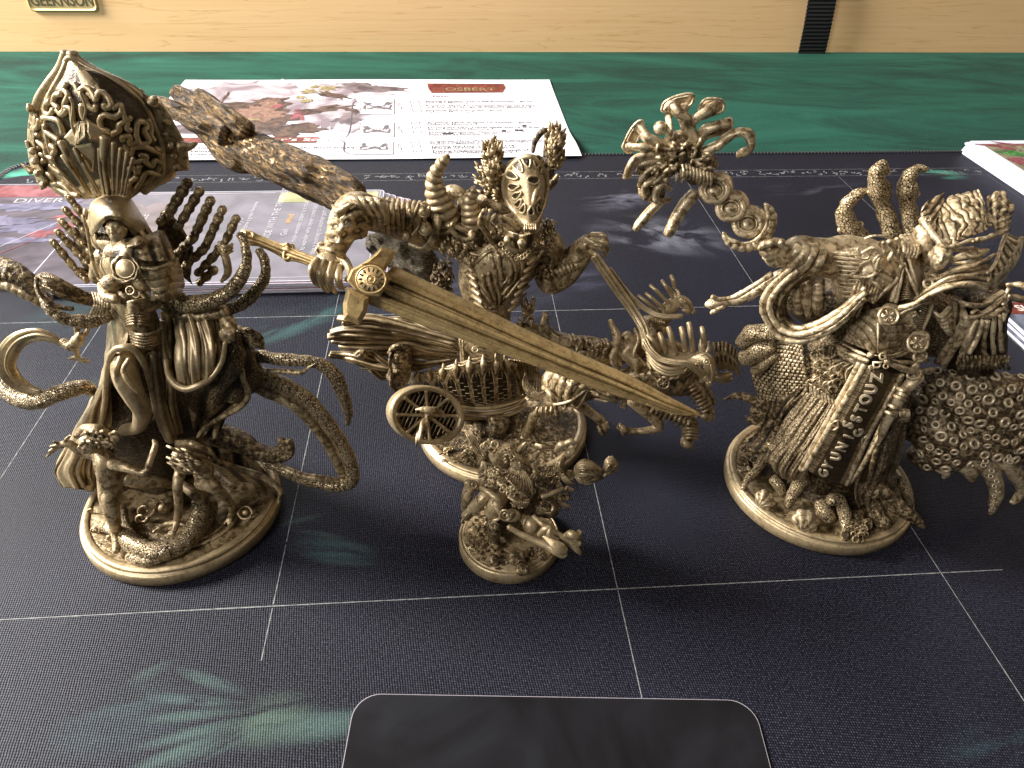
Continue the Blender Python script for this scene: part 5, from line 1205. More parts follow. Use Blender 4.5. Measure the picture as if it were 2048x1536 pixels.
# ---- wind-blown drapery behind
rnd = random.Random(5)
def strand(pts, r, name='drapery_strand', mat=M_plain, flat=.7):
    A = Acc(); n = len(pts); tube(A, [(x, y, d, r*(.55+.45*math.sin(math.pi*(i+.6)/(n+.3)))) for i, (x, y, d) in enumerate(pts)], seg=14, k=8, fn=lambda s, th: 1+.20*np.sin(4*th+s*.7), rough=(.02, 4), flat=flat, seed=int(pts[0][0])); A.build(name, mat, fig)
for i, P in enumerate([[(1100, 330), (850, 260), (640, 200), (420, 150), (250, 160), (150, 150)], [(1080, 360), (850, 300), (600, 240), (400, 210), (250, 200), (190, 180)], [(1100, 380), (900, 320), (650, 270), (450, 250), (200, 240), (90, 265)],
                      [(1120, 400), (900, 350), (700, 310), (500, 300), (250, 280), (70, 300)], [(1100, 420), (900, 400), (700, 350), (450, 340), (250, 340), (100, 330)], [(1100, 440), (950, 420), (760, 400), (560, 390), (350, 390), (160, 370)],
                      [(1120, 450), (980, 450), (800, 440), (650, 430), (500, 420), (400, 420)], [(1090, 480), (960, 500), (800, 510), (700, 490), (600, 450), (520, 430)], [(1080, 430), (940, 470), (820, 530), (740, 540), (690, 520)],
                      [(1110, 350), (960, 290), (850, 230), (760, 190), (640, 160), (520, 160)]]):
    strand([(x, y, -.2+.05*i+j*.12+rnd.uniform(-.1, .1)) for j, (x, y) in enumerate(P)], 34 if i < 9 else 26)
for i, P in enumerate([[(700, 560), (600, 540), (480, 500), (350, 460), (200, 440), (90, 430)], [(690, 600), (560, 560), (430, 530), (300, 490), (180, 460), (80, 450)], [(640, 580), (520, 600), (400, 540), (300, 500)], [(620, 560), (500, 480), (420, 420), (330, 420), (260, 440)],
                      [(560, 620), (500, 620), (420, 560), (340, 550)], [(660, 650), (610, 620), (560, 580), (520, 540)]]):
    strand([(x, y, .1+j*.1+rnd.uniform(-.15, .1)) for j, (x, y) in enumerate(P)], 26, 'figurehead_hair')
A = Acc(); tube(A, [(650, 380, -.2, 60), (640, 440, -.3, 80), (660, 520, -.2, 75), (640, 620, -.1, 90), (650, 700, 0, 50)], seg=24, rough=(.06, 3)); tube(A, [(580, 420, -.5, 14), (565, 500, -.6, 14), (580, 600, -.5, 14), (575, 690, -.4, 14), (620, 740, -.3, 10)], seg=8)
tube(A, [(560, 430, -.4, 18), (600, 380, -.5, 24), (680, 380, -.4, 24), (720, 420, -.3, 18)], seg=10); A.build('figurehead_body', M_rough, fig)
A = Acc(); head(A, 330, 440, -.1, 50, 1.3, (-.4, -.3)); A.build('figurehead_face', M_smooth, fig, remesh=.025)

# ---- giant's body
crop(*K3)
A = Acc()
tube(A, [(1220, 1350, .4, 130), (1210, 1240, .2, 150), (1210, 1120, .0, 200), (1270, 980, -.1, 250), (1330, 860, .0, 262), (1340, 760, .2, 190), (1350, 660, .1, 90)], seg=32, flat=.75)
tube(A, [(1100, 800, .1, 140), (960, 790, .0, 130), (820, 760, -.2, 120), (680, 720, -.5, 118), (560, 690, -.8, 112), (450, 660, -1.1, 112), (360, 640, -1.3, 118), (300, 700, -1.5, 112), (260, 800, -1.7, 92), (225, 880, -1.8, 78), (200, 950, -1.9, 70)], seg=30, k=8)
tube(A, [(1480, 830, .1, 150), (1580, 900, .1, 124), (1600, 1010, .1, 104), (1600, 1090, .1, 90), (1690, 1060, -.1, 80), (1760, 980, -.2, 76), (1820, 910, -.3, 66), (1860, 880, -.3, 44)], seg=26, k=8)
ball(A, 1460, 700, .0, 90, 110, 90)
A.build('body', M_smooth, fig, remesh=.05)
# arm wraps and bracers
A = Acc()
def band_round(A, p0, p1, r, w_, wrap=(2.0), fn=None, d0=None): tube(A, [p0, p1], seg=26)
for i in range(9):
    x = 540+i*34; A2 = tube(A, [(x-10, 570+i*3, -.35-.0*i, 14), (x-22, 640, -1.45+i*.08, 18), (x-12, 740+i*4, -1.5+i*.08, 18), (x+8, 805+i*6, -.9+i*.05, 12)], seg=10, rough=(.015, 5))
A.build('upper_arm_wraps', M_smooth, fig)
A = Acc()
for i in range(3): tube(A, [(835+i*22, 575+i*8, .3, 14), (870+i*8, 680, -.8, 22), (860+i*6, 790, -.95, 22), (790+i*14, 880+i*6, -.5, 16), (700+i*20, 860+i*10, -.2, 12)], seg=12)
A.build('arm_guard_rim', M_smooth, fig)
A = Acc()
for x, y, r in ((790, 640, 34), (800, 760, 32), (680, 800, 26)): ball(A, x, y, -1.25, r, r*1.15, 20); ring(A, x, y, -1.2, r*1.15, 7, 1.1)
for P in ([(760, 600), (735, 680), (760, 740), (720, 800)], [(700, 640), (720, 700), (690, 760)], [(830, 620), (800, 700), (830, 760)]): tube(A, [(x, y, -1.25, 11) for x, y in P], seg=8)
A.build('arm_studs', M_smooth, fig)
A = Acc(); rnd = random.Random(7)
sheet(A, [[(280, 570, -1.5), (340, 550, -1.9), (430, 570, -1.8), (500, 600, -1.5)], [(220, 650, -1.7), (300, 640, -2.3), (400, 640, -2.2), (500, 700, -1.7)], [(180, 740, -1.9), (260, 740, -2.5), (340, 740, -2.4), (450, 760, -1.9)], [(165, 840, -2.0), (230, 850, -2.55), (300, 850, -2.45), (400, 830, -2.0)]], 60, 60, 10,
      fn=lambda u, v: 7*np.sin(u*24+v*6)+6*np.sin(v*20-u*7)*(u > .45))
A.build('forearm_bracer', M_smooth, fig)
A = Acc()
for i in range(11):
    t = i/10; tube(A, [(205+t*60, 610-t*0+t*20, -2.1, 9), (235+t*70, 650-t*40, -2.5, 12), (250+t*95, 690-t*90, -2.45, 9)], seg=7, k=4)
for k in range(4): tube(A, [(330+k*46, 560+k*4, -2.0, 20), (380+k*46, 600, -2.1, 30), (430+k*40, 690-k*8, -2.0, 24), (440+k*34, 760-k*12, -1.7, 14)], seg=10)
A.build('elbow_plates', M_smooth, fig)
A = Acc(); ring(A, 205, 905, -2.0, 88, 16, .35, rot=.5, k=24); ring(A, 190, 935, -2.05, 92, 14, .38, rot=.5, k=24)
tube(A, [(130, 880, -2.2, 14), (200, 900, -2.7, 18), (290, 950, -2.5, 18), (320, 1000, -2.2, 14)], seg=10)
A.build('wrist_cuff', M_smooth, fig)
# sword hand
A = Acc()
ball(A, 190, 985, -2.2, 100, 74, 66, rot=.35)
for (a, b_, c_, d_) in (((112, 955), (76, 1020), (92, 1092), (122, 1122)), ((158, 968), (130, 1050), (150, 1130), (180, 1158)), ((206, 980), (188, 1066), (202, 1136), (228, 1166)), ((252, 1000), (246, 1074), (256, 1124), (272, 1140))):
    tube(A, [(*a, -2.6, 25), (*b_, -2.95, 26), (*c_, -2.9, 21), (*d_, -2.6, 16)], seg=14)
tube(A, [(260, 940, -2.3, 30), (306, 990, -2.7, 26), (322, 1050, -2.85, 23), (296, 1090, -2.8, 16)], seg=12)
A.build('sword_hand', M_plain, fig, remesh=.02)
# rein hand
A = Acc()
ball(A, 1850, 872, -.35, 52, 60, 46, rot=-.5)
for i, (a, b_, c_) in enumerate((((1868, 795), (1940, 802), (1966, 850)), ((1862, 830), (1946, 846), (1974, 895)), ((1852, 866), (1930, 888), (1956, 935)), ((1846, 900), (1902, 930), (1930, 968)))):
    tube(A, [(*a, -.6, 16), (*b_, -.85, 17), (*c_, -.65, 13)], seg=12)
tube(A, [(1830, 830, -.5, 18), (1880, 858, -1.0, 15), (1930, 870, -1.1, 12)], seg=10)
A.build('rein_hand', M_plain, fig, remesh=.018)
A = Acc(); sheet(A, [[(1690, 900, .1), (1760, 840, -.3), (1820, 800, -.4), (1870, 790, -.2)], [(1720, 960, -.2), (1780, 900, -.6), (1840, 860, -.7), (1900, 840, -.4)], [(1760, 1040, -.1), (1820, 980, -.5), (1860, 940, -.6), (1890, 920, -.4)]], 30, 40, 12)
for i in range(6): tube(A, [(1620+i*26, 1000-i*14, -.2, 12), (1650+i*24, 1040-i*8, -.55, 15), (1690+i*20, 1090-i*12, -.2, 12)], seg=8)
for i in range(5): tube(A, [(1520+i*10, 1080+i*10, -.2, 14), (1580, 1100+i*12, -.6, 16), (1640, 1120+i*4, -.3, 12)], seg=8)
A.build('right_bracer', M_smooth, fig)
# ---- breastplate and belly plates
A = Acc()
AB = sheet(A, [[(1060, 900, -.5), (1180, 880, -1.1), (1300, 890, -1.2), (1420, 920, -1.1), (1560, 900, -.5)],
          [(1020, 1000, -.5), (1150, 980, -1.25), (1280, 1000, -1.4), (1400, 1010, -1.25), (1520, 1000, -.5)],
          [(1040, 1110, -.4), (1150, 1100, -1.2), (1250, 1120, -1.3), (1360, 1110, -1.1), (1450, 1090, -.4)],
          [(1100, 1220, -.2), (1160, 1220, -.9), (1230, 1230, -1.05), (1320, 1220, -.8), (1390, 1190, -.2)],
          [(1160, 1290, 0), (1190, 1300, -.5), (1220, 1310, -.6), (1270, 1300, -.5), (1320, 1270, 0)]], 60, 60, 14); A.build('breastplate', M_smooth, fig)
cords = [[(.05, .30), (.0, .38), (.25, .50), (.62, .62), (.30, .66), (.06, .52), (.05, .30)], [(.35, .08), (.22, .22), (.05, .34)], [(.38, .10), (.6, .14), (.8, .3), (.95, .5)], [(.45, .2), (.6, .25), (.75, .4), (.9, .5)], [(.4, .3), (.55, .34), (.7, .46), (.86, .53)], [(.36, .38), (.5, .42), (.66, .52), (.82, .56)],
         [(.3, .45), (.45, .5), (.6, .58), (.8, .62)], [(.95, .5), (.8, .66), (.6, .78), (.3, .86), (.1, .95)], [(.9, .55), (.75, .72), (.5, .84), (.2, .9)], [(.1, .62), (.3, .72), (.5, .74), (.7, .66)], [(.02, .7), (.2, .78), (.4, .8)], [(.12, .42), (.35, .54), (.5, .6)], [(.1, .36), (.3, .44), (.5, .52)]]
A = Acc()
for q_ in cords: on(A, AB, q_, .055, .02, seg=8, k=6)
A.build('breastplate_relief', M_smooth, fig); A = Acc(); p_ = AB([.8], [.52], [.06])[0]; ballW(A, p_, .12, .1, .08); tubeW(A, [p_+rgt*.2*math.cos(a)+upv*.13*math.sin(a) for a in np.linspace(0, 6, 12)], .03, seg=6); A.build('eye_emblem', M_smooth, fig)
A = Acc()
for sgn, x0_, x1_ in ((-1, 1030, 1120), (1, 1520, 1400)):
    for i in range(7):
        t = i/6; xa = x0_+(x1_-x0_)*t; y = 950+t*300; tube(A, [(xa-sgn*0-20*sgn*-1, y-24, -.2, 12), (xa-sgn*22, y, -.9, 16), (xa-sgn*60, y+34, -1.25, 13)], seg=8)
for P in ([(1050, 900), (1150, 930), (1200, 890)], [(1560, 900), (1500, 960), (1420, 940)], [(1200, 900), (1190, 1000), (1300, 1110), (1340, 1000), (1300, 920)], [(1230, 930), (1240, 1000), (1290, 1060)], [(1270, 930), (1280, 1000), (1300, 1040)], [(1400, 960), (1380, 1060), (1300, 1180)], [(1440, 960), (1410, 1080), (1320, 1200)], [(1140, 1040), (1160, 1140), (1220, 1230)], [(1100, 1040), (1130, 1160), (1200, 1260)]):
    tube(A, [(x, y, -1.42+abs(x-1270)*.0024, 10) for x, y in P], seg=8)
A.build('belly_armour', M_plain, fig)
# chain, gorget, shoulder leaves
A = Acc()
for i in range(12):
    t = i/11; x = 1290+t*210; y = 860+90*math.sin(t*3.14); ring(A, x, y, -1.35-.15*math.sin(t*3.14), 15, 5.5, .8, rot=i, seg=6, k=8)
A.build('neck_chain', M_smooth, fig)
A = Acc()
sheet(A, [[(1290, 740, -.7), (1370, 790, -1.3), (1430, 800, -1.5), (1500, 790, -1.3), (1560, 720, -.6)], [(1300, 800, -.8), (1370, 850, -1.3), (1420, 870, -1.5), (1480, 850, -1.3), (1540, 800, -.7)], [(1330, 850, -.8), (1380, 890, -1.2), (1420, 905, -1.3), (1460, 890, -1.2), (1520, 850, -.8)]], 20, 40, 12, fn=lambda u, v: 10*np.cos((v-.5)*16))
ball(A, 1420, 850, -1.65, 30, 26, 20); ball(A, 1330, 830, -1.3, 26, 30, 20); A.build('gorget', M_smooth, fig)
rnd = random.Random(12)
def leafs(name, cx, cy, rx, ry, d, n, ang, L, w_, depth=.35, mat=M_smooth):
    A = Acc()
    for i in range(n):
        a = rnd.uniform(0, 6.28); q = math.sqrt(rnd.random()); x = cx+rx*q*math.cos(a); y = cy+ry*q*math.sin(a); b_ = R(ang+rnd.uniform(-38, 38)); dd = d-depth*(1-q)+rnd.uniform(-.08, .08)
        lx = L*rnd.uniform(.7, 1.2)
        tube(A, [(x, y, dd+.1, w_*.5), (x+lx*.5*math.cos(b_), y-lx*.5*math.sin(b_), dd-.06, w_), (x+lx*math.cos(b_), y-lx*math.sin(b_), dd, w_*.25)], seg=7, k=3, flat=.45, face=True)
    o = A.build(name, mat, fig); o['kind'] = 'stuff'; return o
leafs('feather_ruff', 1010, 860, 130, 70, -.8, 60, -60, 60, 10, .4); leafs('feather_ruff', 1590, 800, 50, 130, -.5, 60, -70, 50, 9, .4); leafs('feather_ruff', 1240, 760, 120, 60, -.7, 50, -75, 60, 11, .3); leafs('feather_ruff', 1560, 960, 60, 90, -.4, 50, -70, 60, 11, .3); leafs('belly_foliage', 900, 1060, 70, 120, .2, 70, -60, 50, 11, .4, M_rough)
leafs('feather_ruff', 1100, 940, 60, 50, -.9, 30, -80, 60, 9, .3)
leafs('plume', 1240, 430, 80, 150, .1, 130, 130, 66, 13, .5); leafs('plume', 1240, 290, 55, 60, .2, 50, 85, 76, 14, .4); leafs('plume', 1628, 260, 54, 130, .3, 110, 75, 62, 13, .5); leafs('plume', 1270, 540, 30, 60, .0, 40, 150, 40, 10, .3)
A = Acc(); tube(A, [(1300, 520, .3, 60), (1250, 420, .4, 60), (1240, 300, .4, 46), (1270, 230, .4, 16)], seg=14, flat=.5); tube(A, [(1590, 430, .3, 30), (1600, 320, .5, 50), (1610, 220, .6, 50), (1590, 150, .6, 30)], seg=14, flat=.5)
tube(A, [(1490, 270, .1, 12), (1505, 200, .2, 18), (1550, 140, .3, 20), (1600, 122, .35, 10)], seg=10); A.build('plume_core', M_deep, fig)
# mask
A = Acc(); MR = [[(1330, 330, .0), (1420, 290, -.45), (1500, 285, -.5), (1560, 320, -.2)], [(1290, 440, .0), (1380, 400, -.7), (1500, 400, -.8), (1590, 400, -.1)], [(1310, 560, -.1), (1400, 560, -1.0), (1500, 560, -1.15), (1585, 500, -.3)], [(1370, 660, -.3), (1430, 670, -1.2), (1500, 680, -1.3), (1565, 620, -.5)], [(1420, 750, -.7), (1460, 750, -1.2), (1490, 760, -1.2), (1530, 700, -.7)]]
AM = sheet(A, MR, 70, 70, 16); A.build('mask', M_plain, fig)
A = Acc()
loop = [(.5+.46*math.sin(a), .5+.46*math.cos(a)) for a in np.linspace(0, 2*math.pi, 26)]
on(A, AM, [(.0+.98*(u), v) for u, v in loop], .08, .01, seg=10, k=4)
PJ = projector(AM, 120)
B = Acc()
for (x, y, L1, w1) in ((1402, 365, 62, 26), (1455, 335, 60, 24), (1512, 335, 60, 22), (1556, 372, 54, 18), (1362, 420, 62, 24), (1375, 490, 52, 22), (1395, 545, 50, 20), (1405, 595, 46, 18), (1432, 630, 44, 17), (1478, 645, 44, 16), (1522, 632, 44, 14), (1560, 590, 40, 12)):
    a = math.atan2(480-y, 1490-x); P = []
    for b_ in np.linspace(0, 2*math.pi, 13)[:-1]:
        lx = L1*.66*math.cos(b_); ly = w1*1.18*math.sin(b_)*(.75-.35*math.cos(b_)); P.append(PJ(x+lx*math.cos(a)-ly*math.sin(a), y+lx*math.sin(a)+ly*math.cos(a)))
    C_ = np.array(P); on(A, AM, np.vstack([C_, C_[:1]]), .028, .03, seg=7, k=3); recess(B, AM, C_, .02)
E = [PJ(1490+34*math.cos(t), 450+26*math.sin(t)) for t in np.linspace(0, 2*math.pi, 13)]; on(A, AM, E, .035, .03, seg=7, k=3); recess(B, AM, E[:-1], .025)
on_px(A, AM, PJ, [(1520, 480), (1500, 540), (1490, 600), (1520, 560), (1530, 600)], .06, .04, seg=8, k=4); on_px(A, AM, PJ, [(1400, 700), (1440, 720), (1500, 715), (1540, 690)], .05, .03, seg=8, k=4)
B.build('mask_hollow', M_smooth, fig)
A.build('mask_tracery', M_plain, fig)
A = Acc()
sheet(A, [[(1400, 740, -.8), (1450, 740, -1.3), (1510, 730, -1.3), (1550, 700, -.8)], [(1420, 790, -.9), (1460, 800, -1.4), (1500, 790, -1.4), (1530, 760, -.9)]], 12, 20, 14); 
for i in range(6): tube(A, [(1440+i*14, 730, -1.35, 8), (1440+i*14, 765, -1.5, 8), (1446+i*12, 785, -1.45, 5)], seg=7)
A.build('jaw', M_smooth, fig)
A = Acc(); tube(A, [(1590, 500, .1, 20), (1625, 460, .1, 24), (1650, 415, .1, 12)], seg=10); A.build('cheek_horn', M_smooth, fig)
# horns on the shoulder
A = Acc(); tube(A, [(960, 740, -.4, 92), (920, 660, -.5, 92), (890, 580, -.5, 78), (862, 500, -.5, 62), (860, 430, -.5, 50), (885, 370, -.5, 42), (920, 330, -.5, 36), (948, 295, -.5, 18)], seg=24, k=14, fn=lambda s, th: 1+.18*np.abs(np.sin(s*math.pi/.20+.3*np.sin(th)))-.12, rough=(.02, 5)); A.build('horn', M_plain, fig)
A = Acc(); tube(A, [(1110, 760, -.5, 76), (1105, 700, -.6, 72), (1090, 630, -.6, 60), (1085, 570, -.6, 44), (1105, 520, -.6, 30), (1118, 490, -.6, 10)], seg=20, k=14, fn=lambda s, th: 1+.18*np.abs(np.sin(s*math.pi/.17))-.12); A.build('horn', M_plain, fig)
A = Acc(); tube(A, [(930, 560, .2, 46), (980, 530, .0, 50), (1040, 560, -.1, 50), (1060, 640, -.2, 50)], seg=16, rough=(.04, 4)); tube(A, [(1150, 590, .1, 40), (1250, 600, .1, 60), (1330, 640, .1, 60)], seg=16, rough=(.06, 4))
for P in ([(950, 740), (1000, 800), (1060, 830), (1120, 810)], [(970, 730), (1030, 760), (1090, 780)], [(1080, 790), (1110, 830), (1090, 860)], [(1180, 640), (1150, 720), (1190, 790), (1240, 860)], [(1220, 640), (1200, 720), (1240, 790)], [(1280, 680), (1350, 710), (1400, 760)], [(1290, 720), (1340, 750), (1390, 800)]): tube(A, [(x, y, -1.0, 16) for x, y in P], seg=10, rough=(.02, 6))
ball(A, 1100, 800, -1.15, 24, 34, 20); A.build('shoulder_ornament', M_smooth, fig)
# star studs near the horns
for x, y in ((1195, 640), (1185, 690), (1200, 740), (1215, 670)):
    A = Acc(); plate(A, [(x+(20 if k % 2 == 0 else 9)*math.cos(k*math.pi/4), y+(20 if k % 2 == 0 else 9)*math.sin(k*math.pi/4), -.85) for k in range(8)], 16, .4); A.build('star_stud', M_smooth, fig)
# ---- cape behind and gnarled wooden branch
A = Acc(); sheet(A, [[(420, 800, 1.4), (560, 800, .9), (700, 830, .7), (820, 850, .8)], [(430, 900, 1.4), (600, 950, 1.0), (760, 980, .7), (880, 960, .7)], [(520, 980, 1.4), (680, 1050, 1.0), (800, 1100, .8), (920, 1100, .8)], [(640, 1060, 1.4), (760, 1110, 1.1), (860, 1150, .9), (960, 1180, .8)]], 60, 60, 30, rough=(.07, 4)); A.build('back_cape', resin('resin_grey_bark', 'grain', 1.6, (1, .5, 2), amt=.05, tint=(.8, .9, 1.15)), fig)
crop(*K1)
A = Acc()
BK = lambda s, th: 1+.05*np.sin(7*th+s*1.2)+.035*np.sin(13*th-s*2)
tube(A, [(1950, 930, .0, 90), (1860, 880, .2, 100), (1740, 820, .5, 112), (1600, 760, .8, 116), (1470, 710, 1.1, 108), (1350, 660, 1.4, 104), (1250, 600, 1.7, 100), (1170, 530, 1.9, 92), (1080, 450, 2.1, 76), (1010, 370, 2.3, 52), (960, 330, 2.4, 32)], seg=48, k=14, fn=BK, rough=(.09, 2.2), flat=.8)
tube(A, [(1240, 570, 1.6, 80), (1130, 520, 1.7, 64), (1030, 480, 1.8, 56), (950, 430, 1.9, 50), (890, 400, 1.9, 40), (830, 395, 1.9, 30)], seg=36, k=12, fn=BK, rough=(.06, 3))
tube(A, [(1350, 560, 1.4, 60), (1250, 470, 1.6, 50), (1150, 400, 1.9, 40), (1100, 350, 2.1, 24), (1075, 335, 2.2, 12)], seg=28, k=12, fn=BK, rough=(.05, 3))
tube(A, [(1900, 900, .3, 50), (1780, 840, .6, 60), (1680, 760, .8, 56), (1620, 720, .8, 40), (1590, 700, .8, 22)], seg=28, k=12, fn=BK, rough=(.05, 3))
tube(A, [(1400, 760, 1.2, 40), (1300, 735, 1.2, 44), (1220, 690, 1.3, 40), (1150, 630, 1.5, 24)], seg=28, k=12, fn=BK, rough=(.05, 3))
A.build('wooden_branch', M_bark, fig)
# ---- great sword
crop(*K3)
A = Acc()
def lerp(a, b, t): return tuple(a[i]*(1-t)+b[i]*t for i in range(len(a)))
gl, gr = (360, 1215, -2.9), (600, 960, -2.4)     # blade edges at the guard
tip = (2560, 1955, -3.9)
LB = [(360, 1215, -2.8), (900, 1420, -3.1), (1500, 1640, -3.4), (2020, 1830, -3.7), (2300, 1918, -3.85)]
RB = [(600, 1000, -2.4), (1050, 1210, -2.7), (1580, 1470, -3.1), (2100, 1700, -3.5), (2380, 1850, -3.75)]
rows = []
for a, b_ in zip(LB, RB): rows.append([lerp(a, b_, t)[:2]+(lerp(a, b_, t)[2]-(.16 if t in (.33, .67) else .2 if t == .5 else 0),) for t in (0, .18, .33, .5, .67, .82, 1)])
rows.append([lerp((2490, 1950, -3.9), (2530, 1930, -3.9), t) for t in (0, .18, .33, .5, .67, .82, 1)]); rows.append([tip]*7)
def blade(u, v):
    f = np.zeros_like(v); k = np.clip((.93-u)/.05, 0, 1)
    for c_ in (.34, .62): f += -42*np.exp(-((v-c_)/.052)**4)*np.clip((u-.012)/.03, 0, 1)
    for c_ in (.21, .48, .75): f += 9*np.exp(-((v-c_)/.02)**2)
    f += 7*np.sin(np.clip((v-.12)/.76, 0, 1)*math.pi)**.5
    f -= 12*(np.clip((.09-v)/.09, 0, 1)+np.clip((v-.91)/.09, 0, 1))
    return f*k+6*(1-k)*np.cos((v-.5)*math.pi)
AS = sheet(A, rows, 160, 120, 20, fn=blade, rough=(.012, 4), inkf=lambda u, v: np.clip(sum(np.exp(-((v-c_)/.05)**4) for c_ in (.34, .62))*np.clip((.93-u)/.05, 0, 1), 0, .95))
A.build('blade', M_light, fig)
A = Acc()
plate(A, [(300, 1090, -3.0), (330, 1020, -2.8), (395, 985, -2.8), (560, 1040, -2.7), (580, 1085, -2.75), (510, 1200, -3.0), (430, 1190, -3.05), (350, 1150, -3.05)], 120, .10); A.build('guard_block', M_light, fig)
A = Acc(); plate(A, [(390, 990, -2.7), (470, 930, -2.6), (520, 875, -2.5), (615, 900, -2.4), (600, 940, -2.4), (545, 1030, -2.6)], 110, .35, cen=(520, 940, -2.5)); A.build('quillon', M_light, fig)
A = Acc(); plate(A, [(300, 1130, -3.0), (440, 1200, -3.1), (430, 1290, -3.1), (380, 1380, -3.0), (280, 1340, -2.9), (275, 1240, -2.9)], 110, .35, cen=(350, 1250, -3.0)); A.build('quillon', M_light, fig)
d = -3.45
A = Acc(); ring(A, 455, 1085, d+.02, 95, 7, .92, k=24); ring(A, 455, 1082, d, 28, 7, .92); ball(A, 455, 1082, d, 12, 11, 8); 
ball(A, 455, 1085, d+.2, 92, 84, 30); A.build('medallion', M_light, fig)
M_dark = plain('resin_wash_dark', (.03, .018, .007), .5)
for k in range(14):
    a = k*2*math.pi/14; A = Acc(); ball(A, 455+68*math.cos(a), 1083+62*math.sin(a), d-.02, 17, 6.5, 6, rot=a, seg=10); A.build('medallion_petal', M_dark, fig)
A = Acc(); tube(A, [(2220, 1880, -4.05, 3), (2300, 1915, -4.05, 5), (2400, 1945, -4.05, 5), (2500, 1955, -4.0, 3)], seg=6); A.build('blade_crease', M_light, fig)
# grip and pommel
crop(*K8)
for i, (o1, dd, r) in enumerate(((-38, .0, 17), (-12, -.12, 19), (16, -.12, 19), (42, .0, 17))):
    A = Acc(); tube(A, [(930, 1000+o1*1.1, -2.5+dd, r), (800, 950+o1, -2.4+dd, r), (700, 915+o1*1.3, -2.3+dd, r*1.1), (655, 895+o1*1.9, -2.25+dd, r*1.2), (620, 885+o1*1.4, -2.2+dd, r*1.1), (500, 835+o1, -2.1+dd, r), (380, 785+o1, -2.0+dd, r*1.1), (300, 760+o1*1.3, -1.95+dd, r*1.2), (230, 735+o1*1.2, -1.9+dd, r)], seg=10); A.build('grip_rib', M_light, fig)
A = Acc(); tube(A, [(930, 1000, -2.4, 50), (660, 895, -2.15, 46), (300, 760, -1.85, 40), (230, 730, -1.8, 34)], seg=16, flat=.7)
ring(A, 672, 900, -2.35, 74, 18, .5, rot=-1.15, k=16); ball(A, 235, 720, -1.95, 44, 40, 30); tube(A, [(220, 690, -1.9, 20), (260, 720, -2.05, 22), (250, 790, -2.0, 18)], seg=10); tube(A, [(300, 705, -1.9, 14), (330, 740, -2.1, 16), (300, 800, -2.05, 14)], seg=10)
A.build('grip', M_light, fig)
# ---- horses and harness
crop(*K12)
def hb(name, *tubes, rem=.035, mat=M_smooth):
    A = Acc()
    for t in tubes: tube(A, t, seg=18, rough=(.02, 5))
    A.build(name, mat, fig, remesh=rem)
hb('horse_body', [(260, 930, -.6, 110), (360, 980, -.9, 140), (500, 1000, -1.1, 130), (700, 980, -1.2, 110), (900, 960, -1.3, 120), (1150, 900, -1.4, 165), (1300, 900, -1.5, 150), (1400, 840, -1.7, 90), (1480, 760, -1.9, 80)],
   [(1250, 960, -1.4, 110), (1360, 980, -1.5, 100), (1480, 1010, -1.6, 70), (1560, 1100, -1.6, 54), (1600, 1180, -1.5, 48), (1610, 1240, -1.5, 50), (1590, 1270, -1.6, 40)],
   [(1000, 1060, -1.5, 60), (960, 1120, -1.7, 50), (1080, 1220, -1.8, 46), (1170, 1300, -1.8, 46), (1180, 1350, -1.8, 42), (1080, 1370, -1.9, 34), (980, 1380, -1.9, 30), (900, 1370, -1.9, 36), (860, 1340, -1.9, 34), (845, 1350, -1.9, 26)],
   [(1050, 1130, -1.4, 60), (1180, 1190, -1.5, 62), (1300, 1230, -1.6, 60), (1400, 1270, -1.6, 64), (1460, 1330, -1.6, 64), (1450, 1400, -1.6, 56), (1420, 1450, -1.6, 46), (1440, 1490, -1.7, 46)],
   [(330, 1020, -.9, 100), (280, 1100, -1.0, 80), (240, 1170, -1.0, 70), (130, 1230, -1.0, 44), (90, 1320, -.9, 40), (50, 1400, -.8, 46), (60, 1450, -.8, 30)],
   [(420, 1080, -.9, 70), (520, 1160, -.8, 50), (620, 1230, -.8, 42), (700, 1290, -.8, 42), (720, 1350, -.9, 36), (700, 1390, -.9, 20)])
A = Acc()
for i in range(9): 
    t = i/8; x = 1150+t*290; y = 1170+t*120+t*t*20; tube(A, [(x+16, y-56+t*30, -1.75, 10), (x-4, y, -2.15, 14), (x-40+t*20, y+58, -1.8, 10)], seg=8, rough=(.02, 8))
for i in range(6): y = 1300+i*28; tube(A, [(1385, y+8, -1.75, 10), (1440, y-8, -2.1, 14), (1515, y+2, -1.7, 10)], seg=8, rough=(.02, 8))
for i in range(8): t = i/7; x = 1450+t*130; y = 990+t*210; tube(A, [(x-50, y+22, -1.8, 9), (x, y+4, -2.1, 12), (x+55, y-30, -1.7, 9)], seg=8)
A.build('leg_wraps', M_smooth, fig)
A = Acc(); tube(A, [(1400, 1440, -1.9, 30), (1410, 1480, -2.0, 40), (1440, 1505, -1.9, 34)], seg=12); tube(A, [(850, 1320, -2.0, 26), (880, 1360, -2.1, 30), (885, 1400, -2.0, 18)], seg=12); tube(A, [(1560, 1240, -1.8, 30), (1610, 1260, -1.7, 40), (1640, 1210, -1.6, 30)], seg=12); tube(A, [(670, 1330, -1.0, 16), (690, 1390, -1.1, 16), (730, 1410, -1.0, 8)], seg=8); tube(A, [(740, 1300, -1.0, 14), (760, 1350, -1.0, 9)], seg=8)
tube(A, [(20, 1420, -.9, 28), (50, 1470, -.9, 34), (100, 1460, -.8, 24)], seg=10); A.build('hooves', M_smooth, fig)
A = Acc()
for i in range(5): tube(A, [(45+i*10, 880+i*30, -.4, 8), (25+i*20, 960+i*10, -.6, 10), (60+i*16, 1050-i*6, -.8, 11), (130+i*8, 1095-i*10, -.9, 11), (215, 1090-i*14, -.9, 9)], seg=8)
A.build('tail', M_smooth, fig)
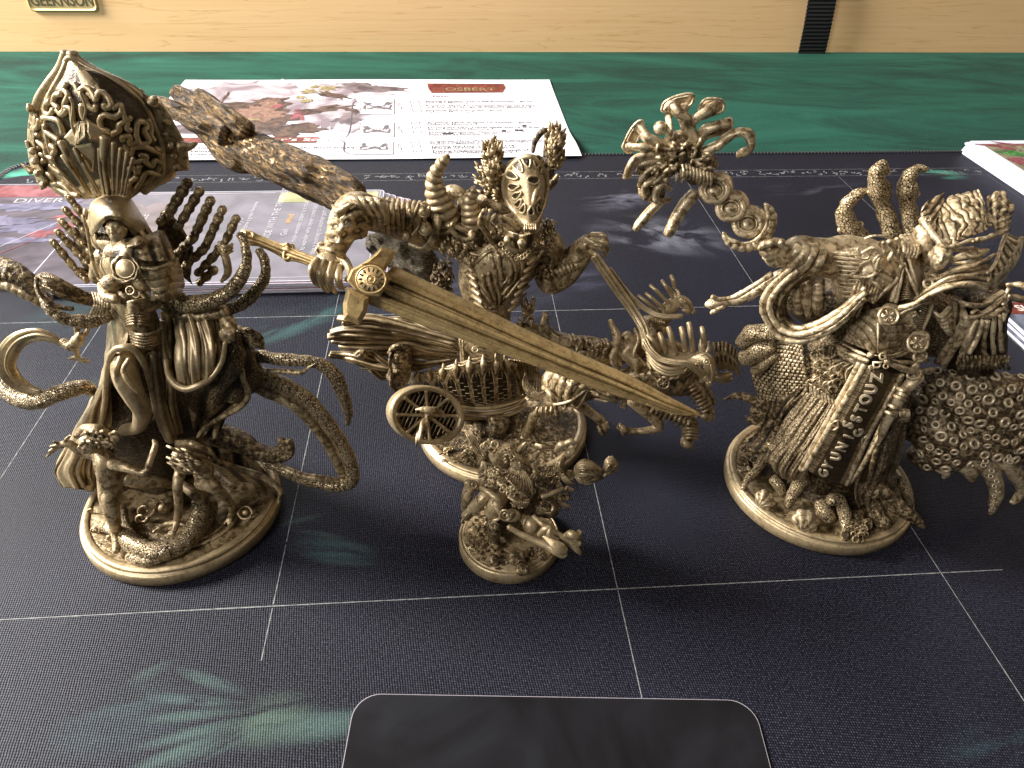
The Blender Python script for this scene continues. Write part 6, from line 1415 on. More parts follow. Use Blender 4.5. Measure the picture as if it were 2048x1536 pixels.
A = Acc()      # caparison over the rump and flank straps
sheet(A, [[(240, 900, -.9), (320, 870, -1.5), (430, 900, -1.8), (580, 960, -1.9)], [(220, 980, -1.0), (320, 960, -1.8), (430, 980, -2.1), (560, 1010, -2.1)], [(250, 1060, -1.1), (330, 1080, -1.8), (420, 1090, -2.1), (520, 1080, -2.0)], [(320, 1130, -1.3), (370, 1170, -1.7), (430, 1170, -1.9), (500, 1130, -1.8)]], 60, 60, 10, fn=lambda u, v: 9*np.sin(v*26+u*8)+5*np.sin(v*11-u*9))
tube(A, [(200, 1000, -1.4, 20), (260, 1060, -1.9, 18), (300, 1150, -1.9, 20), (320, 1230, -1.8, 22)], seg=10); tube(A, [(580, 1000, -2.0, 14), (500, 1070, -2.1, 14), (400, 1130, -2.1, 16), (290, 1150, -2.0, 14)], seg=10)
tube(A, [(440, 1150, -2.0, 14), (500, 1170, -2.0, 14), (590, 1000, -2.0, 10)], seg=10)
for x in (150, 190, 230, 270): tube(A, [(x, 1170, -1.5, 12), (x-8, 1210, -1.6, 12), (x-4, 1250, -1.5, 7)], seg=8)
A.build('caparison', M_smooth, fig)
A = Acc(); tube(A, [(480, 760, -.2, 70), (650, 740, -.4, 86), (850, 700, -.6, 100), (1020, 650, -.7, 105), (1130, 560, -.7, 95), (1180, 470, -.7, 80)], seg=40, k=10, fn=lambda s, th: 1+.05*np.abs(np.sin(s*math.pi/.22)), rough=(.03, 4)); A.build('far_horse_body', M_smooth, fig)
for P in ([(1200, 640, -.7, 50), (1300, 640, -.6, 44), (1400, 690, -.5, 40), (1440, 740, -.5, 30)], [(1480, 880, -1.1, 50), (1540, 960, -1.0, 44), (1600, 1060, -.9, 40), (1640, 1140, -.9, 34)]):
    A = Acc(); tube(A, P, seg=20, fn=lambda s, th: 1+.10*np.abs(np.sin(s*math.pi/.18))); A.build('far_horse_leg', M_smooth, fig)
A = Acc(); BD = sheet(A, [[(640, 1000, -1.9), (760, 960, -2.2), (900, 930, -2.3), (1060, 880, -2.3)], [(660, 1060, -1.9), (780, 1040, -2.3), (920, 1020, -2.4), (1100, 990, -2.4)], [(700, 1110, -1.8), (820, 1110, -2.1), (960, 1100, -2.2), (1120, 1080, -2.2)]], 50, 90, 10, fn=lambda u, v: 9*np.abs(np.sin(v*17))-3+5*np.sin(u*12)); A.build('horse_barding', M_smooth, fig)
A = Acc(); plate(A, [(870, 1090, -1.9), (920, 1100, -1.9), (900, 1190, -1.9), (850, 1180, -1.9)], 26, .2); tube(A, [(600, 1040, -1.8, 16), (700, 1080, -2.0, 20), (830, 1130, -1.9, 16)], seg=8); tube(A, [(640, 1100, -1.8, 12), (760, 1120, -1.9, 12), (800, 1060, -1.9, 10)], seg=8); A.build('girth', M_smooth, fig)
# chest armour and wheel brooch
A = Acc(); AC = sheet(A, [[(1080, 780, -1.9), (1160, 860, -2.4), (1290, 880, -2.6), (1420, 850, -2.4), (1500, 790, -2.0)], [(1100, 850, -1.8), (1180, 930, -2.3), (1300, 960, -2.5), (1430, 920, -2.3), (1500, 860, -1.9)], [(1150, 930, -1.8), (1220, 1020, -2.2), (1330, 1060, -2.3), (1420, 1010, -2.1), (1470, 930, -1.8)]], 40, 60, 12, fn=lambda u, v: 6*np.sin(v*34)*(u > .5)*(v > .5)+7*np.sin(u*9))
A.build('chest_armour', M_smooth, fig)
A = Acc(); tube(A, [(1090, 790, -2.2, 12)]+[(1110+i*32, 830+math.sin(i/10*3.0)*90+(i % 2)*14, -2.5-.15*math.sin(i/10*3), 13) for i in range(11)]+[(1460, 800, -2.4, 10)], seg=8, k=4); A.build('scalloped_trim', M_smooth, fig)
A = Acc(); ring(A, 1225, 968, -2.6, 48, 9, .95, k=18); ball(A, 1225, 968, -2.6, 12)
for k in range(7): a = k*2*math.pi/7; tube(A, [(1225+10*math.cos(a), 968+10*math.sin(a), -2.6, 5), (1225+44*math.cos(a), 968+42*math.sin(a), -2.6, 6)], seg=6)
A.build('wheel_brooch', M_smooth, fig); A = Acc(); ball(A, 1225, 968, -2.45, 46, 44, 12); A.build('brooch_disc', plain('resin_wash_dark2', (.035, .02, .008), .5), fig)
# front horse head
def horse_head(cx, cy, d, sc, rot, mane, reins=True):
    def p(x, y, dd=0): a = math.radians(rot); return (cx+sc*(x*math.cos(a)-y*math.sin(a)), cy+sc*(x*math.sin(a)+y*math.cos(a)), d+dd)
    A = Acc()
    tube(A, [p(-150, -20)+(60*sc,), p(-70, -40, -.1)+(66*sc,), p(-10, -30, -.2)+(62*sc,), p(20, 40, -.25)+(50*sc,), p(20, 110, -.25)+(36*sc,), p(12, 165, -.2)+(32*sc,), p(0, 185, -.2)+(20*sc,)], seg=20, flat=.9)
    tube(A, [p(-70, 60, 0)+(34*sc,), p(-40, 110, -.05)+(30*sc,), p(-50, 150, 0)+(24*sc,)], seg=12)
    A.build('horse_head', M_plain, fig, remesh=.03)
    A = Acc(); q = p(-5, -15, -.55); ring(A, *q, 24*sc, 8*sc, 1.1); ball(A, q[0], q[1], q[2], 12*sc)
    for P in ([(-60, -70), (-20, -80), (10, -60), (20, -10)], [(-80, -20), (-60, 40), (-20, 70), (0, 110)], [(30, 10), (40, 70), (36, 130)], [(-30, 30), (-5, 60), (0, 110)], [(-100, 0), (-70, 20), (-60, 60)]): tube(A, [p(x, y, -.52)+(8*sc,) for x, y in P], seg=8)
    for x, y in ((0, 165), (24, 160)): ball(A, *p(x, y, -.45), 9*sc, 12*sc)
    A.build('bridle_relief', M_plain, fig)
    A = Acc(); tube(A, [p(-50, -80)+(26*sc,), p(-48, -150, .1)+(30*sc,), p(-42, -220, .2)+(18*sc,), p(-38, -250, .2)+(8*sc,)], seg=12, flat=.6); tube(A, [p(-10, -80, .2)+(20*sc,), p(15, -140, .3)+(20*sc,), p(10, -190, .35)+(8*sc,)], seg=10); A.build('ear', M_plain, fig)
    for (x0_, y0_, x1_, y1_) in mane:
        A = Acc(); tube(A, [(x0_, y0_, d+.15, 22*sc), (x0_*.6+x1_*.4+4, y0_*.6+y1_*.4, d+.0, 24*sc), (x1_, y1_, d+.05, 24*sc)], seg=12); 
        tube(A, [(x1_-10, y1_, d-.25, 5), (x1_-4, y1_+14, d-.25, 5)], seg=6); A.build('mane_rod', M_plain, fig)
horse_head(1600, 800, -2.3, 1.0, 0, [(1090, 555, 1190, 690), (1190, 540, 1245, 700), (1265, 490, 1330, 720), (1375, 490, 1410, 690), (1440, 450, 1475, 690), (1130, 600, 1180, 720), (1550, 490, 1570, 640)])
A = Acc()
tube(A, [(1080, 620, -1.9, 60), (1180, 700, -2.1, 70), (1300, 760, -2.2, 76), (1440, 790, -2.3, 70), (1520, 790, -2.3, 60)], seg=20, flat=.8)
for k in range(3): tube(A, [(1080+k*6, 700+k*28, -2.2, 15), (1170, 800+k*26, -2.6, 17), (1280, 845+k*24, -2.75, 17), (1400, 830+k*18, -2.7, 14)], seg=9)
A.build('neck', M_plain, fig)
horse_head(1400, 270, -.9, .72, -38, [(1010, 220, 1180, 350), (1075, 200, 1230, 330), (1110, 130, 1270, 280), (1210, 90, 1300, 230), (1290, 50, 1320, 150)])
A = Acc(); tube(A, [(1090, 470, -.4, 90), (1180, 440, -.6, 80), (1240, 360, -.7, 70), (1320, 290, -.8, 60)], seg=18, rough=(.05, 4))
for i in range(5): ball(A, 1160+i*18, 430+i*3, -1.2, 10, 18, 10)
A.build('neck', M_smooth, fig)
# third head beyond: frilled
A = Acc(); sheet(A, [[(1640, 620, -1.0), (1740, 610, -1.2), (1830, 660, -1.1), (1880, 740, -.7)], [(1650, 700, -1.1), (1740, 690, -1.4), (1820, 740, -1.2), (1870, 820, -.8)], [(1660, 790, -1.1), (1740, 770, -1.4), (1830, 810, -1.2), (1880, 880, -.8)], [(1690, 860, -1.0), (1760, 850, -1.2), (1840, 880, -1.0), (1860, 910, -.7)]], 40, 60, 12, fn=lambda u, v: 7*np.sin(v*50)*(u < .35)+5*np.sin(v*44)*(u > .5)*(u < .72))
tube(A, [(1660, 900, -1.2, 40), (1720, 920, -1.3, 44), (1790, 900, -1.2, 40)], seg=14); tube(A, [(1740, 960, -1.3, 16), (1800, 930, -1.4, 18)], seg=8); A.build('frilled_head', M_plain, fig)
# reins, split into two bands
def reinband(P, r, name='rein'):
    A = Acc(); tube(A, [(x, y, d, r) for x, y, d in P], seg=14, k=10, flat=.4, face=True)
    for o_ in (-.7, 0, .7): tube(A, [(x+o_*r*.8, y-o_*r*.55, d-.06, r*.24) for x, y, d in P], seg=6, k=8)
    A.build(name, M_plain, fig)
reinband([(640, -120, -.85), (690, -40, -.9), (760, 60, -1.0), (850, 190, -1.1), (960, 340, -1.3), (1040, 470, -1.6), (1070, 560, -1.9), (1080, 630, -2.2)], 44)
reinband([(1060, 590, -2.3), (1110, 680, -2.6), (1200, 760, -2.8), (1320, 790, -2.95), (1420, 800, -3.0), (1500, 850, -3.0), (1560, 900, -2.9)], 28)
reinband([(760, -10, -.8), (880, 150, -.9), (980, 260, -1.1), (1100, 350, -1.3), (1220, 395, -1.5), (1380, 395, -1.6)], 24)
# small clinging figures and straps between the horses
hb('clinging_body', [(770, 430, -1.2, 24), (790, 490, -1.3, 26), (830, 570, -1.4, 40), (820, 660, -1.5, 34), (800, 760, -1.6, 40), (850, 830, -1.7, 40)], [(900, 560, -1.2, 60), (960, 640, -1.3, 54), (900, 700, -1.4, 50), (980, 780, -1.5, 60), (1060, 860, -1.6, 60)], [(980, 500, -1.2, 20), (1010, 600, -1.5, 20), (970, 720, -1.7, 20), (1000, 800, -1.8, 24), (1010, 900, -1.8, 20)])
A = Acc(); rnd = random.Random(15)
for i in range(26):
    x = 430+rnd.random()*330; y = 580+rnd.random()*90+(x-430)*.15; tube(A, [(x-20, y-40, -1.0, 12), (x+4, y, -1.35, 16), (x-10, y+50, -1.2, 10)], seg=8, k=4)
tube(A, [(0, 480, -.2, 60), (160, 540, -.3, 70), (330, 590, -.5, 60), (480, 620, -.8, 60), (620, 640, -.9, 66), (760, 680, -1.0, 56)], seg=18, fn=ribs(7, .1), rough=(.03, 4))
for k in range(6): tube(A, [(230+k*4, 470+k*16, -.5, 9), (300, 560+k*10, -.8, 10), (420, 600+k*10, -1.0, 8)], seg=7)
A.build('harness_wraps', M_smooth, fig)
A = Acc(); tube(A, [(215, 360, -.6, 20), (200, 430, -.8, 24), (180, 520, -.9, 16)], seg=10, flat=.5, face=True); tube(A, [(235, 390, -.5, 10), (250, 480, -.6, 10), (330, 570, -.6, 8)], seg=8)
for i in range(24): x = rnd.random()*120-10; y = 250+rnd.random()*230; tube(A, [(x, y-30, -.3, 12), (x+10, y, -.5, 16), (x+4, y+30, -.4, 9)], seg=8, k=4)
A.build('yoke_ornament', M_smooth, fig)
# ================================================================ miniature 3: small trinket-laden rider
K11 = (900, 860, 4.8)
plane(14.2); fig = empty('small_miniature', (.03, 14.2, 0))
tag(fig, 'smallest tan miniature, a hooded pedlar covered in charms, on a small plain base', 'miniature')
A = Acc(); lathe(A, (.03, 14.2, 0), [(0, .004), (1.42, .004), (1.46, .04), (1.46, .36), (1.43, .42), (1.385, .43), (1.38, .40), (1.36, .44), (0, .44)], 96); A.build('base', M_plain, fig)
ground_relief(fig, .03, 14.2, 1.32, .44, 21, .07, 4.2, M_smooth); crop(*K11); rnd = random.Random(8)
def bl(A, x, y, z, rx, ry, rz=None, **k): ball(A, x, y, gd(x, y, z), rx, ry, rz, **k)
for x, y, r, s_ in ((650, 1240, 95, 1), (410, 1240, 65, 2), (850, 1120, 60, 3), (700, 1330, 50, 4), (270, 925, 45, 5), (890, 1220, 40, 6)):
    A = Acc(); bl(A, x, y, .62, r, r*.8, r*.7, rgh=(.16, 2.6), seed=s_, seg=24, rot=s_*.7); A.build('stone', M_rough, fig)
A = Acc()
for i in range(90):
    a = rnd.uniform(2.2, 5.6) if i < 60 else rnd.uniform(0, 6.28); q_ = rnd.uniform(.55, .93); p = np.array([.03+1.3*q_*math.cos(a), 14.2+1.3*q_*math.sin(a), .46]); ballW(A, p, .07*rnd.uniform(.5, 1.2), .05, .06, seg=8, rgh=(.02, 9))
A.build('grit', M_rough, fig)['kind'] = 'stuff'
def T_(name, *tubes, mat=M_plain, rem=None, **kw):
    A = Acc(); o = None
    for t in tubes:
        tube(A, t, **({'seg': 16, 'rough': (.02, 5)} | kw))
        if not rem: o = A.build(name, mat, fig); A = Acc()
    return o if o else A.build(name, mat, fig, remesh=rem)
T_('body', [(520, 900, .1, 150), (540, 780, .0, 200), (600, 640, -.1, 230), (640, 500, -.1, 220), (650, 400, 0, 160), (640, 330, .1, 110)], [(760, 700, .2, 150), (900, 700, .2, 140), (1000, 760, .1, 110)], rem=.04, mat=M_rough)
T_('boot', [(430, 760, -.7, 90), (420, 850, -.9, 80), (420, 960, -1.0, 66), (425, 1040, gd(425, 1040, .75), 58), (430, 1100, gd(430, 1100, .6), 55), (440, 1130, gd(440, 1130, .55), 40)], mat=M_rough)
T_('leg', [(480, 650, -.7, 90), (440, 720, -1.0, 80), (400, 800, -1.0, 76)])
T_('arm', [(420, 580, -.5, 70), (350, 620, -.7, 66), (290, 690, -.8, 62), (220, 760, -.8, 56), (150, 830, -.8, 52)], fn=None, rem=.03)
A = Acc()
for i in range(4): ring(A, 300-i*26, 680+i*30, -.85, 60, 9, .5, rot=.8, tilt=(0, .6))
for i in range(5): tube(A, [(170-i*10, 800+i*14, -1.05, 13), (130-i*4, 850+i*8, -1.1, 12), (120+i*4, 885+i*2, -1.0, 8)], seg=8)
A.build('gloved_hand', M_smooth, fig)
T_('shoulder_bundle', [(190, 560, -.2, 60), (160, 650, -.3, 55), (150, 720, -.2, 50), (140, 760, -.1, 30)], [(150, 500, -.1, 30), (200, 520, -.1, 45), (260, 560, -.1, 40)], mat=M_smooth)
A = Acc(); ring(A, 225, 525, -.45, 34, 10); ball(A, 225, 525, -.35, 26, 26, 8); A.build('flask', M_smooth, fig)
# mantle of overlapping shells and charms
A = Acc()
for i in range(110):
    a = rnd.uniform(0, 6.28); q_ = math.sqrt(rnd.random()); x = 430+160*q_*math.cos(a); y = 480+120*q_*math.sin(a)+(x-430)*.1; ball(A, x, y, -.75+.35*q_*q_, rnd.uniform(14, 30), rnd.uniform(12, 26), 12, rot=rnd.uniform(0, 3), seg=10, rgh=(.03, 6))
A.build('charm_mantle', M_smooth, fig)['kind'] = 'stuff'
A = Acc()
for i in range(70):
    x = 800+rnd.uniform(0, 260); y = 340+rnd.uniform(0, 260)+(x-800)*.1; r = rnd.uniform(14, 30)
    ring(A, x, y, -.55+rnd.uniform(-.05, .2)+(x-800)*.0012, r, r*.28, rnd.uniform(.7, 1.3), seg=6, k=10); ball(A, x, y, -.5+(x-800)*.0012, r*.6, r*.6, 6, seg=8)
A.build('coin_cloak', M_smooth, fig)['kind'] = 'stuff'
A = Acc()
for i in range(10):
    t = i/9; x0_, y0_ = 560+t*220, 400+20*t; x1_, y1_ = 560+t*230, 480+t*150
    tube(A, [(x0_+(660-x0_)*.5, 395, -1.0, 8), (x0_+(x1_-x0_)*.5, (y0_+y1_)/2, -1.15, 11), (x1_, y1_, -1.0, 9)], seg=8)
tube(A, [(540, 460, -1.0, 10), (620, 540, -1.15, 12), (720, 600, -1.15, 12), (780, 620, -.95, 10)], seg=8)
A.build('pleated_bib', M_smooth, fig)
A = Acc(); head(A, 645, 300, -1.0, 78, -.35, (.3, -.4)); A.build('face', M_plain, fig, remesh=.02)
A = Acc(); tube(A, [(520, 330, -.5, 60), (510, 260, -.6, 80), (560, 200, -.7, 85), (640, 185, -.7, 70), (700, 170, -.7, 45), (730, 140, -.7, 22)], seg=18, fn=ribs(8, .07), rough=(.04, 5))
for i in range(14): x = 500+rnd.random()*130; y = 170+rnd.random()*150; tube(A, [(x-20, y+10, -1.15, 10), (x, y-8, -1.3, 12), (x+22, y+8, -1.15, 9)], seg=7, k=4)
A.build('cap', M_smooth, fig)
T_('feather', [(660, 200, -1.0, 16), (690, 160, -1.1, 22), (720, 125, -1.1, 16), (735, 115, -1.1, 8)], seg=8)
A = Acc()
for x, y in ((360, 145), (430, 140), (400, 180), (330, 165)): ring(A, x, y, -.4, 34, 12, 1, seg=8, k=14); ball(A, x, y, -.3, 24)
tube(A, [(410, 220, -.3, 40), (430, 280, -.4, 46), (470, 330, -.4, 40)], seg=12, rough=(.04, 7)); tube(A, [(370, 90, -.2, 18), (390, 130, -.3, 20)], seg=8); A.build('bead_topknot', M_plain, fig)
T_('collar_leaf', [(820, 150, -.4, 26), (890, 160, -.5, 28), (960, 165, -.4, 16)], [(820, 260, -.4, 18), (860, 210, -.5, 24), (900, 200, -.4, 14)], [(290, 460, -.4, 10), (300, 380, -.5, 22), (320, 310, -.4, 18), (350, 370, -.5, 14)], seg=10, flat=.4, face=True)
# poles with brush bundles
T_('staff_bone', [(1030, 190, -.3, 30), (1060, 150, -.4, 38), (1110, 130, -.4, 34), (1160, 110, -.4, 30), (1190, 130, -.4, 26)], [(1130, 250, -.3, 40), (1150, 210, -.4, 48), (1190, 220, -.3, 30)], rem=.02)
A = Acc()
for i in range(9): o_ = (i-4)*9; tube(A, [(1120+o_*.7, 240, -.3, 8), (1060+o_, 300, -.4-.06*(4-abs(i-4)), 8), (1060+o_, 370+o_*.3, -.45-.06*(4-abs(i-4)), 8), (1110+o_*.5, 420+o_, -.45, 8), (1190, 440+o_*1.2, -.4, 8)], seg=7)
for i in range(6): tube(A, [(1060+i*8, 420, -.3, 7), (1090+i*12, 490, -.4, 8), (1150+i*14, 530, -.3, 6)], seg=7)
A.build('rope_tie', M_smooth, fig)
A = Acc(); ball(A, 1310, 400, -.35, 116, 116, 100, seg=28)
for i in range(46):
    a = (i/46)*2*math.pi; u = rnd.uniform(-1, 1); y = 400+u*115; h = math.sqrt(1-u*u); off = rnd.uniform(-10, 10)
    tube(A, [(1196, 400+u*50, -.4-.12*h, 8), (1250, y*.9+36+off, -.42-.24*h, 11), (1320, y+off, -.42-.27*h, 12), (1400, 410+u*80, -.42-.2*h, 11), (1475, 436+u*30, -.4, 6)], seg=6, k=5)
A.build('brush_bundle', M_smooth, fig)
A = Acc(); ball(A, 1540, 350, -.35, 70, 80, 60, rot=.4, fn=lambda x, y, z: 1+.06*np.sin(14*x+6*y), seg=26)
for i in range(12): o_ = (i-6)*11; tube(A, [(1490+o_*.3, 400+o_*.3, -.7, 6), (1530+o_*.5, 340+o_*.8, -.85+abs(o_)*.003, 8), (1590+o_*.4, 290+o_*.6, -.6, 6)], seg=6)
ball(A, 1530, 268, -.35, 20); tube(A, [(1460, 440, -.4, 24), (1500, 420, -.4, 24)], seg=8); A.build('brush_bundle', M_smooth, fig)
# bones, gourd and hanging pouches
A = Acc(); s_ = [(490, 790), (540, 810)]
for a in np.linspace(0, 12, 2): pass
tube(A, [(530+62*(1-a/14)*math.cos(a), 810+62*(1-a/14)*math.sin(a), -1.25-.012*a, 14-a*.6) for a in np.linspace(0, 12, 26)], seg=10); ball(A, 590, 820, -1.1, 90, 66, 50); ball(A, 690, 840, -1.0, 40, 40); A.build('snail_shell', M_plain, fig)
A = Acc(); ball(A, 780, 910, -1.2, 78, 86, 70); ball(A, 730, 860, -1.0, 60, 50); ring(A, 775, 905, -1.25, 70, 5, 1.05, tilt=(.4, 0)); A.build('round_pouch', M_plain, fig)
T_('long_bone', [(560, 930, -1.3, 26), (680, 1000, -1.4, 30), (820, 1060, -1.5, 34), (930, 1110, -1.6, 40), (1010, 1160, -1.7, 44), (1080, 1190, -1.7, 42), (1120, 1180, -1.7, 20)], rough=(.02, 4), flat=.8)
T_('spoon_blade', [(900, 1010, -1.6, 20), (980, 1080, -1.8, 44), (1060, 1140, -1.9, 60), (1110, 1170, -1.9, 40)], flat=.3, face=True, seg=18)
T_('rib_bone', [(800, 830, -1.1, 26), (880, 900, -1.3, 30), (960, 960, -1.4, 36), (1060, 1010, -1.5, 34), (1160, 1080, -1.6, 40), (1220, 1150, -1.7, 34), (1250, 1190, -1.7, 16)])
T_('knuckle_bone', [(1110, 1010, -1.5, 30), (1160, 1000, -1.6, 42), (1210, 1020, -1.6, 40), (1250, 1040, -1.5, 24)], [(1220, 1000, -1.5, 24), (1250, 975, -1.5, 28)], [(1180, 1080, -1.6, 34), (1240, 1100, -1.6, 34)], rem=.02)
T_('skull_jaw', [(860, 1000, -1.5, 26), (900, 960, -1.6, 30), (960, 940, -1.6, 26), (950, 1000, -1.7, 24), (1000, 1040, -1.7, 20)], seg=10)
A = Acc(); ball(A, 930, 760, -.6, 110, 90, 60, rgh=(.05, 4)); ring(A, 930, 740, -1.0, 62, 16, .9, k=20, rot=.4); ball(A, 1090, 640, -.4, 70, 44, 40); ring(A, 1090, 640, -.65, 46, 12, .7); A.build('hanging_bag', M_rough, fig)
T_('strap', [(460, 500, -1.15, 18), (540, 580, -1.3, 20), (620, 650, -1.3, 20), (740, 700, -1.1, 16)], [(560, 640, -1.2, 12), (640, 690, -1.3, 12), (760, 670, -1.1, 12)], [(880, 640, -.8, 24), (1000, 600, -.7, 24), (1090, 560, -.5, 20)], [(1040, 700, -.4, 24), (1120, 730, -.4, 24), (1140, 750, -.3, 12)], [(1120, 560, -.3, 30), (1180, 580, -.3, 20)], seg=10)
A = Acc()
for k in range(5): a = k*1.257; ring(A, 590+34*math.cos(a), 590+34*math.sin(a), -1.4, 22, 6, .8, rot=a, seg=6, k=12)
ball(A, 590, 590, -1.42, 13); ring(A, 520, 545, -1.35, 30, 7, .8, rot=.6, seg=6, k=14); ring(A, 500, 580, -1.3, 24, 6, .8, rot=.6, seg=6, k=14)
A.build('flower_clasp', M_plain, fig)
A = Acc()
for i in range(14): x = 660+rnd.uniform(-80, 80); y = 710+rnd.uniform(-20, 40); ball(A, x, y, -1.25, rnd.uniform(9, 18)); 
for i in range(8): tube(A, [(600+i*22, 650+i*4, -1.2, 7), (610+i*20, 700, -1.3, 8), (600+i*18, 745, -1.2, 6)], seg=6)
A.build('bead_fringe', M_smooth, fig)['kind'] = 'stuff'
T_('coat_hem', [(430, 640, -.9, 22), (410, 720, -1.1, 24), (470, 780, -1.2, 24), (480, 840, -1.2, 22), (430, 870, -1.2, 24), (400, 900, -1.2, 16)], [(300, 560, -.7, 30), (400, 620, -1.0, 34), (470, 680, -1.1, 34), (500, 730, -1.0, 20)], seg=12)
T_('thin_twigs', [(400, 860, -1.2, 5), (450, 900, -1.35, 5), (500, 920, -1.2, 5)], [(430, 900, -1.3, 5), (440, 950, -1.35, 5), (500, 960, -1.2, 5)], [(370, 880, -1.1, 5), (400, 960, -1.3, 5)], seg=6)
# ================================================================ miniature 4: robed sorcerer with the coral staff
K5 = (1220, 160, 2.473); K6 = (1400, 560, 2.648); K10 = (1540, 640, 3.2); K14 = (1600, 360, 3.84)
plane(16.9); fig = empty('sorcerer_miniature', (9.8, 16.9, 0))
tag(fig, 'tan robed sorcerer miniature with lettered sash, sucker covered tentacles and a coral headed staff', 'miniature')
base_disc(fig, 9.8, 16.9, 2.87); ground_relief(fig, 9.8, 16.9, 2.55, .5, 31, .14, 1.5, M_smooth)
rnd = random.Random(21); crop(*K6)
M_smooth = resin('resin_cool_lit', amt=.018, tint=(1.4, 1.46, 1.62)); M_light = resin('resin_cool_lit_smooth', 'plain', amt=.006, tint=(1.3, 1.38, 1.6)); M_cloth = resin('resin_cool_lit_cloth', 'rough', 5.0, amt=.012, tint=(1.15, 1.2, 1.35))  # same plastic; the cool light on this figure is put into the tints
def T_(name, *tubes, mat=M_smooth, rem=None, **kw):
    A = Acc(); o = None
    for t in tubes:
        tube(A, t, **({'seg': 16, 'rough': (.02, 5)} | kw))
        if not rem: o = A.build(name, mat, fig); A = Acc()
    return o if o else A.build(name, mat, fig, remesh=rem)
def gz(x, y, z, r): return (x, y, gd(x, y, z), r)
# scallop shells on the base
for (x, y, r, ro) in ((345, 1165, 58, .9), (560, 1275, 72, .5), (665, 1230, 46, .2)):
    A = Acc(); d = gd(x, y, .75)
    ball(A, x, y, d, r, r*.8, r*.5, rot=ro, seg=60, fn=lambda x_, y_, z_: 1+.07*np.cos(15*np.arctan2(x_, y_+1.2)))
    A.build('scallop_shell', M_smooth, fig)
A = Acc()
for i in range(40):
    a = rnd.uniform(0, 6.28); q_ = rnd.random()**.5; x = 825+75*q_*math.cos(a); y = 1300+75*q_*math.sin(a); r = rnd.uniform(12, 20); dd = gd(x, y, .75); ring(A, x, y, dd, r, r*.4, 1, seg=7, k=10)
for i in range(25):
    x = 210+rnd.random()*120; y = 880+rnd.random()*110; ring(A, x, y, gd(x, y, .65), rnd.uniform(9, 16), 5, .8, seg=6, k=9)
A.build('coral_lump', M_rough, fig)['kind'] = 'stuff'
for P in ([gz(340, 940, 1.1, 30), gz(300, 1000, 1.0, 26), gz(255, 1050, .8, 20), gz(225, 1110, .6, 9)], [gz(500, 1010, 1.6, 34), gz(535, 1050, 1.4, 42), gz(500, 1120, 1.0, 34), gz(470, 1170, .75, 26), gz(462, 1200, .65, 12)],
          [gz(690, 1160, 1.3, 34), gz(740, 1170, 1.2, 36), gz(765, 1240, .9, 32), gz(775, 1310, .7, 28), gz(765, 1370, .6, 22)], [gz(900, 1120, 1.6, 44), gz(950, 1110, 1.7, 44), gz(990, 1140, 1.6, 38)], [gz(920, 1180, 1.0, 44), gz(940, 1240, .8, 48), gz(985, 1300, .65, 40)],
          [gz(1000, 1150, 1.5, 46), (1060, 1210, gd(1060, 1210, 1.3), 42), (1130, 1260, gd(1060, 1210, 1.3)-.1, 30), (1190, 1312, gd(1060, 1210, 1.3)-.2, 9)], [gz(640, 1180, .9, 36), gz(660, 1230, .8, 44), gz(690, 1270, .65, 34)], [gz(1040, 1060, .9, 30), gz(1090, 1100, .8, 30), gz(1110, 1200, .65, 24)], [gz(390, 1050, .9, 26), gz(420, 1090, .8, 30), gz(440, 1130, .65, 20)],
          [gz(260, 1000, .7, 18), gz(220, 1010, .65, 14), gz(190, 1000, .6, 8)]):
    T_('crab_claw', P, mat=M_rough if rnd.random() < .3 else M_scale, seg=16, rough=(.035, 5))
# ---- core and back robe
A = Acc()
tube(A, [(620, 1120, gd(620, 1120, .5)+.9, 300), (640, 980, .5, 290), (700, 800, .4, 260), (790, 620, .3, 220), (900, 460, .2, 190), (1000, 300, .2, 180), (1090, 120, .2, 200), (1130, -20, .2, 190)], seg=40, fn=lambda s, th: 1+.04*np.sin(14*th+s), rough=(.05, 2))
A.build('robe_core', M_deep, fig)
A = Acc(); brick = lambda u, v: 9*(np.sin(v*75+(np.floor(u*20) % 2)*math.pi) > -.65)*(np.sin(u*20*2*math.pi-math.pi/2) > -.6)-4
sheet(A, [[(400, 310, .2), (460, 300, -.3), (550, 330, -.8)], [(300, 420, .4), (420, 440, -.3), (555, 460, -.9)], [(280, 520, .4), (420, 560, -.3), (570, 570, -.9)], [(330, 650, .3), (420, 660, -.2), (500, 650, -.8)]], 150, 110, 12, fn=brick)
A.build('scale_cloth', M_smooth, fig)
A = Acc(); sheet(A, [[(330, 640, .3), (420, 620, -.3), (540, 570, -.9)], [(320, 720, .2), (380, 720, -.3), (460, 680, -.8)], [(300, 800, .1), (340, 820, -.3), (400, 820, -.7)], [(230, 860, gd(230, 860, .8)), (290, 900, -.6), (350, 910, -.9)]], 60, 50, 12, fn=lambda u, v: 9*np.sin(v*13+u*4), rough=(.06, 3)); tube(A, [(545, 330, -.95, 9), (556, 460, -1.05, 9), (570, 570, -1.05, 9), (480, 660, -.9, 8)], seg=7)
A.build('side_robe', M_rough, fig)
T_('hip_fin', [(220, 340, .4, 34), (270, 290, .2, 44), (340, 270, .0, 40), (400, 290, -.2, 34)], [(240, 420, .3, 40), (300, 380, .1, 50), (380, 350, -.1, 44)], [(290, 480, .2, 30), (350, 440, 0, 40), (400, 400, -.2, 30)], mat=M_scale, rough=(.09, 4))
T_('back_spike', [(310, 660, .5, 34), (270, 630, .6, 26), (200, 612, .7, 18), (125, 632, .8, 5)], [(300, 740, .4, 30), (260, 740, .4, 18), (240, 720, .5, 6)], [(330, 700, .3, 40), (280, 690, .4, 30)], mat=M_rough)
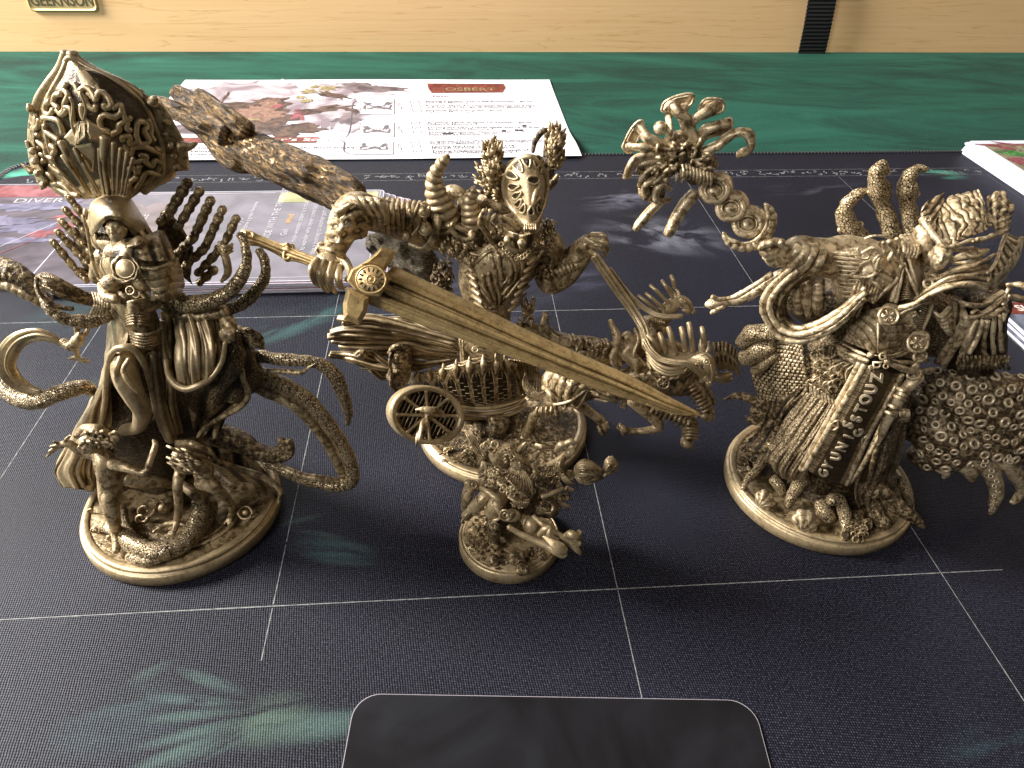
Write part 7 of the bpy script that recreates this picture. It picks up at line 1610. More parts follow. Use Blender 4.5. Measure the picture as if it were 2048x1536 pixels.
# knotted waist panel, pleated skirt
A = Acc(); sheet(A, [[(560, 400, -.9), (640, 350, -1.3), (740, 360, -1.6)], [(570, 500, -1.0), (660, 480, -1.5), (800, 470, -1.8)], [(590, 580, -1.1), (680, 620, -1.6), (770, 640, -1.9)]], 50, 60, 10, fn=lambda u, v: 6*np.sin(u*30+6*np.sin(v*9))*np.sin(v*34+4*np.sin(u*10)), rough=(.02, 5)); A.build('knotwork_panel', M_rough, fig)
A = Acc()
for i in range(22):
    x = 590+rnd.random()*180; y = 440+rnd.random()*160; a = rnd.uniform(0, 3); 
    P = [(x+26*math.cos(a+b_)*(1 if b_ < 3 else .6), y+18*math.sin(a+b_), -1.55-(x-590)*.0022, 5) for b_ in np.linspace(0, 5, 9)]; tube(A, P, seg=6, k=4)
A.build('knotwork', M_smooth, fig)['kind'] = 'stuff'
for i in range(9):
    t = i/8; A = Acc(); plate(A, [(575+t*150, 548+t*92, -1.3-.35*t), (592+t*150, 552+t*92, -1.35-.35*t), (600+t*150, 612+t*84, -1.4-.35*t), (583+t*150, 606+t*84, -1.35-.35*t)], 26, .25); A.build('fringe_tab', M_smooth, fig)
A = Acc()
SK = sheet(A, [[(560, 590, -1.0), (620, 620, -1.4), (690, 660, -1.7), (740, 680, -1.9)], [(480, 700, -.9), (540, 730, -1.4), (620, 780, -1.8), (690, 820, -2.0)], [(390, 830, -.8), (450, 870, -1.4), (530, 920, -1.8), (600, 960, -2.0)], [(310, 900, gd(310, 900, 1.4)), (390, 960, -1.3), (470, 1010, -1.6), (560, 1040, -1.8)], [(340, 930, gd(340, 930, 1.0)), (400, 1010, -1.2), (470, 1060, -1.4), (545, 1060, -1.6)]], 110, 130, 12,
           fn=lambda u, v: 12*np.abs(np.sin(v*15+.5*np.sin(u*6)))-5+2.5*np.sin(v*90+u*5), rough=(.05, 3)); A.build('pleated_skirt', M_cloth, fig)
A = Acc(); sheet(A, [[(740, 420, -1.8), (810, 445, -2.0), (880, 450, -2.0)], [(700, 440, -1.7), (770, 480, -2.0), (850, 510, -2.1)], [(710, 490, -1.8), (770, 530, -2.1), (820, 560, -2.2)]], 30, 50, 10, fn=lambda u, v: 11*np.sin(v*38)); tube(A, [(740, 380, -1.7, 18), (800, 420, -2.0, 18), (880, 450, -2.2, 18)], seg=10, flat=.6, face=True); tube(A, [(730, 350, -1.6, 10), (800, 390, -2.0, 11), (890, 430, -2.15, 11)], seg=8)
A.build('hip_pleats', M_smooth, fig)
# ---- the lettered sash
crop(*K10)
A = Acc()
BR_ = [[(560, 270, -2.2), (620, 290, -2.35), (720, 320, -2.5), (820, 350, -2.45), (850, 345, -2.3)], [(470, 440, -2.25), (525, 470, -2.45), (630, 500, -2.6), (735, 520, -2.5), (770, 500, -2.35)], [(370, 620, -2.25), (425, 640, -2.5), (530, 680, -2.65), (635, 690, -2.55), (665, 680, -2.4)], [(270, 800, -2.2), (330, 810, -2.45), (440, 860, -2.6), (555, 870, -2.5), (580, 860, -2.35)], [(190, 960, -2.1), (235, 965, -2.35), (350, 1020, -2.5), (470, 1050, -2.4), (500, 1040, -2.25)]]
AB = sheet(A, BR_, 120, 80, 14, inkf=lambda u, v: (.55*(v > .24)*(v < .8)*(np.abs(v-.52) < .17)+.3*(v > .24)*(v < .8)*(np.sin(u*330) < .2)+.1), fn=lambda u, v: 4*np.sin(v*math.pi)-7*((v > .24)*(v < .8)) + 1.6*np.sin(u*330)*(v > .26)*(v < .78)*(u < .93)*(np.abs(v-.52) > .13))
A.build('sash', M_smooth, fig)
for v0 in (.06, .2, .82, .94):
    A = Acc(); on(A, AB, [(u, v0) for u in np.linspace(0, 1, 12)], .07 if v0 in (.06, .2) else .05, .02, seg=10, k=3, flat=.7); A.build('sash_edge', M_smooth, fig)
c_ = 'ZUOTSSGINUYG'
uvs = [(.07, .46), (.17, .46), (.26, .46), (.345, .47), (.43, .48), (.495, .42), (.54, .60), (.585, .50), (.68, .48), (.77, .47), (.865, .44), (.945, .44)]
def letter3d(ch, u, v, size, at, h=.03, rotl=0.0, mat=M_light, name='raised_letter', asp=1.0, udir=1):
    c = bpy.data.curves.new('l', 'FONT'); c.body = ch; c.size = 1; c.extrude = .07; c.offset = .03; c.align_x = 'CENTER'; c.resolution_u = 3
    o = bpy.data.objects.new('l', c); COL.objects.link(o); dg = bpy.context.evaluated_depsgraph_get(); me = bpy.data.meshes.new_from_object(o.evaluated_get(dg)); bpy.data.objects.remove(o)
    co = np.zeros(len(me.vertices)*3, np.float32); me.vertices.foreach_get('co', co); co = co.reshape(-1, 3)
    P0, Pu, Pv = at([u, u+.02, u], [v, v, v+.04], [0, 0, 0]); du_ = np.linalg.norm(Pu-P0)/.02; dv_ = np.linalg.norm(Pv-P0)/.04
    x = co[:, 0]*size*asp; y = (co[:, 1]-.35)*size; ca, sa = math.cos(rotl), math.sin(rotl); x, y = x*ca-y*sa, x*sa+y*ca
    # letters stand across the sash: reading direction runs up the sash
    V = at(u-x/du_, v-y/dv_, h+(co[:, 2])*size) if udir else at(u-y/du_, v+x/dv_, h+co[:, 2]*size)
    V = V-np.array(wloc(fig)); me.vertices.foreach_set('co', V.astype(np.float32).reshape(-1)); me.update(); me.materials.clear(); me.materials.append(mat); me.name = name
    n = bpy.data.objects.new(name, me); COL.objects.link(n); n.parent = fig; return n
for ch, (u, v) in zip(c_, uvs): letter3d(ch, u, v, .36, AB, .045, rotl=.25 if ch in 'ZUG' else 0, mat=M_light)
for u, v in ((.54, .27), (.60, .76)):
    A = Acc(); on(A, AB, [(u-.045, v), (u, v-.06), (u+.045, v), (u, v+.06), (u-.045, v)], .03, .05, seg=6, k=2); A.build('raised_diamond', M_smooth, fig)
# right part of the skirt, dagger
A = Acc()
sheet(A, [[(830, 380, -2.2), (880, 420, -2.0), (920, 480, -1.5)], [(740, 600, -2.2), (800, 640, -2.1), (870, 680, -1.6)], [(640, 820, -2.2), (740, 850, -2.1), (840, 860, -1.5)], [(560, 980, -2.1), (680, 1010, -2.0), (800, 980, -1.3)], [(540, 1120, -1.9), (640, 1120, -1.9), (800, 1060, -1.2)], [(570, 1200, -1.8), (640, 1180, -1.8), (770, 1100, -1.3)]], 80, 80, 12, fn=lambda u, v: 14*np.sin(v*13+u*2)-4+5*np.sin(v*31), rough=(.05, 3)); A.build('right_skirt', M_cloth, fig)
T_('sash_fold', [(830, 370, -2.35, 12), (740, 540, -2.6, 14), (640, 720, -2.6, 14), (560, 900, -2.5, 14), (490, 1040, -2.3, 12)], [(800, 560, -2.2, 14), (700, 740, -2.3, 14), (600, 920, -2.2, 14), (520, 1040, -2.1, 10)], seg=9)
T_('tunic_slit', [(740, 700, -2.2, 16), (690, 800, -2.3, 17), (660, 900, -2.3, 16), (640, 1000, -2.2, 15), (610, 1080, -2.1, 12)], [(760, 740, -2.0, 16), (740, 860, -2.0, 18), (720, 980, -2.0, 16)], mat=M_rough, seg=10)
A = Acc(); tube(A, [(960, 360, -2.2, 34), (900, 410, -2.3, 40), (860, 450, -2.3, 34)], seg=14); ring(A, 922, 350, -2.3, 44, 10, .6, rot=-.2); ball(A, 960, 240, -2.1, 44, 36, 30); ring(A, 960, 232, -2.3, 40, 11, .75, rot=-.2); ball(A, 930, 290, -2.2, 28, 34, 24)
A.build('dagger_hilt', M_smooth, fig)
A = Acc(); tube(A, [(860, 440, -2.4, 38), (820, 510, -2.5, 38), (780, 590, -2.5, 38), (745, 650, -2.5, 32), (715, 730, -2.5, 22), (700, 780, -2.5, 8)], seg=16, flat=.7)
for x, y in ((850, 455), (825, 500), (790, 560), (765, 600)): tube(A, [(x-40, y-22, -2.6, 10), (x+4, y, -2.85, 12), (x+40, y+18, -2.6, 10)], seg=8)
A.build('dagger_sheath', M_smooth, fig); T_('tassel_fringe', *[[(830+i*9, 560+i*2, -2.2, 6), (835+i*9, 610, -2.3, 7), (825+i*9, 650, -2.2, 5)] for i in range(7)], seg=6)
# ---- belly, belts, discs
crop(*K14)
A = Acc(); BE = sheet(A, [[(480, 1020, -1.4), (600, 980, -2.0), (760, 1000, -2.1), (900, 1080, -1.9), (1000, 1180, -1.4)], [(380, 1120, -1.5), (520, 1120, -2.2), (680, 1150, -2.4), (840, 1240, -2.1), (960, 1300, -1.6)], [(330, 1230, -1.5), (450, 1280, -2.2), (590, 1330, -2.4), (760, 1350, -2.2), (900, 1380, -1.7)]], 60, 110, 12, fn=lambda u, v: 9*np.abs(np.sin(u*16+5*np.abs(v-.5)*4))-3); A.build('belly_wraps', M_smooth, fig)
T_('side_robe', [(560, 820, -.6, 150), (470, 950, -.6, 170), (400, 1080, -.6, 170), (300, 1200, -.5, 150), (200, 1330, -.3, 150)], [(900, 900, -.6, 150), (1050, 1050, -.5, 150), (1000, 1250, -.4, 150)], mat=M_cloth, seg=40, fn=ribs(15, .05))
T_('lacing', [(600, 1100, -2.5, 8), (600, 1220, -2.65, 8), (600, 1330, -2.6, 8)], [(520, 1330, -2.5, 9), (600, 1350, -2.7, 10), (700, 1350, -2.6, 9), (800, 1310, -2.3, 8)], seg=7)
T_('belt', [(300, 1290, -1.8, 22), (400, 1340, -2.2, 22), (520, 1390, -2.5, 22)], [(330, 1260, -1.8, 11), (430, 1310, -2.3, 12), (540, 1360, -2.6, 12)], [(660, 1390, -2.6, 24), (760, 1440, -2.5, 24), (900, 1470, -2.2, 24), (1020, 1450, -1.8, 18)], [(660, 1370, -2.6, 12), (800, 1400, -2.4, 13), (980, 1390, -1.9, 12)], [(700, 1370, -2.4, 12), (830, 1320, -2.2, 14), (880, 1290, -2.1, 12)], seg=10)
A = Acc(); ball(A, 545, 1340, -2.75, 26); ring(A, 635, 1355, -2.8, 24, 9); ring(A, 660, 1430, -2.7, 17, 7); ring(A, 590, 1420, -2.75, 26, 8, .8); ring(A, 550, 1440, -2.7, 18, 7, .8); tube(A, [(560, 1400, -2.7, 9), (620, 1400, -2.8, 10), (640, 1380, -2.8, 9)], seg=7); A.build('scissor_buckle', M_smooth, fig)
for x, y, r in ((680, 1045, 84), (905, 1252, 86)):
    A = Acc(); ball(A, x+14, y-34, -2.15, r*.98, r*.8, 20); ring(A, x, y, -2.55, r-9, 11, .9, k=30); ball(A, x, y+2, -2.35, r*.9, r*.8, 14); A.build('disc_medal', M_smooth, fig)
    A = Acc()
    for k in range(5):
        a = k*1.257+.4; tube(A, [(x+12*math.cos(a), y+10*math.sin(a), -2.66, 6), (x+32*math.cos(a+.3), y+28*math.sin(a+.3), -2.7, 9), (x+50*math.cos(a+.2), y+44*math.sin(a+.2), -2.66, 8), (x+48*math.cos(a+.7), y+42*math.sin(a+.7), -2.64, 5)], seg=8, k=5)
    A.build('disc_relief', M_smooth, fig)
# chest plates
A = Acc(); CHP = sheet(A, [[(770, 1030, -2.2), (900, 980, -2.2), (1020, 940, -1.9)], [(790, 1090, -2.2), (900, 1060, -2.2), (990, 1040, -1.9)], [(820, 1140, -2.1), (890, 1150, -2.2), (940, 1170, -2.0)]], 50, 50, 14, fn=lambda u, v: 3*np.sin(u*80)*(v > .5)*(v < .9)); A.build('chest_plate', M_smooth, fig)
letter3d('H', .72, .22, .28, CHP, .05, udir=0, name='raised_letter', rotl=.35); letter3d('H', .3, .35, .28, CHP, .05, udir=0, rotl=.35); letter3d('I', .22, .6, .26, CHP, .05, udir=0, rotl=.8)
T_('chest_edge', [(1030, 935, -2.0, 12), (985, 1050, -2.0, 13), (930, 1175, -2.0, 12)], [(770, 1030, -2.3, 10), (900, 970, -2.3, 10), (1030, 935, -2.0, 10)], seg=8)
A = Acc(); sheet(A, [[(800, 720, -1.7), (830, 760, -1.9), (870, 850, -1.9)], [(740, 930, -1.9), (820, 915, -2.1), (910, 905, -2.0)]], 30, 30, 12, fn=lambda u, v: 3*np.sin(u*60)); A.build('chest_wedge', M_smooth, fig)
T_('chest_wedge_edge', [(800, 640, -1.8, 10), (770, 800, -2.0, 12), (735, 940, -2.1, 11)], [(800, 640, -1.8, 10), (860, 780, -2.1, 14), (915, 905, -2.15, 12)], [(700, 930, -2.0, 18), (740, 820, -1.9, 20), (770, 720, -1.8, 16)], seg=9)
# ---- left pauldron of feathers and carved bone
A = Acc(); sheet(A, [[(230, 560, -.9), (400, 520, -1.4), (600, 470, -1.4), (780, 450, -1.0), (900, 440, -.4)], [(220, 680, -1.1), (400, 660, -1.7), (600, 640, -1.9), (760, 640, -1.7), (860, 640, -1.2)], [(260, 860, -1.2), (420, 830, -1.8), (600, 800, -2.0), (720, 800, -1.9), (800, 760, -1.5)], [(330, 960, -1.2), (420, 950, -1.7), (540, 920, -1.9), (640, 880, -1.8), (740, 840, -1.5)]], 50, 60, 20, rough=(.05, 3)); A.build('pauldron', M_smooth, fig)
for i in range(11):
    t = i/10; A = Acc(); y = 560+t*330; x1_ = 215+60*math.sin(t*2)+t*40
    tube(A, [(470+t*20, y+20-t*10, -1.9, 10), (380+t*10, y+8, -1.8, 19), (290+t*20, y, -1.6, 18), (x1_, y-2+t*6, -1.3, 6)], seg=10, flat=.5, face=True); tube(A, [(450+t*20, y+18-t*10, -2.0, 4), (300+t*16, y, -1.8, 4), (x1_+8, y, -1.45, 3)], seg=5); A.build('feather', M_smooth, fig)
for i in range(8):
    A = Acc(); x = 420+i*24; y = 780+i*6; tube(A, [(x+20, y, -2.0, 8), (x, y+50, -2.15, 13), (x-20, y+110, -2.05, 12), (x-34, y+150-i*6, -1.9, 5)], seg=9, flat=.6, face=True); A.build('feather', M_smooth, fig)
for i in range(5):
    A = Acc(); x = 380+i*26; y = 890+i*8; tube(A, [(x+10, y, -1.9, 6), (x-14, y+50, -2.0, 10), (x-40, y+110, -1.9, 8), (x-52, y+140, -1.8, 4)], seg=8, flat=.6, face=True); A.build('feather', M_smooth, fig)
for P, r in (([(360, 740), (540, 740), (590, 680), (570, 620), (620, 560), (560, 520), (470, 560), (440, 530)], 15), ([(550, 740), (570, 780), (600, 810), (620, 850)], 14), ([(680, 470), (720, 540), (690, 610), (750, 690), (740, 760), (650, 850), (560, 940)], 18), ([(640, 480), (650, 540), (600, 620), (590, 700), (640, 740), (700, 770)], 16),
             ([(360, 740), (440, 700), (480, 640), (540, 610)], 11), ([(400, 560), (470, 600), (520, 600), (540, 560)], 11), ([(590, 700), (640, 690), (700, 730)], 10), ([(560, 880), (620, 840), (640, 780)], 10), ([(740, 450), (770, 520), (740, 600), (800, 660)], 14), ([(500, 450), (560, 430), (640, 430), (700, 440)], 12), ([(780, 560), (780, 640), (760, 720)], 14)):
    T_('bone_ornament', [(x, y, -2.1+abs(x-600)*.0012, r) for x, y in P], seg=10, k=7, rough=(.015, 6))
T_('shoulder_wraps', *[[(790+i*30, 470+i*12, -1.2, 12), (800+i*26, 530+i*6, -1.7, 15), (790+i*24, 590+i*2, -1.8, 12)] for i in range(5)], *[[(780+i*30, 430-i*5, -.5, 20), (820+i*24, 500, -1.3, 24), (860+i*20, 560, -1.5, 18)] for i in range(4)], seg=9)
A = Acc(); sheet(A, [[(810, 520, -1.5), (880, 520, -1.4), (960, 420, -.9)], [(850, 640, -1.7), (920, 640, -1.4), (980, 560, -1.0)], [(890, 760, -1.9), (920, 760, -1.6), (950, 740, -1.2)], [(910, 880, -2.0), (925, 870, -1.8), (950, 850, -1.4)]], 40, 40, 16, rough=(.03, 3)); A.build('lapel', M_smooth, fig)
# ---- right shoulder cape and drapery sleeve
A = Acc(); sheet(A, [[(1110, 720, -1.3), (1240, 660, -1.5), (1380, 620, -1.4), (1500, 560, -.9)], [(1000, 800, -1.8), (1160, 740, -2.1), (1320, 720, -2.0), (1440, 720, -1.5)], [(900, 880, -2.1), (1100, 800, -2.4), (1280, 780, -2.4), (1440, 800, -1.9)], [(860, 930, -2.1), (1060, 870, -2.4), (1260, 840, -2.4), (1440, 860, -1.9)]], 60, 70, 16, fn=lambda u, v: 10*np.sin(u*17+v*2)+5*np.sin(u*41), rough=(.02, 4)); A.build('shoulder_cape', M_smooth, fig)
T_('strap', [(760, 985, -2.4, 20), (860, 960, -2.5, 22), (960, 900, -2.55, 20), (1060, 850, -2.6, 22), (1180, 815, -2.65, 22), (1300, 805, -2.6, 22), (1430, 850, -2.2, 18)], [(930, 880, -2.3, 12), (1060, 790, -2.5, 14), (1200, 740, -2.5, 14), (1340, 740, -2.2, 14)], seg=12)
A = Acc(); sheet(A, [[(1440, 700, -1.5), (1520, 600, -1.2), (1560, 480, -.7), (1580, 400, -.2)], [(1450, 790, -1.7), (1560, 680, -1.3), (1640, 560, -.7), (1690, 440, -.2)], [(1480, 850, -1.6), (1600, 720, -1.1), (1680, 610, -.6), (1725, 430, 0)]], 50, 60, 24, fn=lambda u, v: 6*np.sin(v*44)*(u < .5), rough=(.03, 3)); tube(A, [(1440, 720, -1.75, 14), (1500, 640, -1.5, 14), (1540, 530, -1.1, 14), (1590, 410, -.5, 12)], seg=8); A.build('high_collar', M_smooth, fig)
A = Acc()
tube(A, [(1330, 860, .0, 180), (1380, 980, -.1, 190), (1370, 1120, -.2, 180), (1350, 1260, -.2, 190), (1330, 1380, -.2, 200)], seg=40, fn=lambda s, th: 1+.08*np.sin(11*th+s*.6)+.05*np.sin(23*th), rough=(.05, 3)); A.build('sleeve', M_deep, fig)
for P, r in (([(1180, 900), (1240, 940), (1300, 960), (1400, 960), (1500, 900), (1560, 860)], 22), ([(1240, 960), (1260, 1030), (1290, 1060), (1380, 1040), (1480, 980), (1570, 900)], 20), ([(1180, 900), (1190, 1000), (1170, 1100), (1200, 1150), (1250, 1090), (1250, 1020)], 20), ([(1390, 1050), (1480, 1040), (1540, 1000), (1590, 1010)], 20), ([(1290, 1070), (1250, 1180), (1180, 1300), (1100, 1420)], 26),
             ([(1260, 1100), (1200, 1180), (1130, 1280), (1050, 1400)], 24), ([(1350, 1080), (1300, 1200), (1260, 1300), (1220, 1410)], 24), ([(1400, 1080), (1370, 1180), (1330, 1260), (1300, 1330)], 22), ([(1340, 1100), (1310, 1160), (1270, 1230)], 18), ([(1440, 1080), (1420, 1200), (1410, 1300), (1430, 1360)], 18), ([(1490, 1060), (1480, 1200), (1490, 1330)], 16), ([(1540, 1040), (1540, 1180), (1550, 1320)], 16), ([(1560, 1080), (1580, 1000), (1570, 920), (1600, 840)], 18), ([(1320, 1020), (1360, 1000), (1390, 1030), (1360, 1060)], 14), ([(1600, 800), (1610, 880), (1560, 960)], 16)):
    T_('sleeve_fold', [(x, y, -1.85+abs(x-1300)*.003, r) for x, y in P], seg=12, k=7, rough=(.02, 5))
T_('sleeve_fringe', *[[(1220+i*32, 1350, -1.8+.03*i, 12), (1230+i*30, 1400+(i % 2)*20, -1.9+.03*i, 15), (1220+i*32, 1450, -1.8+.03*i, 10)] for i in range(13)], mat=M_rough, seg=8)
T_('inner_sleeve_band', *[[(1020+i*22, 1010+i*30, -1.8, 14), (1080+i*12, 1050+i*26, -1.9, 22), (1150, 980+i*50, -1.7, 18)] for i in range(5)], seg=10)
# ---- face, ear, crown of coral
A = Acc(); head(A, 1078, 590, -1.95, 98, .22, (-.35, -.3)); A.build('face', M_smooth, fig, remesh=.028)
T_('pointed_ear', [(1180, 610, -1.4, 20), (1280, 570, -1.5, 34), (1380, 560, -1.4, 38), (1450, 540, -1.2, 12)], [(1170, 640, -1.4, 12), (1280, 630, -1.55, 18), (1380, 600, -1.4, 18)], [(1260, 560, -1.6, 10), (1340, 590, -1.7, 12), (1400, 570, -1.5, 9)], [(1150, 690, -1.3, 14), (1250, 670, -1.5, 18), (1400, 640, -1.3, 14)], [(1150, 540, -1.6, 12), (1240, 530, -1.5, 20), (1330, 520, -1.3, 12)], seg=12, flat=.6)
A = Acc(); ring(A, 985, 795, -2.25, 34, 11)
for i in range(9): t = i/8; ball(A, 985+t*150, 720+24*math.sin(t*3)-t*10, -2.1+.3*abs(t-.4), 16)
for i in range(7): t = i/6; ball(A, 975+t*110, 750+16*math.sin(t*3)-t*10, -2.15, 13)
A.build('beaded_choker', M_smooth, fig)
ridge = lambda u, v: 16*np.abs(np.sin(v*27+2.6*vnoise(np.stack([u*3.5, v*4.5, 0*u], -1), 1.0, 5)+1.3*vnoise(np.stack([u*9, v*11, 0*u], -1), 1.0, 6)))-8
A = Acc(); CW_ = sheet(A, [[(1000, 360, -.9), (1060, 240, -.4), (1150, 130, .1), (1260, 100, .3), (1370, 75, .4)], [(1040, 420, -1.3), (1110, 330, -1.1), (1220, 230, -.8), (1330, 180, -.5), (1400, 140, -.1)], [(1090, 490, -1.7), (1180, 420, -1.6), (1280, 350, -1.4), (1380, 290, -1.1), (1440, 230, -.5)], [(1120, 520, -1.8), (1200, 480, -1.8), (1310, 430, -1.6), (1420, 390, -1.3), (1500, 320, -.8)]], 100, 140, 20, fn=ridge, rough=(.03, 4)); A.build('coral_crown', M_smooth, fig)
A = Acc(); sheet(A, [[(945, 200, -.6), (1010, 140, -.2), (1110, 95, .2)], [(940, 260, -.9), (1020, 240, -.6), (1100, 180, -.1)], [(960, 320, -1.1), (1030, 320, -1.0), (1070, 280, -.6)], [(1030, 420, -1.4), (1060, 420, -1.4), (1080, 400, -1.2)]], 50, 50, 16, fn=lambda u, v: 8*np.sin(u*22+v*9), rough=(.05, 4))
sheet(A, [[(1430, 150, .2), (1480, 110, .3), (1550, 80, .4), (1600, 130, .5)], [(1450, 250, -.4), (1510, 220, -.3), (1590, 190, 0), (1640, 220, .3)], [(1490, 330, -.9), (1540, 310, -.7), (1590, 290, -.3), (1630, 280, .1)], [(1520, 400, -1.0), (1560, 390, -.8), (1590, 380, -.4), (1600, 360, .0)]], 60, 60, 16, fn=lambda u, v: 9*np.sin(v*18+u*10)+5*np.sin(u*31), rough=(.05, 4)); A.build('crown_lobe', M_smooth, fig)
T_('crown_brim', [(940, 300, -1.2, 26), (985, 380, -1.5, 24), (1050, 450, -1.8, 20), (1120, 515, -2.05, 16), (1200, 500, -2.0, 18), (1290, 470, -1.9, 20), (1380, 460, -1.7, 20), (1480, 430, -1.4, 20), (1590, 380, -.8, 16)], seg=12, rough=(.05, 5))
A = Acc(); tube(A, [(985, 310, -1.45, 10), (1000, 330, -1.5, 14)], seg=8); ring(A, 985, 300, -1.5, 20, 7); ball(A, 1365, 455, -2.0, 18, 18); ball(A, 1330, 470, -2.0, 12); A.build('brim_gems', M_smooth, fig)
T_('hood_back', [(930, 380, -.9, 60), (960, 460, -1.2, 60), (975, 560, -1.3, 44), (950, 640, -1.2, 30)], seg=18, rough=(.03, 4))
# ---- three armoured feelers behind the shoulder
crop(*K5)
def feeler(P, cuff):
    A = Acc(); tube(A, P, seg=20, k=10, rough=(.03, 6)); o = A.build('feeler', M_scale, fig)
    A = Acc(); 
    for (x, y, r, ro) in cuff: ring(A, x, y, P[2][2]-.0, r, r*.16, .3, rot=ro, k=20, seg=8); ring(A, x, y+8, P[2][2], r*.95, r*.12, .3, rot=ro, k=20, seg=8)
    A.build('feeler_cuff', M_smooth, fig)
feeler([(1260, 800, .5, 44), (1210, 750, .6, 42), (1170, 700, .7, 46), (1165, 640, .7, 40), (1195, 590, .7, 32), (1240, 560, .7, 24), (1285, 548, .7, 10)], [(1190, 728, 58, -.25)])
feeler([(1400, 760, .4, 44), (1370, 680, .5, 42), (1345, 610, .6, 40), (1335, 550, .6, 52), (1320, 500, .6, 46), (1325, 450, .6, 38), (1350, 425, .6, 26), (1385, 465, .5, 9)], [(1335, 560, 56, .08)])
feeler([(1490, 740, .3, 42), (1480, 670, .4, 40), (1470, 600, .5, 40), (1470, 540, .5, 50), (1470, 500, .5, 42), (1500, 455, .5, 30), (1535, 440, .5, 20), (1572, 442, .5, 8)], [(1475, 558, 52, .1)])
# ---- arm, wide sleeve and staff
T_('arm', [(1280, 900, -.7, 110), (1180, 880, -.8, 110), (1080, 880, -1.0, 100), (980, 850, -1.1, 80), (900, 830, -1.2, 60)], seg=24, rough=(.03, 4))
T_('cuff', [(1010, 800, -.8, 20), (1000, 860, -1.7, 24), (960, 920, -1.7, 24), (900, 960, -1.3, 20)], [(960, 790, -.8, 22), (960, 850, -1.7, 28), (920, 900, -1.7, 26), (860, 920, -1.3, 20)], [(920, 790, -.9, 20), (925, 840, -1.7, 24), (890, 880, -1.6, 22), (840, 900, -1.3, 16)], [(1060, 820, -.9, 20), (1040, 890, -1.75, 24), (990, 950, -1.6, 24)], seg=12)
A = Acc(); tube(A, [(880, 870, -1.3, 60), (830, 860, -1.4, 50), (790, 840, -1.4, 40)], seg=16)
for P in ([(850, 800), (800, 800), (770, 830)], [(870, 900), (820, 910), (790, 895)], [(840, 880), (790, 885), (765, 870)], [(820, 860), (775, 862), (745, 850)], [(790, 800), (760, 815), (740, 835)]): tube(A, [(P[0][0], P[0][1], -1.5, 19), (P[1][0], P[1][1], -1.75, 19), (P[2][0], P[2][1], -1.7, 14)], seg=12)
A.build('staff_hand', M_smooth, fig, remesh=.03)
T_('hand_trinket', [(770, 870, -1.7, 18), (800, 905, -1.7, 22), (850, 900, -1.6, 16)], [(840, 800, -1.75, 16), (850, 815, -1.75, 16)], seg=10)
A = Acc(); SL = sheet(A, [[(940, 920, -1.6), (860, 960, -1.4), (780, 1060, -1.2), (770, 1160, -1.2), (830, 1250, -1.3), (920, 1290, -1.5), (1040, 1260, -1.7), (1180, 1180, -1.9), (1270, 1060, -2.0)],
                         [(970, 960, -1.7), (900, 990, -1.6), (830, 1070, -1.5), (820, 1150, -1.5), (870, 1220, -1.7), (940, 1250, -1.8), (1040, 1220, -1.9), (1160, 1150, -2.0), (1240, 1050, -2.1)],
                         [(1000, 980, -1.2), (930, 1020, -1.1), (880, 1080, -1.1), (880, 1150, -1.1), (910, 1200, -1.2), (960, 1220, -1.3), (1040, 1190, -1.4), (1130, 1130, -1.5), (1200, 1050, -1.5)]], 40, 140, 14, rough=(.03, 4)); A.build('wide_sleeve', M_rough, fig)
for ro_, dd in ((0, 0), (34, -.12), (66, .05)):
    T_('sleeve_border', [(900+ro_*.8, 925+ro_*.5, -1.6+dd, 13), (790+ro_, 1030+ro_*.3, -1.45+dd, 15), (755+ro_, 1130, -1.4+dd, 16), (800+ro_*.8, 1230-ro_*.6, -1.5+dd, 16), (880+ro_*.5, 1290-ro_, -1.7+dd, 16), (1000, 1280-ro_, -1.9+dd, 16), (1130, 1210-ro_, -2.1+dd, 15), (1260, 1080-ro_*.8, -2.2+dd, 12)], seg=10, rough=(.02, 6))
T_('sleeve_lining', [(930, 1010, -1.0, 18), (925, 1080, -1.05, 20), (935, 1150, -1.0, 18)], [(975, 1000, -1.0, 20), (970, 1080, -1.1, 22), (985, 1170, -1.0, 18)], [(1030, 1020, -1.0, 24), (1025, 1100, -1.1, 28), (1020, 1180, -1.0, 22)], fn=rings(.12, .12), seg=12)
T_('sleeve_inner', [(900, 1000, -.5, 60), (960, 1060, -.5, 110), (1050, 1100, -.6, 120), (1180, 1060, -.8, 110)], mat=M_deep, seg=24)
T_('sleeve_horn', [(860, 960, -1.0, 30), (800, 990, -.9, 30), (720, 1045, -.8, 28), (640, 1085, -.7, 26), (560, 1100, -.7, 24), (500, 1108, -.7, 26), (475, 1112, -.7, 12)], [(800, 960, -1.1, 14), (710, 1020, -1.0, 14), (620, 1070, -.9, 13), (540, 1085, -.9, 12), (505, 1070, -.9, 9)], [(560, 1120, -.8, 14), (520, 1140, -.8, 16), (500, 1155, -.8, 8)], seg=14)
T_('staff_shaft', [(870, 880, -1.2, 24), (780, 800, -1.0, 26), (700, 740, -.9, 30), (600, 640, -.8, 34), (520, 550, -.7, 34), (440, 440, -.6, 50), (380, 340, -.5, 60)], seg=16)
for x, y, r, dd in ((680, 712, 76, -1.25), (595, 635, 74, -1.1), (515, 545, 76, -.95)):
    A = Acc(); ring(A, x, y, dd, r-12, 15, .9, k=34, seg=12); ball(A, x, y, dd+.12, r-10, (r-10)*.88, 22); ring(A, x, y, dd-.02, r-30, 6, .85, k=30); ball(A, x+4, y+2, dd-.02, r*.45, r*.38, 16); ball(A, x+22, y-22, dd+.35, r*1.0, r*.95, 30); A.build('staff_disc', M_smooth, fig)
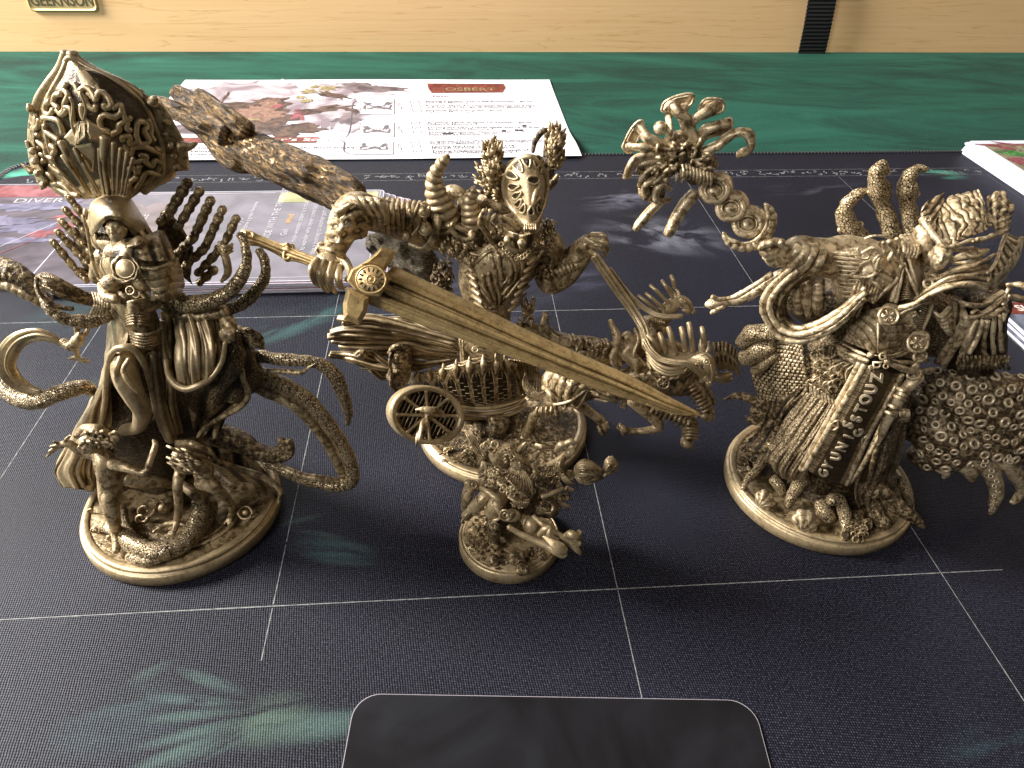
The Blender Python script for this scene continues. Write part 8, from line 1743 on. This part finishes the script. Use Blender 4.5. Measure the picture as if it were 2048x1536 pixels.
A = Acc(); tube(A, [(565, 765, -1.2, 14), (590, 800, -1.25, 20), (650, 825, -1.3, 24), (720, 815, -1.3, 26), (780, 760, -1.3, 26), (805, 690, -1.25, 22), (790, 640, -1.2, 18), (765, 612, -1.15, 8)], seg=16, k=10, fn=lambda s, th: 1+.09*np.sin(s*2*math.pi/.16)); A.build('crescent_guard', M_smooth, fig)
T_('crescent_rim', [(560, 755, -1.35, 9), (600, 790, -1.45, 9), (660, 808, -1.5, 9), (720, 790, -1.5, 9), (765, 740, -1.5, 9), (782, 680, -1.45, 9), (770, 625, -1.35, 7)], seg=8)
# coral head of the staff
T_('coral_core', [(460, 470, -.6, 60), (400, 400, -.6, 80), (350, 330, -.5, 80), (300, 300, -.4, 50)], [(300, 420, -.5, 60), (220, 450, -.5, 60), (200, 540, -.5, 50), (240, 580, -.5, 30)], [(470, 400, -.5, 50), (520, 420, -.4, 30)], mat=M_rough, rough=(.14, 3), seg=24)
BRN = [([(380, 320), (400, 220), (330, 150), (300, 120)], 26), ([(420, 330), (370, 230), (360, 160), (380, 110)], 22), ([(420, 300), (400, 220), (470, 160), (520, 130)], 26), ([(440, 320), (470, 250), (540, 220), (590, 215)], 24), ([(460, 350), (540, 320), (600, 270), (660, 260), (695, 290), (690, 340), (640, 370)], 22), ([(360, 330), (280, 320), (190, 290), (140, 230)], 24),
       ([(350, 350), (240, 340), (150, 330), (90, 330)], 22), ([(340, 370), (230, 370), (140, 380), (100, 420), (85, 475)], 22), ([(470, 380), (440, 320), (470, 280), (560, 260)], 16), ([(330, 400), (240, 400), (160, 420), (150, 460)], 18), ([(300, 450), (230, 430), (170, 470), (150, 520)], 20), ([(280, 500), (240, 480), (180, 520), (180, 580)], 20), ([(300, 540), (260, 520), (220, 560), (240, 600), (290, 590)], 18), ([(280, 300), (300, 240), (290, 180)], 16)]
for P, r in BRN: T_('coral_branch', [(x, y, -.75-.0006*abs(x-380)+(.25 if i > len(P)-2 else 0), r*(1.15 if i == len(P)-1 and r > 22 else 1)) for i, (x, y) in enumerate(P)], seg=14, k=8, fn=ribs(3, .09), rough=(.04, 5))
for P, c0_ in (([(255, 150), (270, 110), (330, 80), (400, 68), (415, 90), (390, 130), (300, 165)], (335, 115)), ([(440, 140), (460, 105), (490, 92), (555, 100), (560, 150), (500, 175), (450, 190)], (500, 140)), ([(62, 330), (100, 250), (140, 205), (165, 210), (150, 270), (110, 350), (80, 355)], (115, 280)), ([(560, 200), (590, 188), (604, 205), (596, 245), (540, 265), (520, 240)], (560, 226))):
    A = Acc(); plate(A, [(x, y, -.5) for x, y in P], 60, .28, top=1.0); tube(A, [(x, y, -.72, 7) for x, y in P+[P[0]]], seg=7, k=4); A.build('coral_cap', M_smooth, fig)
A = Acc(); ball(A, 248, 238, -.75, 34); A.build('pearl', M_smooth, fig)
A = Acc()
for i in range(70):
    x = 360+rnd.uniform(-150, 150); y = 400+rnd.uniform(-90, 90)+(x-360)*-.1; a = rnd.uniform(0, 3.1)
    P = [(x-24*math.cos(a), y-24*math.sin(a), -1.0+.3*rnd.random(), 7), (x+6, y-6, -1.15+.3*rnd.random(), 9), (x+24*math.cos(a), y+24*math.sin(a), -1.0+.3*rnd.random(), 6)]; tube(A, P, seg=7, k=4)
for i in range(9): tube(A, [(360+i*17, 420+i*5, -1.2, 7), (365+i*17, 455+i*6, -1.3, 8), (360+i*17, 480+i*5, -1.15, 6)], seg=7)
A.build('coral_knots', M_smooth, fig)['kind'] = 'stuff'
T_('staff_prong', [(420, 560, -.5, 30), (370, 620, -.6, 32), (320, 700, -.7, 30), (288, 765, -.8, 24)], seg=14, fn=ribs(5, .1)); T_('staff_prong', [(250, 600, -.4, 24), (200, 650, -.5, 26), (150, 710, -.6, 24), (125, 740, -.7, 16)], seg=14, fn=ribs(5, .1))
# ---- sucker-covered tentacle mass
crop(*K6)
A = Acc(); tube(A, [(880, 640, .5, 130), (1020, 680, .35, 140), (1180, 720, .1, 150), (1300, 760, -.1, 140)], seg=30, rough=(.05, 2)); ball(A, 1320, 830, -.35, 170, 190, 130, seg=50, rgh=(.06, 1.5)); ball(A, 1300, 620, -.2, 130, 120, 100, seg=40)
for P in ([(1180, 520, -.2, 60), (1300, 540, -.4, 90), (1450, 560, -.6, 100), (1600, 580, -.6, 100), (1800, 600, -.5, 110)], [(1200, 600, -.2, 70), (1330, 630, -.7, 80), (1460, 700, -1.0, 84), (1600, 740, -1.0, 80), (1800, 720, -.9, 90)],
          [(1170, 680, -.1, 80), (1240, 740, -.6, 90), (1300, 820, -.9, 92), (1400, 880, -1.1, 80), (1500, 900, -1.2, 66), (1620, 920, -1.2, 56), (1800, 960, -1.0, 50)], [(1180, 800, 0, 90), (1230, 880, -.4, 90), (1310, 940, -.7, 76), (1420, 960, -.9, 56), (1500, 940, -1.0, 44)],
          [(1400, 740, -.7, 90), (1520, 800, -1.1, 80), (1650, 850, -1.2, 70), (1800, 900, -1.1, 70)], [(1150, 900, .3, 80), (1200, 960, 0, 60), (1270, 990, -.3, 40)], [(1500, 640, -.9, 60), (1600, 680, -1.0, 66), (1800, 660, -.8, 70)]):
    P = [(x, y, d, r*.84) for x, y, d, r in P]
    tube(A, P, seg=30, k=10, rough=(.03, 2))
M_mass = resin('resin_pale_wash', 'rough', 2.0, amt=.015, tint=(.8, .8, .85)); mass = A.build('tentacle_mass', M_mass, fig, remesh=.05)
T_('tentacle_arm', [(1440, 900, -.9, 60), (1500, 960, -1.1, 50), (1550, 1030, -1.2, 44), (1570, 1110, -1.2, 36), (1555, 1190, -1.2, 26), (1540, 1235, -1.2, 10)], seg=20)
T_('tentacle_arm', [(1560, 900, -.9, 60), (1630, 970, -1.1, 48), (1690, 1060, -1.1, 36), (1700, 1120, -1.1, 26), (1665, 1170, -1.1, 20), (1645, 1175, -1.1, 10)], seg=20)
T_('tentacle_arm', [(1560, 800, -1.0, 70), (1660, 830, -1.1, 60), (1780, 900, -1.1, 46)], seg=20); T_('tentacle_arm', [(1380, 960, -.9, 50), (1430, 1010, -1.0, 40), (1440, 1060, -1.0, 18)], [(1270, 990, -.7, 30), (1300, 1020, -.8, 24), (1290, 1045, -.8, 10)], seg=18)
# suckers: set on the front of the mass where the lens and the lamp see it
dgm = bpy.context.evaluated_depsgraph_get(); me_ = mass.evaluated_get(dgm).to_mesh(); from mathutils.bvhtree import BVHTree
off = Vector(wloc(mass)); bv = BVHTree.FromPolygons([v.co+off for v in me_.vertices], [tuple(p.vertices) for p in me_.polygons])
pts_ = []; tries = 0
while len(pts_) < 150 and tries < 6000:
    tries += 1; x = rnd.uniform(1160, 1790); y = rnd.uniform(480, 1040); r = rnd.uniform(20, 33)
    if any((x-a)**2+(y-b_)**2 < (r+c_+2)**2 for a, b_, c_ in pts_): continue
    rr_ = ray(*full(x, y)); hit = bv.ray_cast(Vector(CP), Vector(nrm(rr_)))
    if hit[0] is None or hit[1].dot(Vector(nrm(-rr_))) < .38: continue
    pts_.append((x, y, r)); n = np.array(hit[1]); p = np.array(hit[0]); s = S(x, y, -.8)*r
    a_ = nrm(np.cross(n, [0, 0, 1.0])); b2 = np.cross(n, a_); A = Acc()
    t = np.linspace(0, 2*math.pi, 14, endpoint=False); tubeW(A, p+n*s*.2+np.cos(t)[:, None]*a_*s*.72+np.sin(t)[:, None]*b2*s*.72, s*.26, seg=8, k=1, closed=True); A.build('sucker', M_light, fig)
for P, n_ in (([(1500, 960), (1550, 1040), (1570, 1110), (1556, 1180), (1542, 1220)], 12), ([(1630, 960), (1640, 940), (1700, 880)], 6)):
    C = cr_spline(np.array(P, float), 8)
    for i in range(n_):
        x, y = C[int(i/(n_-1)*(len(C)-1))]; x += (-1)**i*13*(1-i/n_*.7); r = 19*(1-.6*i/n_); A = Acc(); ring(A, x, y, -1.55+.02*i, r*.75, r*.28, .9, k=12, seg=7); A.build('sucker', M_light, fig)
T_('far_tentacle', [(1440, 60, .5, 30), (1560, 50, .9, 24), (1640, 30, 1.4, 16), (1700, 25, 1.3, 18), (1760, 60, 1.2, 24)], [(1440, 100, .5, 30), (1600, 90, 1.0, 24), (1700, 100, 1.0, 20), (1780, 120, 1, 20)], seg=10)
